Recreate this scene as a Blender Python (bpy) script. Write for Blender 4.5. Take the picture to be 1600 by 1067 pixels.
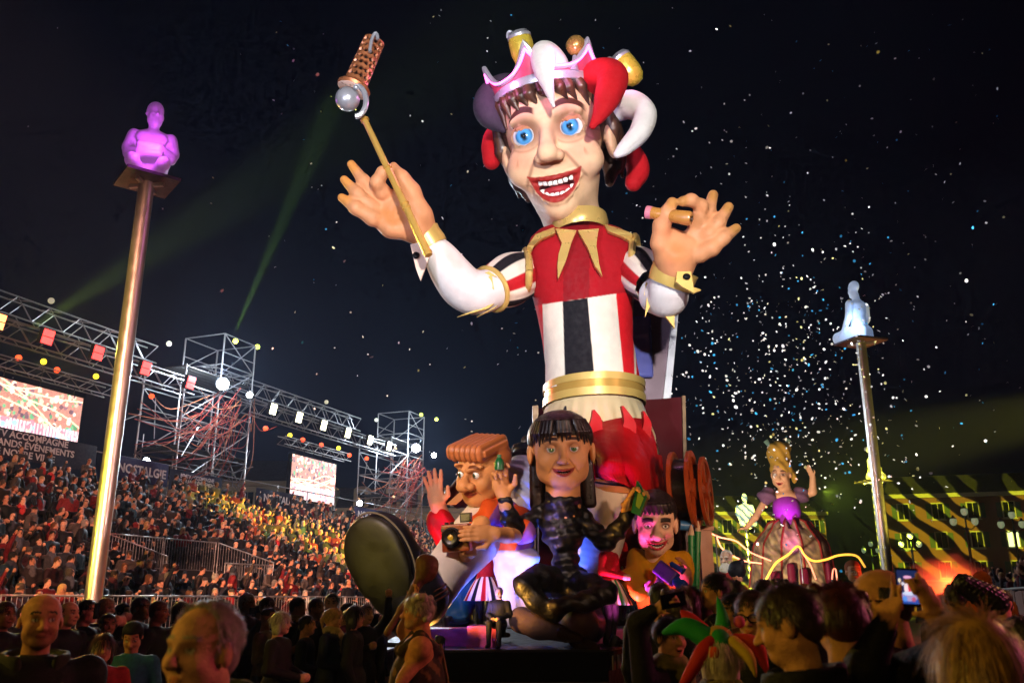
import bpy, math, random
import numpy as np
from mathutils import Vector, Matrix
from mathutils.geometry import tessellate_polygon

R = math.radians
sc = bpy.context.scene
for _o in list(bpy.data.objects):
    bpy.data.objects.remove(_o, do_unlink=True)
C = sc.collection
rng = np.random.default_rng(7)
random.seed(7)

# ------------------------------------------------------------------ camera
FOC, PITCH, EYE = 1370.0, R(16.35), 1.75
cam_data = bpy.data.cameras.new('camera')
cam = bpy.data.objects.new('camera', cam_data)
C.objects.link(cam)
cam.location = (0, 0, EYE)
cam.rotation_euler = (R(90) + PITCH, 0, 0)
cam_data.sensor_width = 36.0
cam_data.lens = FOC / 1600 * 36.0
cam_data.clip_start, cam_data.clip_end = 0.05, 2000
cam_data.dof.use_dof = True
cam_data.dof.focus_distance = 19.0
cam_data.dof.aperture_fstop = 3.5
sc.camera = cam

# ------------------------------------------------------------------ night sky
world = bpy.data.worlds.new('World')
sc.world = world
world.use_nodes = True
wn = world.node_tree
bg = wn.nodes['Background']
sky = wn.nodes.new('ShaderNodeTexSky')
sky.sky_type = 'NISHITA'
sky.sun_disc = False
sky.sun_elevation = R(-4.0)
sky.sun_rotation = R(-60)
sky.air_density, sky.dust_density, sky.ozone_density = 1.0, 0.3, 4.0
wn.links.new(sky.outputs['Color'], bg.inputs['Color'])
bg.inputs['Strength'].default_value = 0.07

sc.view_settings.view_transform = 'Standard'
sc.view_settings.look = 'None'
sc.view_settings.gamma = 1.0
sc.view_settings.exposure = 0.0
sc.view_settings.use_curve_mapping = False
sc.render.engine = 'CYCLES'
cy = sc.cycles
cy.use_denoising = True
cy.max_bounces = 5
cy.diffuse_bounces = 2
cy.glossy_bounces = 3
cy.transmission_bounces = 4
cy.volume_bounces = 0
cy.sample_clamp_indirect = 3.0
cy.sample_clamp_direct = 0.0
cy.caustics_reflective = False
cy.caustics_refractive = False
cy.use_light_tree = True
cy.use_adaptive_sampling = True
cy.adaptive_threshold = 0.03
cy.adaptive_min_samples = 12

# ------------------------------------------------------------------ projection helper: photograph point + distance -> place in the world
CT, ST = math.cos(PITCH), math.sin(PITCH)

def W(px, py, Y):
    u, v = (px - 800) / FOC, (533.5 - py) / FOC
    dy, dz = CT - v * ST, ST + v * CT
    return np.array((u / dy * Y, Y, EYE + dz / dy * Y))

def S(py, Y):
    v = (533.5 - py) / FOC
    return Y / (CT - v * ST) / FOC

def hx(h, g=1.0):
    h = h.lstrip('#')
    c = [int(h[i:i + 2], 16) / 255 for i in (0, 2, 4)]
    return np.array([((x / 12.92) if x <= 0.04045 else ((x + 0.055) / 1.055) ** 2.4) * g for x in c])

# ------------------------------------------------------------------ materials
MATS = {}

def _nodes(name):
    m = bpy.data.materials.new(name)
    m.use_nodes = True
    nt = m.node_tree
    return m, nt, nt.nodes['Principled BSDF']

def mat(name, col=None, rough=0.5, metal=0.0, vary=0.15, scale=3.0, bump=0.0, bscale=30.0, coat=0.0, sheen=0.0, rvary=0.15, emis=None, estr=0.0, trans=0.0, sss=0.0, spec=None):
    """procedural material; col None = the object's own painted colours (attribute Col)"""
    if name in MATS:
        return MATS[name]
    m, nt, b = _nodes(name)
    N, L = nt.nodes.new, nt.links.new
    tc = N('ShaderNodeTexCoord')
    noi = N('ShaderNodeTexNoise'); noi.inputs['Scale'].default_value = scale; noi.inputs['Detail'].default_value = 6
    L(tc.outputs['Object'], noi.inputs['Vector'])
    if col is None:
        a = N('ShaderNodeAttribute'); a.attribute_name = 'Col'; src = a.outputs['Color']
    else:
        a = N('ShaderNodeRGB'); a.outputs[0].default_value = (*[float(x) for x in col], 1); src = a.outputs[0]
    mr = N('ShaderNodeMapRange'); mr.inputs['From Min'].default_value = 0.3; mr.inputs['From Max'].default_value = 0.7
    mr.inputs['To Min'].default_value = 1 - vary; mr.inputs['To Max'].default_value = 1 + vary
    L(noi.outputs['Fac'], mr.inputs['Value'])
    vm = N('ShaderNodeVectorMath'); vm.operation = 'SCALE'
    L(src, vm.inputs[0]); L(mr.outputs[0], vm.inputs['Scale'])
    L(vm.outputs[0], b.inputs['Base Color'])
    mr2 = N('ShaderNodeMapRange'); mr2.inputs['From Min'].default_value = 0.3; mr2.inputs['From Max'].default_value = 0.7
    mr2.inputs['To Min'].default_value = max(0.02, rough - rvary); mr2.inputs['To Max'].default_value = min(1, rough + rvary)
    n2 = N('ShaderNodeTexNoise'); n2.inputs['Scale'].default_value = scale * 2.7; n2.inputs['Detail'].default_value = 4
    L(tc.outputs['Object'], n2.inputs['Vector']); L(n2.outputs['Fac'], mr2.inputs['Value'])
    L(mr2.outputs[0], b.inputs['Roughness'])
    b.inputs['Metallic'].default_value = metal
    b.inputs['Coat Weight'].default_value = coat
    b.inputs['Coat Roughness'].default_value = 0.12
    b.inputs['Sheen Weight'].default_value = sheen
    if spec is not None: b.inputs['Specular IOR Level'].default_value = spec
    if trans: b.inputs['Transmission Weight'].default_value = trans
    if sss:
        b.inputs['Subsurface Weight'].default_value = sss
        b.inputs['Subsurface Radius'].default_value = (1.0, .5, .3); b.inputs['Subsurface Scale'].default_value = .02
    if bump:
        bp = N('ShaderNodeBump'); bp.inputs['Strength'].default_value = bump; bp.inputs['Distance'].default_value = 0.02
        n3 = N('ShaderNodeTexNoise'); n3.inputs['Scale'].default_value = bscale; n3.inputs['Detail'].default_value = 5
        L(tc.outputs['Object'], n3.inputs['Vector']); L(n3.outputs['Fac'], bp.inputs['Height']); L(bp.outputs[0], b.inputs['Normal'])
    if emis is not None:
        if isinstance(emis, str): L(src, b.inputs['Emission Color'])
        else: b.inputs['Emission Color'].default_value = (*[float(x) for x in emis], 1)
        b.inputs['Emission Strength'].default_value = estr
    MATS[name] = m
    return m

M_PAINT = mat('painted papier mache', None, .42, vary=.05, scale=2.0, bump=.05, bscale=6, coat=.15)
M_SKINPAINT = mat('airbrushed figure skin', None, .58, vary=.07, scale=5, bump=.12, bscale=9, spec=.35)
M_CLOTHP = mat('printed cloth', None, .82, vary=.08, scale=3.5, bump=.3, bscale=12, spec=.25)
M_SATIN = mat('satin', None, .55, vary=.1, scale=1.5, bump=.2, bscale=3, spec=.12)
M_LATEX = mat('black latex', None, .42, vary=.2, scale=3, bump=.45, bscale=30, rvary=.1, spec=.4)
M_PERSON = mat('skin and wool', None, .68, vary=.22, scale=28, bump=.3, bscale=150, rvary=.12, spec=.2)
M_HAIR = mat('hair', None, .45, vary=.3, scale=40, rvary=.1)
M_GOLD = mat('gold foil', hx('#e0bd6c'), .3, .35, vary=.05, scale=2.5, bump=.1, bscale=1.2, rvary=.04)
M_GOLDM = mat('polished brass', hx('#e0b45a'), .22, .5, vary=.1, scale=2, rvary=.04)
M_GOLDP = mat('gold paint', hx('#d8b866'), .36, .35, vary=.06, scale=2.0, bump=.06, bscale=4, rvary=.04)
M_SILVER = mat('silver paint', hx('#b9bcc4'), .3, .55, vary=.12, scale=2, rvary=.04)
M_STEEL = mat('brushed steel', hx('#cfcac4'), .36, .92, vary=.1, scale=1.5, rvary=.08)
M_GALV = mat('galvanised tube', hx('#9a9a9c'), .45, .75, vary=.2, scale=5)
M_BLACK = mat('black paint', hx('#08080a'), .6, vary=.3, scale=4, spec=.12)
M_DARKM = mat('dark metal', hx('#26262a'), .45, .4, vary=.25, scale=5)

# ------------------------------------------------------------------ objects
def tag(o, label=None, cat=None, group=None, kind=None):
    if label: o['label'] = label
    if cat: o['category'] = cat
    if group: o['group'] = group
    if kind: o['kind'] = kind
    return o

def root(name, loc, label, cat, group=None):
    o = bpy.data.objects.new(name, None)
    o.empty_display_size = 0.2
    o.location = [float(v) for v in loc]
    C.objects.link(o)
    return tag(o, label, cat, group)

def world_of(o):
    b = o.matrix_basis
    return b.copy() if o.parent is None else world_of(o.parent) @ o.matrix_parent_inverse @ b

def link(name, me, parent=None, **k):
    o = bpy.data.objects.new(name, me)
    C.objects.link(o)
    if parent is not None:
        o.parent = parent
        o.matrix_parent_inverse = world_of(parent).inverted()
    return tag(o, **k)

def mesh_np(name, V, F, mats, col=None, smooth=True, midx=None):
    """V (n,3); F list of (m,k) int arrays, k = 3 or 4 ..."""
    me = bpy.data.meshes.new(name)
    V = np.asarray(V, np.float32)
    if not isinstance(F, (list, tuple)): F = [F]
    F = [np.asarray(f, np.int32) for f in F if len(f)]
    me.vertices.add(len(V)); me.vertices.foreach_set('co', V.ravel())
    loops = np.concatenate([f.ravel() for f in F]); nl = np.concatenate([np.full(len(f), f.shape[1], np.int32) for f in F])
    st = np.concatenate([[0], np.cumsum(nl)[:-1]]).astype(np.int32)
    me.loops.add(len(loops)); me.loops.foreach_set('vertex_index', loops)
    me.polygons.add(len(nl)); me.polygons.foreach_set('loop_start', st); me.polygons.foreach_set('loop_total', nl)
    me.polygons.foreach_set('use_smooth', np.full(len(nl), smooth, bool))
    for m in (mats if isinstance(mats, (list, tuple)) else [mats]): me.materials.append(m)
    if midx is not None: me.polygons.foreach_set('material_index', np.asarray(midx, np.int32))
    if col is not None:
        a = me.color_attributes.new('Col', 'FLOAT_COLOR', 'POINT')
        c4 = np.ones((len(V), 4), np.float32); c4[:, :3] = col
        a.data.foreach_set('color', c4.ravel())
    me.update(calc_edges=True)
    return me

def rotm(rx=0, ry=0, rz=0):
    return np.array((Matrix.Rotation(rz, 3, 'Z') @ Matrix.Rotation(ry, 3, 'Y') @ Matrix.Rotation(rx, 3, 'X')))

class MB:
    """mesh builder with a colour on each vertex"""
    def __init__(s):
        s.V, s.F, s.K, s.n, s.col = [], [], [], 0, np.array((.5, .5, .5))
    def add(s, V, F, col=None):
        V = np.asarray(V, float).reshape(-1, 3)
        c = s.col if col is None else np.asarray(col)
        s.V.append(V); s.K.append(np.broadcast_to(c, V.shape).copy())
        for f in (F if isinstance(F, list) else [F]):
            f = np.asarray(f, int)
            if len(f): s.F.append(f + s.n)
        s.n += len(V)
        return s
    def box(s, c, size, rot=None, col=None):
        x, y, z = [v / 2 for v in size]
        P = np.array([(i * x, j * y, k * z) for i in (-1, 1) for j in (-1, 1) for k in (-1, 1)], float)
        if rot is not None: P = P @ np.asarray(rot).T
        return s.add(P + np.asarray(c), np.array([(0, 1, 3, 2), (4, 6, 7, 5), (0, 4, 5, 1), (2, 3, 7, 6), (0, 2, 6, 4), (1, 5, 7, 3)]), col)
    def tube(s, P, r, n=10, col=None, caps=True, flat=None, up=None):
        P = np.asarray(P, float); m = len(P)
        r = np.broadcast_to(np.asarray(r, float), (m,))
        T = np.gradient(P, axis=0); T /= np.linalg.norm(T, axis=1)[:, None] + 1e-12
        a = np.array(up if up is not None else (0, 0, 1.0))
        if abs(np.dot(a, T[0])) > .95: a = np.array((0, 1.0, 0))
        rings = []
        for i in range(m):
            a = a - T[i] * np.dot(a, T[i]); a /= np.linalg.norm(a) + 1e-12
            b = np.cross(T[i], a)
            th = np.arange(n) / n * 2 * math.pi
            rings.append(P[i] + r[i] * (np.cos(th)[:, None] * a * (flat or 1.0) + np.sin(th)[:, None] * b))
        V = np.concatenate(rings)
        i, j = np.meshgrid(np.arange(m - 1), np.arange(n), indexing='ij'); j2 = (j + 1) % n
        F = [np.stack([i * n + j, i * n + j2, (i + 1) * n + j2, (i + 1) * n + j], -1).reshape(-1, 4)]
        if caps:
            F += [np.arange(n)[::-1][None], ((m - 1) * n + np.arange(n))[None]]
        return s.add(V, F, col)
    def lathe(s, prof, M=None, n=20, col=None):
        prof = np.asarray(prof, float); m = len(prof)
        th = np.arange(n) / n * 2 * math.pi
        V = np.stack([prof[:, 0, None] * np.cos(th), prof[:, 0, None] * np.sin(th), np.broadcast_to(prof[:, 1, None], (m, n))], -1).reshape(-1, 3)
        if M is not None: V = V @ np.asarray(M)[:3, :3].T + np.asarray(M)[:3, 3]
        i, j = np.meshgrid(np.arange(m - 1), np.arange(n), indexing='ij'); j2 = (j + 1) % n
        F = [np.stack([i * n + j, i * n + j2, (i + 1) * n + j2, (i + 1) * n + j], -1).reshape(-1, 4), np.arange(n)[::-1][None], ((m - 1) * n + np.arange(n))[None]]
        return s.add(V, F, col)
    def ell(s, c, r, rot=None, n=16, col=None):
        r = np.broadcast_to(np.asarray(r, float), (3,))
        m = n // 2 + 1
        ph = np.linspace(0, math.pi, m)[:, None]; th = (np.arange(n) / n * 2 * math.pi)[None]
        V = np.stack([np.sin(ph) * np.cos(th), np.sin(ph) * np.sin(th), np.cos(ph) + 0 * th], -1).reshape(-1, 3) * r
        if rot is not None: V = V @ np.asarray(rot).T
        i, j = np.meshgrid(np.arange(m - 1), np.arange(n), indexing='ij'); j2 = (j + 1) % n
        F = np.stack([i * n + j, (i + 1) * n + j, (i + 1) * n + j2, i * n + j2], -1).reshape(-1, 4)
        return s.add(V + np.asarray(c), F, col)
    def grid(s, P, col=None, closed=False):
        """P (a,b,3) sheet of points"""
        P = np.asarray(P, float); a, b = P.shape[:2]
        i, j = np.meshgrid(np.arange(a - 1), np.arange(b if closed else b - 1), indexing='ij'); j2 = (j + 1) % b
        F = np.stack([i * b + j, i * b + j2, (i + 1) * b + j2, (i + 1) * b + j], -1).reshape(-1, 4)
        return s.add(P.reshape(-1, 3), F, None if col is None else (np.asarray(col).reshape(-1, 3) if np.ndim(col) > 1 else col))
    def plate(s, A, off, col=None):
        """polygon A (n,3) thickened by the vector off"""
        A = np.asarray(A, float); n = len(A)
        tri = np.array(tessellate_polygon([[Vector(p) for p in A]]))
        if len(tri) == 0: return s
        side = np.array([(i, (i + 1) % n, n + (i + 1) % n, n + i) for i in range(n)])
        return s.add(np.concatenate([A, A + np.asarray(off)]), [tri, tri[:, ::-1] + n, side], col)
    def mesh(s, name, m, smooth=True):
        byk = {}
        for f in s.F: byk.setdefault(f.shape[1], []).append(f)
        return mesh_np(name, np.concatenate(s.V), [np.concatenate(v) for v in byk.values()], m, np.concatenate(s.K), smooth)
    def obj(s, name, m, parent=None, smooth=True, **k):
        me = s.mesh(name, m, smooth)
        o = link(name, me, parent, **k)
        if smooth:
            me.set_sharp_from_angle(angle=R(38))
        return o

# shared rod mesh: scaffolding, rails, posts
def _unit_rod(n, m):
    b = MB(); b.tube([(0, 0, 0), (0, 0, 1)], 1.0, n)
    return b.mesh('rod', m)
ROD = {}
def rod(name, p, q, r, m, parent=None, n=8, **k):
    key = (m.name, n)
    if key not in ROD: ROD[key] = _unit_rod(n, m); ROD[key].set_sharp_from_angle(angle=R(50))
    p, q = Vector([float(v) for v in p]), Vector([float(v) for v in q])
    d = q - p
    o = link(name, ROD[key], parent, **k)
    o.matrix_basis = Matrix.Translation(p) @ d.to_track_quat('Z', 'Y').to_matrix().to_4x4() @ Matrix.Diagonal((r, r, d.length, 1))
    return o
BOXM = {}
def boxo(name, c, size, m, parent=None, rz=0.0, rot=None, **k):
    if m.name not in BOXM:
        b = MB(); b.box((0, 0, 0), (1, 1, 1)); BOXM[m.name] = b.mesh('block', m, False)
    o = link(name, BOXM[m.name], parent, **k)
    rm = rot if rot is not None else Matrix.Rotation(rz, 4, 'Z')
    o.matrix_basis = Matrix.Translation([float(v) for v in c]) @ rm @ Matrix.Diagonal((*[float(v) for v in size], 1))
    return o

# ------------------------------------------------------------------ smooth solids: blended primitives, meshed with surface nets
def surfnet(Fd, org, h):
    nx, ny, nz = Fd.shape
    ins = Fd < 0
    cnt = np.zeros((nx - 1, ny - 1, nz - 1), np.int8)
    for dx in (0, 1):
        for dy in (0, 1):
            for dz in (0, 1):
                cnt += ins[dx:nx - 1 + dx, dy:ny - 1 + dy, dz:nz - 1 + dz]
    act = (cnt > 0) & (cnt < 8)
    I = np.argwhere(act)
    idx = np.full(act.shape, -1, np.int64); idx[act] = np.arange(len(I))
    acc = np.zeros((len(I), 3)); num = np.zeros(len(I))
    cs = [(a, b, c) for a in (0, 1) for b in (0, 1) for c in (0, 1)]
    val = {c: Fd[I[:, 0] + c[0], I[:, 1] + c[1], I[:, 2] + c[2]] for c in cs}
    for c in cs:
        for ax in range(3):
            if c[ax] == 0:
                e = list(c); e[ax] = 1; e = tuple(e)
                a, b = val[c], val[e]
                m = (a < 0) != (b < 0)
                t = np.where(m, a / np.where(m, a - b, 1), 0)
                p = np.tile(np.array(c, float), (len(I), 1)); p[:, ax] += t
                acc += p * m[:, None]; num += m
    V = (I + acc / num[:, None]) * h + org
    quads = []
    for ax in range(3):
        o1, o2 = (ax + 1) % 3, (ax + 2) % 3
        sl0 = [slice(None)] * 3; sl1 = [slice(None)] * 3
        sl0[ax] = slice(0, -1); sl1[ax] = slice(1, None)
        A, B = ins[tuple(sl0)], ins[tuple(sl1)]
        E = np.argwhere(A != B)
        if not len(E): continue
        ok = (E[:, o1] > 0) & (E[:, o2] > 0) & (E[:, o1] < Fd.shape[o1] - 1) & (E[:, o2] < Fd.shape[o2] - 1)
        E = E[ok]
        flip = A[tuple(E.T)]
        q = []
        for da, db in ((0, 0), (-1, 0), (-1, -1), (0, -1)):
            G = E.copy(); G[:, o1] += da; G[:, o2] += db
            q.append(idx[tuple(G.T)])
        q = np.stack(q, -1)
        q[~flip] = q[~flip][:, ::-1]
        quads.append(q)
    return V, np.concatenate(quads)

def crom(P, n):
    P = np.asarray(P, float); Q = np.concatenate([[2 * P[0] - P[1]], P, [2 * P[-1] - P[-2]]]); out = []
    for i in range(1, len(Q) - 2):
        for t in np.linspace(0, 1, n, endpoint=False):
            a, b, c, d = Q[i - 1:i + 3]
            out.append(.5 * (2 * b + (c - a) * t + (2 * a - 5 * b + 4 * c - d) * t * t + (3 * b - a - 3 * c + d) * t ** 3))
    return np.array(out + [P[-1]])

class Sdf:
    def __init__(s, k=0.0): s.p, s.k = [], k
    def cap(s, a, b, ra, rb=None, col=None, k=None, cut=False):
        s.p.append(('c', np.asarray(a, float), np.asarray(b, float), float(ra), float(ra if rb is None else rb), col, s.k if k is None else k, cut)); return s
    def chain(s, pts, rs, col=None, k=None, dense=0):
        if dense:
            q = crom(np.column_stack([np.array(pts), np.array(rs)]), dense); pts, rs, k = q[:, :3], q[:, 3], 0
        for i in range(len(pts) - 1): s.cap(pts[i], pts[i + 1], rs[i], rs[i + 1], col, k)
        return s
    def ell(s, c, r, col=None, k=None, rot=None, cut=False):
        r = np.broadcast_to(np.asarray(r, float), (3,)).copy()
        s.p.append(('e', np.asarray(c, float), r, np.eye(3) if rot is None else np.asarray(rot, float), None, col, s.k if k is None else k, cut)); return s
    def box(s, c, half, rnd=0.0, col=None, k=None, rot=None, cut=False):
        s.p.append(('b', np.asarray(c, float), np.asarray(half, float), np.eye(3) if rot is None else np.asarray(rot, float), rnd, col, s.k if k is None else k, cut)); return s
    @staticmethod
    def bound(q):
        if q[0] == 'c':
            return np.minimum(q[1] - q[3], q[2] - q[4]), np.maximum(q[1] + q[3], q[2] + q[4])
        e = np.abs(q[3]) @ q[2] if q[0] == 'b' else np.sqrt((q[3] ** 2) @ (q[2] ** 2))
        return q[1] - e, q[1] + e
    @staticmethod
    def dist(q, P):
        if q[0] == 'c':
            ab = q[2] - q[1]; L = ab @ ab + 1e-12
            t = np.clip(((P - q[1]) @ ab) / L, 0, 1)
            return np.linalg.norm(P - q[1] - t[..., None] * ab, axis=-1) - (q[3] + (q[4] - q[3]) * t)
        X = (P - q[1]) @ q[3]
        if q[0] == 'e':
            k0 = np.linalg.norm(X / q[2], axis=-1); k1 = np.linalg.norm(X / q[2] ** 2, axis=-1) + 1e-9
            return k0 * (k0 - 1) / k1
        D = np.abs(X) - (q[2] - q[4])
        return np.linalg.norm(np.maximum(D, 0), axis=-1) + np.minimum(D.max(-1), 0) - q[4]
    @staticmethod
    def gdist(q, gx, gy, gz):
        f = np.float32
        x, y, z = (gx - q[1][0]).astype(f)[:, None, None], (gy - q[1][1]).astype(f)[None, :, None], (gz - q[1][2]).astype(f)[None, None, :]
        if q[0] == 'c':
            ab = (q[2] - q[1]).astype(f); L = float(ab @ ab) + 1e-12
            t = np.clip((x * ab[0] + y * ab[1] + z * ab[2]) / f(L), 0, 1)
            return np.sqrt((x - t * ab[0]) ** 2 + (y - t * ab[1]) ** 2 + (z - t * ab[2]) ** 2) - (f(q[3]) + f(q[4] - q[3]) * t)
        m = q[3].astype(f); X = [x * m[0, i] + y * m[1, i] + z * m[2, i] for i in range(3)]; r = q[2].astype(f)
        if q[0] == 'e':
            a = [(X[i] / r[i]) ** 2 for i in range(3)]
            k0 = np.sqrt(a[0] + a[1] + a[2]); k1 = np.sqrt(a[0] / r[0] ** 2 + a[1] / r[1] ** 2 + a[2] / r[2] ** 2) + f(1e-9)
            return k0 * (k0 - 1) / k1
        D = [np.abs(X[i]) - (r[i] - f(q[4])) for i in range(3)]
        return np.sqrt(sum(np.maximum(v, 0) ** 2 for v in D)) + np.minimum(np.maximum(np.maximum(D[0], D[1]), D[2]), 0) - f(q[4])
    def build(s, h, kc=None, disp=None):
        """-> V, quads, colours"""
        B = [s.bound(q) for q in s.p if not q[7]]
        km = max(q[6] for q in s.p)
        lo = np.min([b[0] for b in B], 0) - 3 * h - km * .3; hi = np.max([b[1] for b in B], 0) + 3 * h + km * .3
        n = np.ceil((hi - lo) / h).astype(int) + 1
        G = [lo[i] + h * np.arange(n[i]) for i in range(3)]
        Fd = np.full(n, 1e3, np.float32)
        for q in s.p:
            b0, b1 = s.bound(q); mg = q[6] + 2.5 * h
            i0 = np.clip(np.floor((b0 - mg - lo) / h).astype(int), 0, n - 1); i1 = np.clip(np.ceil((b1 + mg - lo) / h).astype(int) + 1, 1, n)
            if np.any(i1 <= i0): continue
            sl = tuple(slice(a, b) for a, b in zip(i0, i1))
            d = s.gdist(q, *[G[i][sl[i]] for i in range(3)]); cur = Fd[sl]; k = q[6]
            if q[7]:
                d = -d
                if k > 0:
                    hh = np.clip(.5 - .5 * (cur - d) / k, 0, 1); Fd[sl] = cur * (1 - hh) + d * hh + k * hh * (1 - hh)
                else: Fd[sl] = np.maximum(cur, d)
            elif k > 0:
                c2 = np.minimum(cur, 10.0)
                hh = np.clip(.5 + .5 * (c2 - d) / k, 0, 1); Fd[sl] = c2 * (1 - hh) + d * hh - k * hh * (1 - hh)
            else: Fd[sl] = np.minimum(cur, d)
        if disp is not None:
            P = np.stack(np.meshgrid(*G, indexing='ij'), -1)
            Fd = Fd + disp(P).astype(np.float32)
        V, Q = surfnet(Fd, lo, h)
        col = None
        us = [q for q in s.p if not q[7] and q[5] is not None]
        if us:
            K = np.stack([np.asarray(q[5]) for q in us])
            if np.ptp(K, axis=0).max() < 1e-6: return V, Q, np.repeat(K[:1], len(V), 0)
            V4 = V.astype(np.float32); D = np.stack([s.dist(q, V4) for q in us], -1)
            if kc:
                w = np.exp(-(D - D.min(-1, keepdims=True)) / kc); w /= w.sum(-1, keepdims=True); col = w @ K
            else: col = K[D.argmin(-1)]
        return V, Q, col
    def obj(s, name, h, m, parent=None, kc=None, paint=None, disp=None, **k):
        V, Q, col = s.build(h, kc, disp)
        if paint is not None: col = paint(V, col)
        return link(name, mesh_np(name, V, Q, m, col), parent, **k)

def smooth(x, a, b):
    t = np.clip((x - a) / (b - a), 0, 1); return t * t * (3 - 2 * t)
def mixc(c, c2, w):
    w = np.clip(w, 0, 1)[:, None]; return c * (1 - w) + np.asarray(c2) * w

# ------------------------------------------------------------------ heads.  local frame: eyes at z 0, chin -.5, crown +.5, face to -Y, x to the viewer's right
def cam_frame(px, py, Y, size_px, yaw=0, pitch=0, roll=0):
    """place and turn of a head: yaw > 0 turns to the right of the picture, pitch > 0 looks up, roll > 0 tips counter-clockwise"""
    o = W(px, py, Y)
    f = np.array((0, 0, EYE)) - o; f /= np.linalg.norm(f)          # towards the viewer
    r = np.cross((0, 0, 1), f); r /= np.linalg.norm(r)
    up = np.cross(f, r)
    Bm = np.stack([r, -f, up], 1)
    A = Bm @ rotm(0, -roll, 0) @ rotm(0, 0, yaw) @ rotm(-pitch, 0, 0)
    M = np.eye(4); M[:3, :3] = A * (size_px * S(py, Y)); M[:3, 3] = o
    return M

def head_prims(sd, M, skin, p=None, detail=2):
    p = p or {}
    s = np.linalg.norm(M[:3, 0]); Rm = M[:3, :3] / s; o = M[:3, 3]
    T = lambda *q: M[:3, :3] @ np.array(q, float) + o
    E = lambda c, r, k=.06, cut=False, col=skin: sd.ell(T(*c), np.array(r) * s, col, k * s, Rm, cut)
    K = lambda a, b, ra, rb, k=.04, col=skin: sd.cap(T(*a), T(*b), ra * s, rb * s, col, k * s)
    jw, fl, ch = p.get('jaw', .16), p.get('wide', 1.0), p.get('chin', 0)
    E((0, .07, .13), (.325 * fl, .41, .35), 0)
    fw = p.get('face_w', fl)
    E((0, -.07, -.10), (.265 * fw, .27, .36), .1)
    E((0, -.17, -.37 - ch), (jw, .16, .125), .12)
    if detail == 0:
        K((0, -.33, .0), (0, -.40, -.13), .03, .06)
        return
    for x in (-1, 1):
        E((.16 * x * fl, -.235, -.13), (.105, .09, .1), .1)
        E((.2 * x * p.get('gonial', fl), -.02, -.27), (.07, .13, .1), .14)
        K((.055 * x, -.33, .105), (.2 * x, -.275, .115), .03, .025, .05)
        er = p.get('ear', 1.0)
        if er:
            E((.335 * fl * x, .06, -.04), (.035 * er, .075 * er, .115 * er), .03)
    n = p.get('nose', 1.0)
    K((0, -.315, .06), (0, -.385 - .035 * n, -.11), .034, .045 * n, .05)
    E((0, -.40 - .03 * n, -.13), (.055 * n, .055 * n, .05 * n), .03)
    for x in (-1, 1): E((.052 * x * n, -.375 - .01 * n, -.145), (.032 * n, .045 * n, .032 * n), .02)
    es = p.get('eye', .068)
    for x in (-1, 1):
        E((.14 * x, -.375, .015), (es * 1.15, .06, es * .85), .04, True)
    mz, mw = p.get('mouth_z', -.285), p.get('mouth_w', .12)
    op = p.get('open', 0.0); sm = p.get('smile', .02)
    zc = lambda t: mz + sm * t * t
    if op:
        # open grin: cut the cavity, then lips round it
        E((0, -.36, mz - op * .5), (mw * .96, .12, op * .55), .015, True)
        ts = np.linspace(-1, 1, 9)
        yl = lambda t: -.335 - .02 + .10 * t * t
        up = [(mw * t, yl(t), mz + sm * t * t - .0) for t in ts]
        lw = [(mw * t, yl(t) + .0, mz + sm - (op + sm) * (1 - t * t) ** .7) for t in ts]
        for L, r in ((up, .013), (lw, .016)):
            for i in range(8):
                f0, f1 = 1 - abs(ts[i]) ** 3 * .5, 1 - abs(ts[i + 1]) ** 3 * .5
                K(L[i], L[i + 1], r * f0, r * f1, .018)
    else:
        for dz, r in ((.018, .02), (-.02, .026)):
            for a, b in ((-1, -.5), (-.5, 0), (0, .5), (.5, 1)):
                yy = lambda t: -.318 + .06 * t * t
                K((mw * a, yy(a), zc(a) + dz * (1 - a * a)), (mw * b, yy(b), zc(b) + dz * (1 - b * b)), r * (1 - .4 * abs(a)), r * (1 - .4 * abs(b)), .03)
    if detail >= 2:
        for x in (-1, 1):   # eyelids and smile folds
            u = [(.14 * x + es * 1.05 * math.cos(a), -.315 + .03 * abs(math.cos(a)), .015 + es * .8 * math.sin(a)) for a in np.linspace(.1, math.pi - .1, 6)]
            for a, b in zip(u[:-1], u[1:]): K(a, b, .016, .016, .015)
            d = [(.14 * x + es * 1.05 * math.cos(a), -.312 + .03 * abs(math.cos(a)), .015 - es * .72 * math.sin(a)) for a in np.linspace(.1, math.pi - .1, 6)]
            for a, b in zip(d[:-1], d[1:]): K(a, b, .014, .014, .02)

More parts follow.
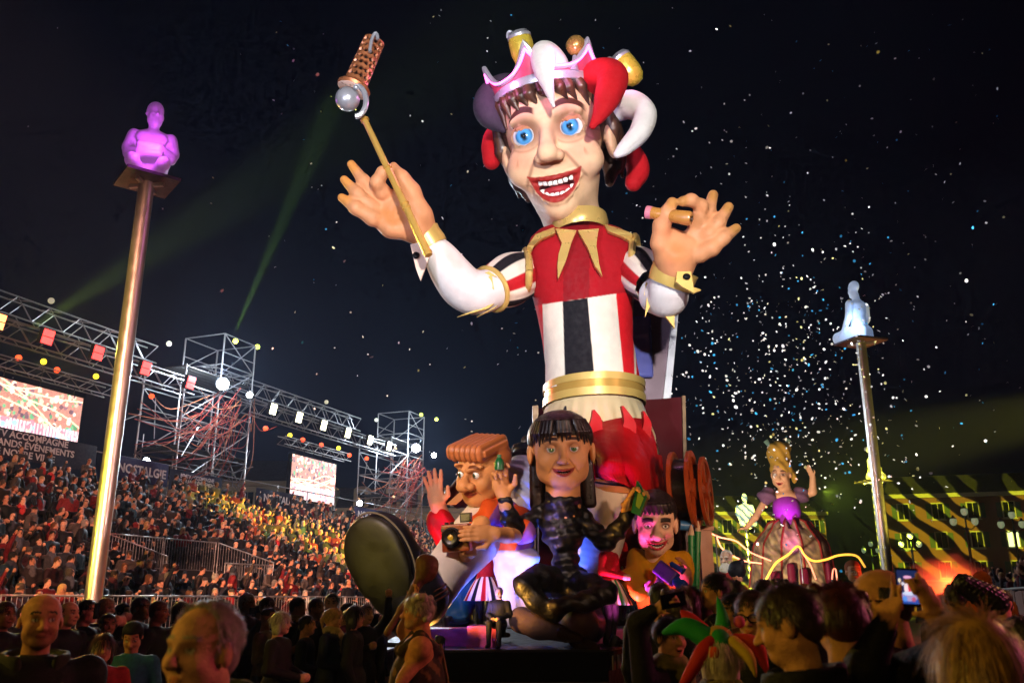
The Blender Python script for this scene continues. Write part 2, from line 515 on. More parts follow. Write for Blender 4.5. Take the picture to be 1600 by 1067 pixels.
def head_paint(M, c):
    """colours of a face: c = lips, brow, shade, eye white / iris when the eyes are not separate balls, stubble"""
    Mi = np.linalg.inv(M)
    def f(V, col):
        q = V @ Mi[:3, :3].T + Mi[:3, 3]
        x, y, z = q.T
        front = smooth(-y, .12, .2)
        es = c.get('es', .068)
        ax = np.abs(x)
        near = (np.abs(z) < .75) & (ax < .6) & (np.abs(y) < .7)
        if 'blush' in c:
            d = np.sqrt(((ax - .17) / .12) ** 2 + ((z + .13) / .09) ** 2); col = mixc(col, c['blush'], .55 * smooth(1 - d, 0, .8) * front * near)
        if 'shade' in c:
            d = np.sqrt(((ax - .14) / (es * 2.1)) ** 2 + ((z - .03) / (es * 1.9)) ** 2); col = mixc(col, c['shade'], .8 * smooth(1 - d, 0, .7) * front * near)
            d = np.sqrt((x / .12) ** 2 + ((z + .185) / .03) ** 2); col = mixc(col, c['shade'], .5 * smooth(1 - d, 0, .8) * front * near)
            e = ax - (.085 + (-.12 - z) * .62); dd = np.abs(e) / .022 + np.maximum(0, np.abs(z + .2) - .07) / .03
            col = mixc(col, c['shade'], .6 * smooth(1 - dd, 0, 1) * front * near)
        mz, mw, op, sm = c.get('mouth_z', -.285), c.get('mouth_w', .12), c.get('open', 0), c.get('smile', .02)
        t = np.clip(x / mw, -1.15, 1.15)
        zc = mz + sm * t * t
        if op:
            lo = mz + sm - (op + sm) * np.clip(1 - t * t, 0, 1) ** .7
            at = np.abs(x / mw); tp = np.clip(1.15 - .75 * at, .1, 1) * .62
            inm = smooth(zc + .026 * tp - z, -.004, .006) * smooth(z - lo + .027 * tp, -.004, .006) * smooth(1.06 - at, 0, .03) * (y < -.12)
            col = mixc(col, c['lips'], inm * near)
            cav = (z < zc - .01) & (z > lo + .012) & (np.abs(t) < .93) & (y > -.325 + .1 * t * t) & (y < -.05)
            col = np.where((cav & near)[:, None], hx('#3a0a0c'), col)
        else:
            w = smooth(1 - np.maximum(np.abs(z - zc) / (.045 * (1.12 - np.abs(t)) + .004), np.abs(t) / 1.05), 0, .25) * front
            col = mixc(col, c['lips'], w * near)
            w = smooth(1 - np.maximum(np.abs(z - zc) / .009, np.abs(t)), 0, .4) * front
            col = mixc(col, c['lips'] * .25, w * near)
        if 'brow' in c:
            bh, ba = c.get('brow_z', .125), c.get('brow_arch', .03)
            tt = (ax - .145) / .1
            zz = bh + ba * (1 - tt * tt) - .01 * tt
            w = smooth(1 - np.maximum(np.abs(z - zz) / c.get('brow_t', .024), np.abs(tt)), 0, .25) * front
            col = mixc(col, c['brow'], w * near)
        if 'white' in c:
            ex, ez = (ax - .14) / (es * .95), (z - .012) / (es * .5)
            d = np.sqrt(ex ** 2 + ez ** 2)
            col = mixc(col, c['shade'] * .5 if 'shade' in c else col * .4, smooth(1.35 - d, 0, .3) * front * near * .8)
            col = mixc(col, c['white'], smooth(1 - d, 0, .25) * front * near)
            d = np.sqrt((x - np.sign(x) * .14 - c.get('gaze', 0)) ** 2 + (z - .012) ** 2) / (es * .45)
            col = mixc(col, c.get('iris', hx('#20140c')), smooth(1 - d, 0, .3) * front * near)
        if 'stubble' in c:
            w = smooth(-z, .17, .26) * smooth(-y, .0, .15) * .45; col = mixc(col, c['stubble'], w * near)
        return col
    return f

def eyeball(name, M, x, parent, r=.075, iris='#2f7fd0', gaze=(0, 0), y=-.268, z=.015, n=40, white='#eef0ee'):
    s = np.linalg.norm(M[:3, 0]); Rm = M[:3, :3] / s
    c = M[:3, :3] @ np.array((x, y, z)) + M[:3, 3]
    b = MB(); b.ell((0, 0, 0), 1.0, rotm(R(90)), n)
    V = b.V[0]
    g = np.array((gaze[0], -1, gaze[1])); g /= np.linalg.norm(g)
    a = np.arccos(np.clip(V @ g, -1, 1))
    col = np.tile(hx(white), (len(V), 1))
    col = mixc(col, hx(iris) * .35, smooth(-a, -.72, -.66)); col = mixc(col, hx(iris), smooth(-a, -.66, -.56) * .9)
    col = mixc(col, hx('#9fd0f0') if iris == '#2f7fd0' else hx(iris) * 1.5, smooth(-a, -.46, -.32) * .4)
    col = mixc(col, np.zeros(3) + .003, smooth(-a, -.28, -.22))
    me = mesh_np(name, (V * r * s) @ Rm.T + c, b.F, mat('glossy eye', None, .12, vary=.02, coat=1.0, rvary=.03), col)
    return link(name, me, parent)

def teeth(name, M, parent, mz, mw, op, sm, n=8, col='#f2efe6'):
    """upper and lower rows set into an open mouth"""
    s = np.linalg.norm(M[:3, 0]); Rm = M[:3, :3] / s
    m = mat('tooth enamel', hx(col), .25, vary=.05, coat=.6)
    for row in (0, 1):
        for i in range(n):
            t = (i + .5) / n * 2 - 1; t *= .84
            zz = (mz + sm * t * t - op * .13) if row == 0 else (mz + sm - (op + sm) * (1 - t * t) ** .7 + op * .22)
            if row == 1 and abs(t) > .7: continue
            hgt = op * (.36 if row == 0 else .3) * (1 - .35 * abs(t))
            c = M[:3, :3] @ np.array((mw * t, -.318 + .1 * t * t + .015 * row, zz)) + M[:3, 3]
            sd = Sdf(); w = mw * .84 / n * 1.0
            sd.box((0, 0, 0), np.array((w, .02, hgt * .55)) * s, .35 * w * s, hx(col), 0, Rm @ rotm(0, 0, t * .5))
            V, Q, _ = sd.build(w * s * .45)
            link('tooth', mesh_np('tooth', V + c, Q, m, None), parent)

# ------------------------------------------------------------------ lamps
def proj(V):
    V = np.asarray(V, float); d = V - np.array((0, 0, EYE))
    dep = d[..., 1] * CT + d[..., 2] * ST; up = -d[..., 1] * ST + d[..., 2] * CT
    return 800 + FOC * d[..., 0] / dep, 533.5 - FOC * up / dep

def spot(loc, target, power, col, cone, blend=.3, size=.25, name='stage_light'):
    l = bpy.data.lights.new(name, 'SPOT')
    l.energy, l.color = power, [float(c) for c in col]
    l.spot_size, l.spot_blend, l.shadow_soft_size = R(cone), blend, size
    o = bpy.data.objects.new(name, l); C.objects.link(o)
    o.location = [float(v) for v in loc]
    d = Vector([float(v) for v in target]) - o.location
    o.rotation_euler = d.to_track_quat('-Z', 'Y').to_euler()
    return o

def glow(loc, power, col, size=.1, name='lamp_glow'):
    l = bpy.data.lights.new(name, 'POINT')
    l.energy, l.color, l.shadow_soft_size = power, [float(c) for c in col], size
    o = bpy.data.objects.new(name, l); C.objects.link(o); o.location = [float(v) for v in loc]
    return o


# ------------------------------------------------------------------ people and hands
def hand_prims(sd, w, d, n, L, col, curl=(.3, .3, .35, .4), thumb=.4, side=1, spread=.08, k=None):
    """wrist w, direction d of the fingers, palm normal n; five fingers that curl towards n"""
    w, d, n = [np.asarray(v, float) for v in (w, d, n)]
    d = d / np.linalg.norm(d); n = n - d * (n @ d); n /= np.linalg.norm(n); b = np.cross(d, n) * side
    k = .05 * L if k is None else k
    sd.ell(w + d * .26 * L, np.array((.30, .215, .10)) * L, col, k * 2, np.stack([d, b, n], 1))
    ln, wr = (.42, .47, .44, .34), (.052, .053, .05, .043)
    for i in range(4):
        p = w + d * .46 * L + b * (.155 - .1 * i) * L
        a, di = curl[i] * .6, d + b * spread * (1.5 - i); di /= np.linalg.norm(di)
        pts = [w + d * .3 * L + b * (.12 - .08 * i) * L, p]
        for f in (.46, .30, .24):
            p = p + (di * math.cos(a) + n * math.sin(a)) * ln[i] * L * f; pts.append(p); a += curl[i]
        sd.chain(pts, [wr[i] * L * f for f in (1.1, 1.1, 1.0, .9, .75)], col, k * .6)
    p = w + d * .1 * L + b * .13 * L; v = b * .75 + d * .62 + n * thumb; v /= np.linalg.norm(v)
    p2 = p + v * .24 * L; v2 = d * .9 + n * thumb * .8 + b * .15; v2 /= np.linalg.norm(v2)
    sd.chain([p, p2, p2 + v2 * .2 * L], [.075 * L, .06 * L, .045 * L], col, k)

SKINS = [hx(c) for c in ('#c99273', '#d4a384', '#b57f60', '#c48a6c', '#8a5a40')]
HAIRS = [hx(c) for c in ('#15100d', '#241710', '#3a2416', '#5a3a20', '#8a8580', '#6b6660', '#a98a58', '#1c1614')]
COATS = [hx(c) for c in ('#0d0d10', '#141318', '#1b1a20', '#11141f', '#1f1512', '#2a0f12', '#5a0f14', '#2b2a2c', '#3c342c', '#173040', '#4a4440', '#0f0f12', '#181820', '#701a1c', '#6b6258', '#23262e')]
COATN = ['black', 'black', 'charcoal', 'navy', 'dark brown', 'dark plum', 'dark red', 'grey', 'brown', 'dark teal', 'taupe', 'black', 'charcoal', 'red', 'beige', 'slate']

def head_M(pos, size, yaw=0, pitch=0, roll=0):
    M = np.eye(4); M[:3, :3] = rotm(0, -roll, 0) @ rotm(0, 0, yaw) @ rotm(-pitch, 0, 0) * size; M[:3, 3] = pos
    return M

def hair_prims(sd, M, kind, col, grow=1.0):
    s = np.linalg.norm(M[:3, 0]); Rm = M[:3, :3] / s
    T = lambda *q: M[:3, :3] @ np.array(q, float) + M[:3, 3]
    E = lambda c, r, k=.05: sd.ell(T(*c), np.array(r) * s * grow, col, k * s, Rm)
    if kind in ('short', 'grey_short', 'long', 'pony', 'bob', 'bun', 'curly'):
        E((0, .1, .17), (.355, .425, .36), 0)
        E((0, .28, -.05), (.27, .24, .28))
    if kind == 'balding':
        E((0, .17, .04), (.36, .36, .24), 0); E((0, .3, -.08), (.27, .2, .22))
    if kind in ('long', 'bob'):
        E((0, .26, -.3), (.34, .2, .35), .1)
        for x in (-1, 1): E((.31 * x, .06, -.25), (.09, .17, .35 if kind == 'long' else .3), .06)
        if kind == 'long': E((0, .3, -.6), (.3, .15, .3), .1)
    if kind == 'pony':
        sd.chain([T(0, .48, .12), T(0, .62, -.1), T(0, .6, -.5)], [.1 * s, .11 * s, .03 * s], col, .05 * s)
    if kind == 'bun': E((0, .5, .2), (.15, .15, .15))
    if kind == 'curly':
        for i in range(22):
            a = random.uniform(-2.2, 2.2) ; z = random.uniform(-.2, .45)
            E((.33 * math.sin(a), .1 + .36 * math.cos(a) * .9, z), (.11, .11, .11), .03)
    if kind == 'hat':
        E((0, .06, .24), (.365, .43, .3), 0); sd.cap(T(0, .05, .1), T(0, .04, .16), .36 * s, .37 * s, col, .03 * s)
    if kind == 'cap':
        E((0, .06, .22), (.355, .42, .28), 0); E((0, -.42, .16), (.22, .2, .03), .03)
    if kind == 'hood':
        E((0, .16, .08), (.42, .42, .48), 0)

def person_mesh(pal, h=.03, seated=False, arms=('down', 'down'), yaw=0, pitch=0, roll=0, hair='short', fat=1.0, detail=0, long=False, skirt=None, fine=None, child=False, hands=False, scarf=None, lean=0.0, faceopt=None, nohair=False, nopaint=False):
    sd = Sdf(.05); sk, co, lg, ha = pal['skin'], pal['coat'], pal['legs'], pal['hair']
    pz = .50 if seated else .95
    SHOE = hx('#100c0a')
    for x in (-1, 1):
        if seated: kn, an = (.12 * x, -.42, .53), (.12 * x, -.44, .1)
        else: kn, an = (.10 * x, -.02, .5), (.10 * x, .03, .09)
        sd.chain([(.085 * x, 0, pz - .02), kn, an], [.10 * fat, .072, .052], lg, .03)
        sd.cap((an[0], an[1] + .02, .05), (.12 * x, an[1] - .17, .04), .05, .04, SHOE, .03)
    up = lambda z: (0, -lean * (z - pz), z)
    sd.ell((0, 0, pz + .02), (.175 * fat, .135 * fat, .15), co if (long or skirt is None) else lg, .05)
    sd.ell(up(pz + .27), (.18 * fat, .125 * fat, .25), co, .06)
    sd.ell(up(pz + .42), (.205 * fat, .115, .12), co, .06)
    if long and not seated: sd.cap((0, 0, pz), (0, .01, .55), .17 * fat, .2 * fat, co, .06)
    if scarf is not None:
        sd.ell(up(pz + .55), (.115, .115, .06), scarf, .02); sd.ell((.03, -.12 - lean * .5, pz + .42), (.06, .04, .13), scarf, .02)
    ylean = -lean * .47
    ends = []
    for x, a in zip((-1, 1), arms):
        sh = np.array((.195 * x * fat, ylean, pz + .45))
        if not isinstance(a, str): el, wr = [np.array(v, float) for v in a]
        else:
            el, wr = {'down': ((.25, .03, .18), (.23, -.07, -.05)), 'front': ((.26, .0, .2), (.08, -.28, .12)), 'phone': ((.24, -.2, .27), (.07, -.36, .55)),
                      'up': ((.30, -.08, .62), (.24, -.16, .90)), 'clap': ((.26, -.12, .22), (.035, -.34, .36)), 'pocket': ((.29, .05, .2), (.2, -.1, .02)), 'bent': ((.25, -.02, .2), (.16, -.3, .3))}[a]
            el = np.array((el[0] * x, el[1] + ylean, el[2] + pz)); wr = np.array((wr[0] * x, wr[1] + ylean, wr[2] + pz))
        sd.chain([sh, el, wr], [.075 * fat, .062, .045], co, .035)
        d = wr - el; d = d / np.linalg.norm(d)
        ends.append((wr, d))
        if hands: hand_prims(sd, wr + d * .02, d, (-x * .6, -.5, .3) if a != 'down' else (-x, 0, 0), .185, sk, side=x)
        else: sd.ell(wr + d * .06, (.05, .05, .055), sk, .02)
    hz = (1.635 if not seated else .5 + .685)
    HM = head_M((0, ylean * 1.35 - .025, hz), .238 if not child else .26, yaw, pitch, roll)
    hs = Sdf(.02) if fine else sd
    head_prims(hs, HM, sk, faceopt, detail)
    hs.cap((0, ylean + .03, pz + .46), (0, ylean * 1.3 + .015, hz - .07), .062, .055, sk, .03)
    if not fine and hair != 'bald' and not nohair: hair_prims(sd, HM, hair, ha)
    V, Q, K = sd.build(h)
    if fine:
        V2, Q2, K2 = hs.build(fine)
        Q = np.concatenate([Q, Q2 + len(V)]); V = np.concatenate([V, V2]); K = np.concatenate([K, K2])
    fc = dict(lips=sk * np.array((.75, .42, .4)), brow=ha * .8, shade=sk * .45, white=hx('#b8b0a6'), iris=hx('#1a120c'), es=.06)
    fo = faceopt or {}
    for kk in ('open', 'mouth_w', 'mouth_z', 'smile', 'gaze', 'stubble', 'blush'):
        if kk in fo: fc[kk] = fo[kk]
    if nopaint: return V, Q, K, HM, ends
    isskin = np.abs(K - sk).sum(1) < 1e-4
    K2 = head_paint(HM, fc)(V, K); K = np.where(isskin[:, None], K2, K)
    if skirt is not None:      # pleated, striped skirt
        pass
    return V, Q, K, HM, ends

def strands(M, kind, col, n, length, width=.011, seed=0, zmin=-.1, front=.25, mess=.25, recede=None):
    """hair strands as thin ribbons growing over the scalp; M = head frame"""
    g = np.random.default_rng(seed)
    V, Q, K = [], [], []
    lon = kind in ('long', 'bob', 'curly')
    while len(Q) < n:
        v = g.normal(size=3); v /= np.linalg.norm(v)
        p = np.array((0, .1, .16)) + v * np.array((.352, .422, .355))
        if p[2] < zmin or (p[1] < -front + .9 * max(0, .22 - p[2]) and p[2] < .26): continue
        if recede is not None and p[1] < recede: continue
        if kind == 'balding' and (p[2] > .22 or p[1] < -.02): continue
        nrm = v / np.array((.352, .422, .355)); nrm /= np.linalg.norm(nrm)
        dn = np.array((0, -.25 if p[1] < -.05 else .2, -1.0)) if not lon else np.array((0, .12, -1.0))
        if p[2] > .42: dn = np.array((v[0] * 1.2, -.6, -.2))
        t = dn - nrm * (dn @ nrm); t /= np.linalg.norm(t) + 1e-9
        t += g.normal(size=3) * mess; L = length * g.uniform(.6, 1.3); t /= np.linalg.norm(t)
        sdv = np.cross(nrm, t); sdv /= np.linalg.norm(sdv) + 1e-9
        w = width * g.uniform(.6, 1.4); c = col * g.uniform(.55, 1.5)
        pts = [p - nrm * .01, p + t * L * .5 + nrm * (.03 if not lon else .02), p + t * L + (nrm * .015 if not lon else nrm * -.02 + np.array((0, 0, -.05)))]
        i = len(V) * 1
        for q, ww in zip(pts, (w, w * .8, w * .15)): V += [q - sdv * ww, q + sdv * ww]; K += [c, c]
        Q += [(i, i + 1, i + 3, i + 2), (i + 2, i + 3, i + 5, i + 4)]
    V = np.array(V) @ M[:3, :3].T + M[:3, 3]
    return V, np.array(Q), np.array(K)

def person_at(name, x, y, z, heading, label, group, pal, scale=1.0, recede=None, **k):
    """heading 0 faces the camera, +90 faces the right of the picture"""
    fine = k.get('fine'); hair = k.get('hair', 'short')
    Wm = Matrix.Translation((float(x), float(y), float(z))) @ Matrix.Rotation(R(heading), 4, 'Z') @ Matrix.Scale(scale, 4)
    if 'arms' in k:      # arms given as points of the place: elbow, wrist
        Wi = np.array(Wm.inverted())
        k['arms'] = tuple(a if isinstance(a, str) or a[0] is not None else [Wi[:3, :3] @ np.asarray(q) + Wi[:3, 3] for q in a[1:]] for a in k['arms'])
    V, Q, K, HM, ends = person_mesh(pal, **(dict(k, nohair=True) if fine else k))
    me = mesh_np(name, V, Q, M_PERSON, K)
    o = link(name, me, None, label=label, cat='person', group=group)
    o.matrix_basis = Wm
    if fine and hair != 'bald':
        hd = Sdf(.02); hair_prims(hd, HM, hair, pal['hair'], .985)
        hd.box(HM[:3, :3] @ np.array((0, -.52, -.12)) + HM[:3, 3], np.array((.27, .42, .42)) * .238, .02, None, .012, HM[:3, :3] / np.linalg.norm(HM[:3, 0]), True)
        if hair in ('short', 'balding', 'grey_short'): hd.box(HM[:3, :3] @ np.array((0, -.25, -.45)) + HM[:3, 3], np.array((.5, .35, .48)) * .238, .02, None, .012, HM[:3, :3] / np.linalg.norm(HM[:3, 0]), True)
        if recede is not None: hd.box(HM[:3, :3] @ np.array((0, -.6 + recede, .1)) + HM[:3, 3], np.array((.33, .6, .8)) * .238, .02, None, .02, HM[:3, :3] / np.linalg.norm(HM[:3, 0]), True)
        V1, Q1, K1 = hd.build(.008)
        L = {'short': .13, 'grey_short': .1, 'balding': .1, 'long': .45, 'bob': .4, 'curly': .22, 'pony': .25, 'bun': .2}.get(hair, 0)
        if L:
            V2, Q2, K2 = strands(HM, hair, pal['hair'], 6000 if fine < .009 else 1500, L, .0055 if fine < .009 else .011, seed=int(abs(x) * 97 + y * 13), recede=recede, mess=.12 if hair in ('long', 'bob') else .25)
            Q1 = np.concatenate([Q1, Q2 + len(V1)]); V1 = np.concatenate([V1, V2]); K1 = np.concatenate([K1, K2])
        hm = mesh_np('hair', V1, Q1, M_HAIR if L else M_PERSON, K1)
        ho = bpy.data.objects.new('hair' if L else 'hat', hm); C.objects.link(ho); ho.parent = o
    return o, Wm, HM, ends

def pal(skin=None, hair=None, coat=None, legs='#101014'):
    f = lambda v, L: (hx(v) if isinstance(v, str) else (L[random.randrange(len(L))] if v is None else v))
    return dict(skin=f(skin, SKINS), hair=f(hair, HAIRS), coat=f(coat, COATS), legs=hx(legs))

# ================================================================== the square: ground, grandstand, towers, screens, buildings
M_GROUND = mat('worn asphalt', hx('#3a3636'), .6, vary=.35, scale=.6, bump=.3, bscale=40)
_g = MB(); _g.grid(np.array([[(x, y, 0) for x in np.linspace(-300, 300, 9)] for y in np.linspace(-60, 500, 9)])); _g.obj('ground', M_GROUND, None, kind='structure')
M_KERB = mat('stone paving', hx('#5a5450'), .65, vary=.25, scale=1.5, bump=.3, bscale=20)

# grandstand axes: along the street, and up the rows
SD = np.array((math.sin(R(21.2)), math.cos(R(21.2)), 0)); SN = np.array((-SD[1], SD[0], 0)); S0 = np.array((-9.6, 20.6, 0))
def G(t, s, z): return S0 + SD * t + SN * s + np.array((0, 0, z))
SROT = math.atan2(SD[1], SD[0])
ROWN, ROWD, ROWZ, Z0 = 14, .9, .37, .72
M_DECK = mat('grandstand deck', hx('#2a2826'), .7, vary=.3, scale=2)
M_SEAT = mat('beige seat shell', hx('#a89878'), .5, vary=.1, scale=3)

def bar_box(name, t0, t1, s0, s1, z0, z1, m, parent):
    c = (G(t0, s0, z0) + G(t1, s1, z1)) / 2
    return boxo(name, c, (t1 - t0, s1 - s0, z1 - z0), m, parent, rz=SROT)

def grandstand():
    rt = root('grandstand', G(20, 6, 0), 'long tiered grandstand full of spectators along the left side of the street', 'grandstand')
    for i in range(ROWN):
        z = Z0 + ROWZ * i; s0 = .3 + ROWD * i
        if 3 <= i <= 5:                                   # stair opening
            bar_box('tier', -8, 5.8, s0, s0 + ROWD - .003, max(0, z - .6), z, M_DECK, rt); bar_box('tier', 11.2, 66, s0, s0 + ROWD - .003, max(0, z - .6), z, M_DECK, rt)
        else: bar_box('tier', -8, 66, s0, s0 + ROWD - .003, max(0, z - .6), z, M_DECK, rt)
    bar_box('base', -8, 66, -.25, .297, 0, Z0 - .02, M_DECK, rt)
grandstand()

def barrier(t0, t1, s, z, hgt, label, group, gap=.13, m=M_GALV, p0=None, p1=None):
    a, b = (G(t0, s, z), G(t1, s, z)) if p0 is None else (np.array(p0, float), np.array(p1, float))
    L = np.linalg.norm(b - a); d = (b - a) / L
    rt = root('crowd_barrier', a, label, 'barrier', group); Z = np.array((0, 0, 1.0))
    rod('top_rail', a + Z * hgt, b + Z * hgt, .022, m, rt); rod('bottom_rail', a + Z * .15, b + Z * .15, .018, m, rt)
    for q in (a + d * .02, b - d * .02): rod('post', q, q + Z * hgt, .022, m, rt)
    n = int(L / gap)
    for i in range(1, n): rod('upright', a + d * L * i / n + Z * .15, a + d * L * i / n + Z * hgt, .009, m, rt, 5)
PLC = ['left of the steel pole', 'just right of the steel pole', 'below the stair opening', 'right of the stair opening', 'behind the standing couple', 'near the giant shoe', 'beyond the giant shoe']
k = 0
for i in range(9):
    t = -4.4 + i * 2.2
    barrier(t, t + 2.14, .0, Z0, 1.1, 'grey tubular barrier at the grandstand foot, panel %s' % (['at the far left', 'left of the steel pole', 'behind the steel pole', 'right of the steel pole', 'second right of the steel pole', 'below the stair opening', 'left of the giant shoe', 'nearest the giant shoe', 'behind the giant shoe'][i]), 'barriers at the foot of the grandstand')
# barriers round the stair opening
zs = Z0 + ROWZ * 3
barrier(5.9, 8.4, 5.65, zs + .75, 1.15, 'steel barrier along the back left of the stair opening', 'stair opening barriers'); barrier(8.45, 11.1, 5.65, zs + .75, 1.15, 'steel barrier along the back right of the stair opening', 'stair opening barriers')
for t, nm in ((5.85, 'left'), (11.15, 'right')):
    barrier(0, 0, 0, 0, 1.15, 'steel barrier up the %s side of the stair opening' % nm, 'stair opening barriers', p0=G(t, 3.1, zs), p1=G(t, 5.6, zs + .75))
barrier(8.5, 11.0, 3.1, zs - .1, 1.15, 'steel barrier in front of the stair opening', 'stair opening barriers')

# ---------------- lattice trusses
def truss(a, b, w, h, nb, label, group, name='lattice_truss', r=.04, m=M_GALV):
    a, b = np.array(a, float), np.array(b, float); L = np.linalg.norm(b - a); d = (b - a) / L; u = np.cross((0, 0, 1), d); u /= np.linalg.norm(u); Z = np.cross(d, u)
    rt = root(name, a, label, 'truss', group)
    cs = [u * w / 2 * i + Z * h / 2 * j for i, j in ((-1, -1), (1, -1), (1, 1), (-1, 1))]
    for c in cs: rod('chord', a + c, b + c, r, m, rt, 6)
    for i in range(nb):
        p, q = a + d * L * i / nb, a + d * L * (i + 1) / nb
        for k in range(4):
            c0, c1 = cs[k], cs[(k + 1) % 4]
            e = (p + c0, q + c1) if i % 2 == 0 else (p + c1, q + c0)
            if k in (1, 3) or i % 2 == 0: rod('lattice_bar', *e, r * .55, m, rt, 5)
    return rt

SB = 14.0     # line of towers and trusses behind the top row
truss(G(2, SB, 11.85), G(18.2, SB, 11.85), .6, .75, 22, 'front lighting truss above the left screen carrying the red lamps', 'lighting trusses')
truss(G(22.6, SB, 11.85), G(39.0, SB, 11.85), .6, .75, 22, 'front lighting truss between the two scaffold towers carrying the white lamps', 'lighting trusses')
truss(G(0, SB + 3, 13.9), G(18.5, SB + 3, 13.9), .7, .9, 22, 'dark rear truss above the red lamps', 'lighting trusses')
truss(G(22.6, SB + 3, 13.9), G(39.0, SB + 3, 13.9), .7, .9, 20, 'dark rear truss above the white lamps', 'lighting trusses')
truss(G(3, SB, 10.55), G(13.2, SB, 10.55), .5, .45, 16, 'small truss just over the left video screen', 'screen trusses', r=.03)
truss(G(26, SB, 10.5), G(33.2, SB, 10.5), .5, .45, 12, 'small yellow-lit truss just over the far video screen', 'screen trusses', r=.03)
for (t, lab) in ((9.0, 'left'), (16.0, 'middle'), (25.5, 'centre'), (36.0, 'right')):
    pass

# ---------------- scaffold towers
def tower(t0, wt, wd, ztop, label, seed):
    g = random.Random(seed); rt = root('scaffold_tower', G(t0, SB + wd / 2, 0), label, 'scaffold tower', 'scaffold lighting towers')
    ts = [t0 - wt / 2, t0, t0 + wt / 2]; ss = [SB, SB + wd]
    lev = np.arange(2, ztop + .01, (ztop - 2) / 8)
    for t in ts:
        for s_ in ss: rod('standard', G(t, s_, 0), G(t, s_, ztop if t > t0 - .1 else ztop - 2.3), .045, M_GALV, rt, 6)
    for z in lev:
        for s_ in ss:
            lo = ts[0] if z < ztop - 2.4 else ts[1]
            rod('ledger', G(lo, s_, z), G(ts[2], s_, z), .035, M_GALV, rt, 6)
            if z > 3: rod('ledger', G(lo, s_, z - 1.0), G(ts[2], s_, z - 1.0), .028, M_GALV, rt, 5)
        for t in ts:
            if not (t == ts[0] and z > ztop - 2.4): rod('ledger', G(t, ss[0], z), G(t, ss[1], z), .035, M_GALV, rt, 6)
    for i in range(len(lev) - 1):
        for a, b in ((0, 1), (1, 2)):
            if a == 0 and lev[i + 1] > ztop - 2.4: continue
            e = (ts[a], ts[b]) if (i + a) % 2 else (ts[b], ts[a])
            rod('brace', G(e[0], ss[0], lev[i]), G(e[1], ss[0], lev[i + 1]), .028, M_GALV, rt, 5)
            rod('brace', G(e[1], ss[1], lev[i]), G(e[0], ss[1], lev[i + 1]), .028, M_GALV, rt, 5)
        rod('brace', G(ts[2], ss[i % 2], lev[i]), G(ts[2], ss[1 - i % 2], lev[i + 1]), .028, M_GALV, rt, 5)
    for k in range(34):                                  # loose tubes
        a, b = G(g.uniform(ts[0], ts[2]), g.choice(ss), g.uniform(5, ztop - 4)), None
        b = a + SD * g.uniform(-2, 2) + SN * g.uniform(-.6, .6) + np.array((0, 0, g.uniform(-2.5, 2.5))); rod('loose_tube', a, b, .025, M_GALV, rt, 5)
    for z, lo in ((ztop - 2.4, ts[0]), (ztop - 6.4, ts[0])):  # plank platforms
        for k in range(6):
            s0 = ss[0] + wd * k / 6; bar_box('plank', lo, ts[2], s0 + .03, s0 + wd / 6 - .03, z, z + .05, M_DECK, rt)
    # hoist mast on the street side of the tower
    # tangled paper streamers
    m = mat('red paper streamer', hx('#8a2818'), .8, vary=.25); m2 = mat('orange paper streamer', hx('#9a5a3a'), .8, vary=.25)
    hub = G(t0 + .6, SB - .3, ztop - 4.2)
    for k in range(48):
        e = MB(); a = hub + np.array((g.gauss(0, .7), g.gauss(0, .6), g.gauss(0, .6)))
        b = a + SD * g.gauss(-2.0, 2.2) + np.array((0, 0, -abs(g.gauss(2.0, 1.6)))) + SN * g.gauss(0, .5)
        mid = (a + b) / 2 + np.array((g.gauss(0, .3), g.gauss(0, .3), -.3 - .9 * g.random()))
        q = crom([a, mid, b], 5); e.tube(q, .011, 4, flat=2.0, caps=False); e.obj('streamer', m if k % 3 else m2, rt)
tower(20.4, 5.2, 2.6, 15.3, 'tall scaffold lighting tower draped in red streamers, nearer the camera', 1)
tower(41.4, 5.0, 2.6, 15.2, 'far scaffold lighting tower beside the jester king\'s sleeve line', 2)

# ---------------- lamps on the trusses
def panel_lamp(t, col, est, label, zt=11.95):
    o = G(t, SB - .45, zt); rt = root('panel_floodlight', o, label, 'floodlight', 'panel floodlights on the front truss')
    rr = Matrix.Rotation(SROT, 4, 'Z') @ Matrix.Rotation(R(12), 4, 'X')
    boxo('housing', o, (.56, .2, .66), M_DARKM, rt, rot=rr)
    m = mat('lit panel %s' % label.split()[0], col, .4, emis=col, estr=est)
    for dz in (-.155, .155):
        c = Vector(o) + rr.to_3x3() @ Vector((0, -.12, dz)); boxo('panel', c, (.5, .04, .27), m, rt, rot=rr)
RED, WHT = np.array((1.0, .05, .045)), np.array((1.0, .95, .6))
for i, t in enumerate((6.95, 9.2, 11.8, 14.6, 17.6)):
    panel_lamp(t, np.array((1.0, .3, .1)) if i == 0 else RED, 4.0, ('orange lit panel floodlight at the left edge of the front truss', 'red lit panel floodlight, leftmost of the red ones', 'red lit panel floodlight just left of the steel pole', 'red lit panel floodlight just right of the steel pole', 'red lit panel floodlight beside the near scaffold tower')[i])
for i, t in enumerate((24.3, 26.8, 29.4, 32.2, 35.0, 37.6)):
    panel_lamp(t, WHT, 6, ('warm white panel floodlight, first right of the near tower', 'warm white panel floodlight, second right of the near tower', 'warm white panel floodlight, third right of the near tower', 'warm white panel floodlight, third left of the far tower', 'warm white panel floodlight, second left of the far tower', 'warm white panel floodlight, first left of the far tower')[i])
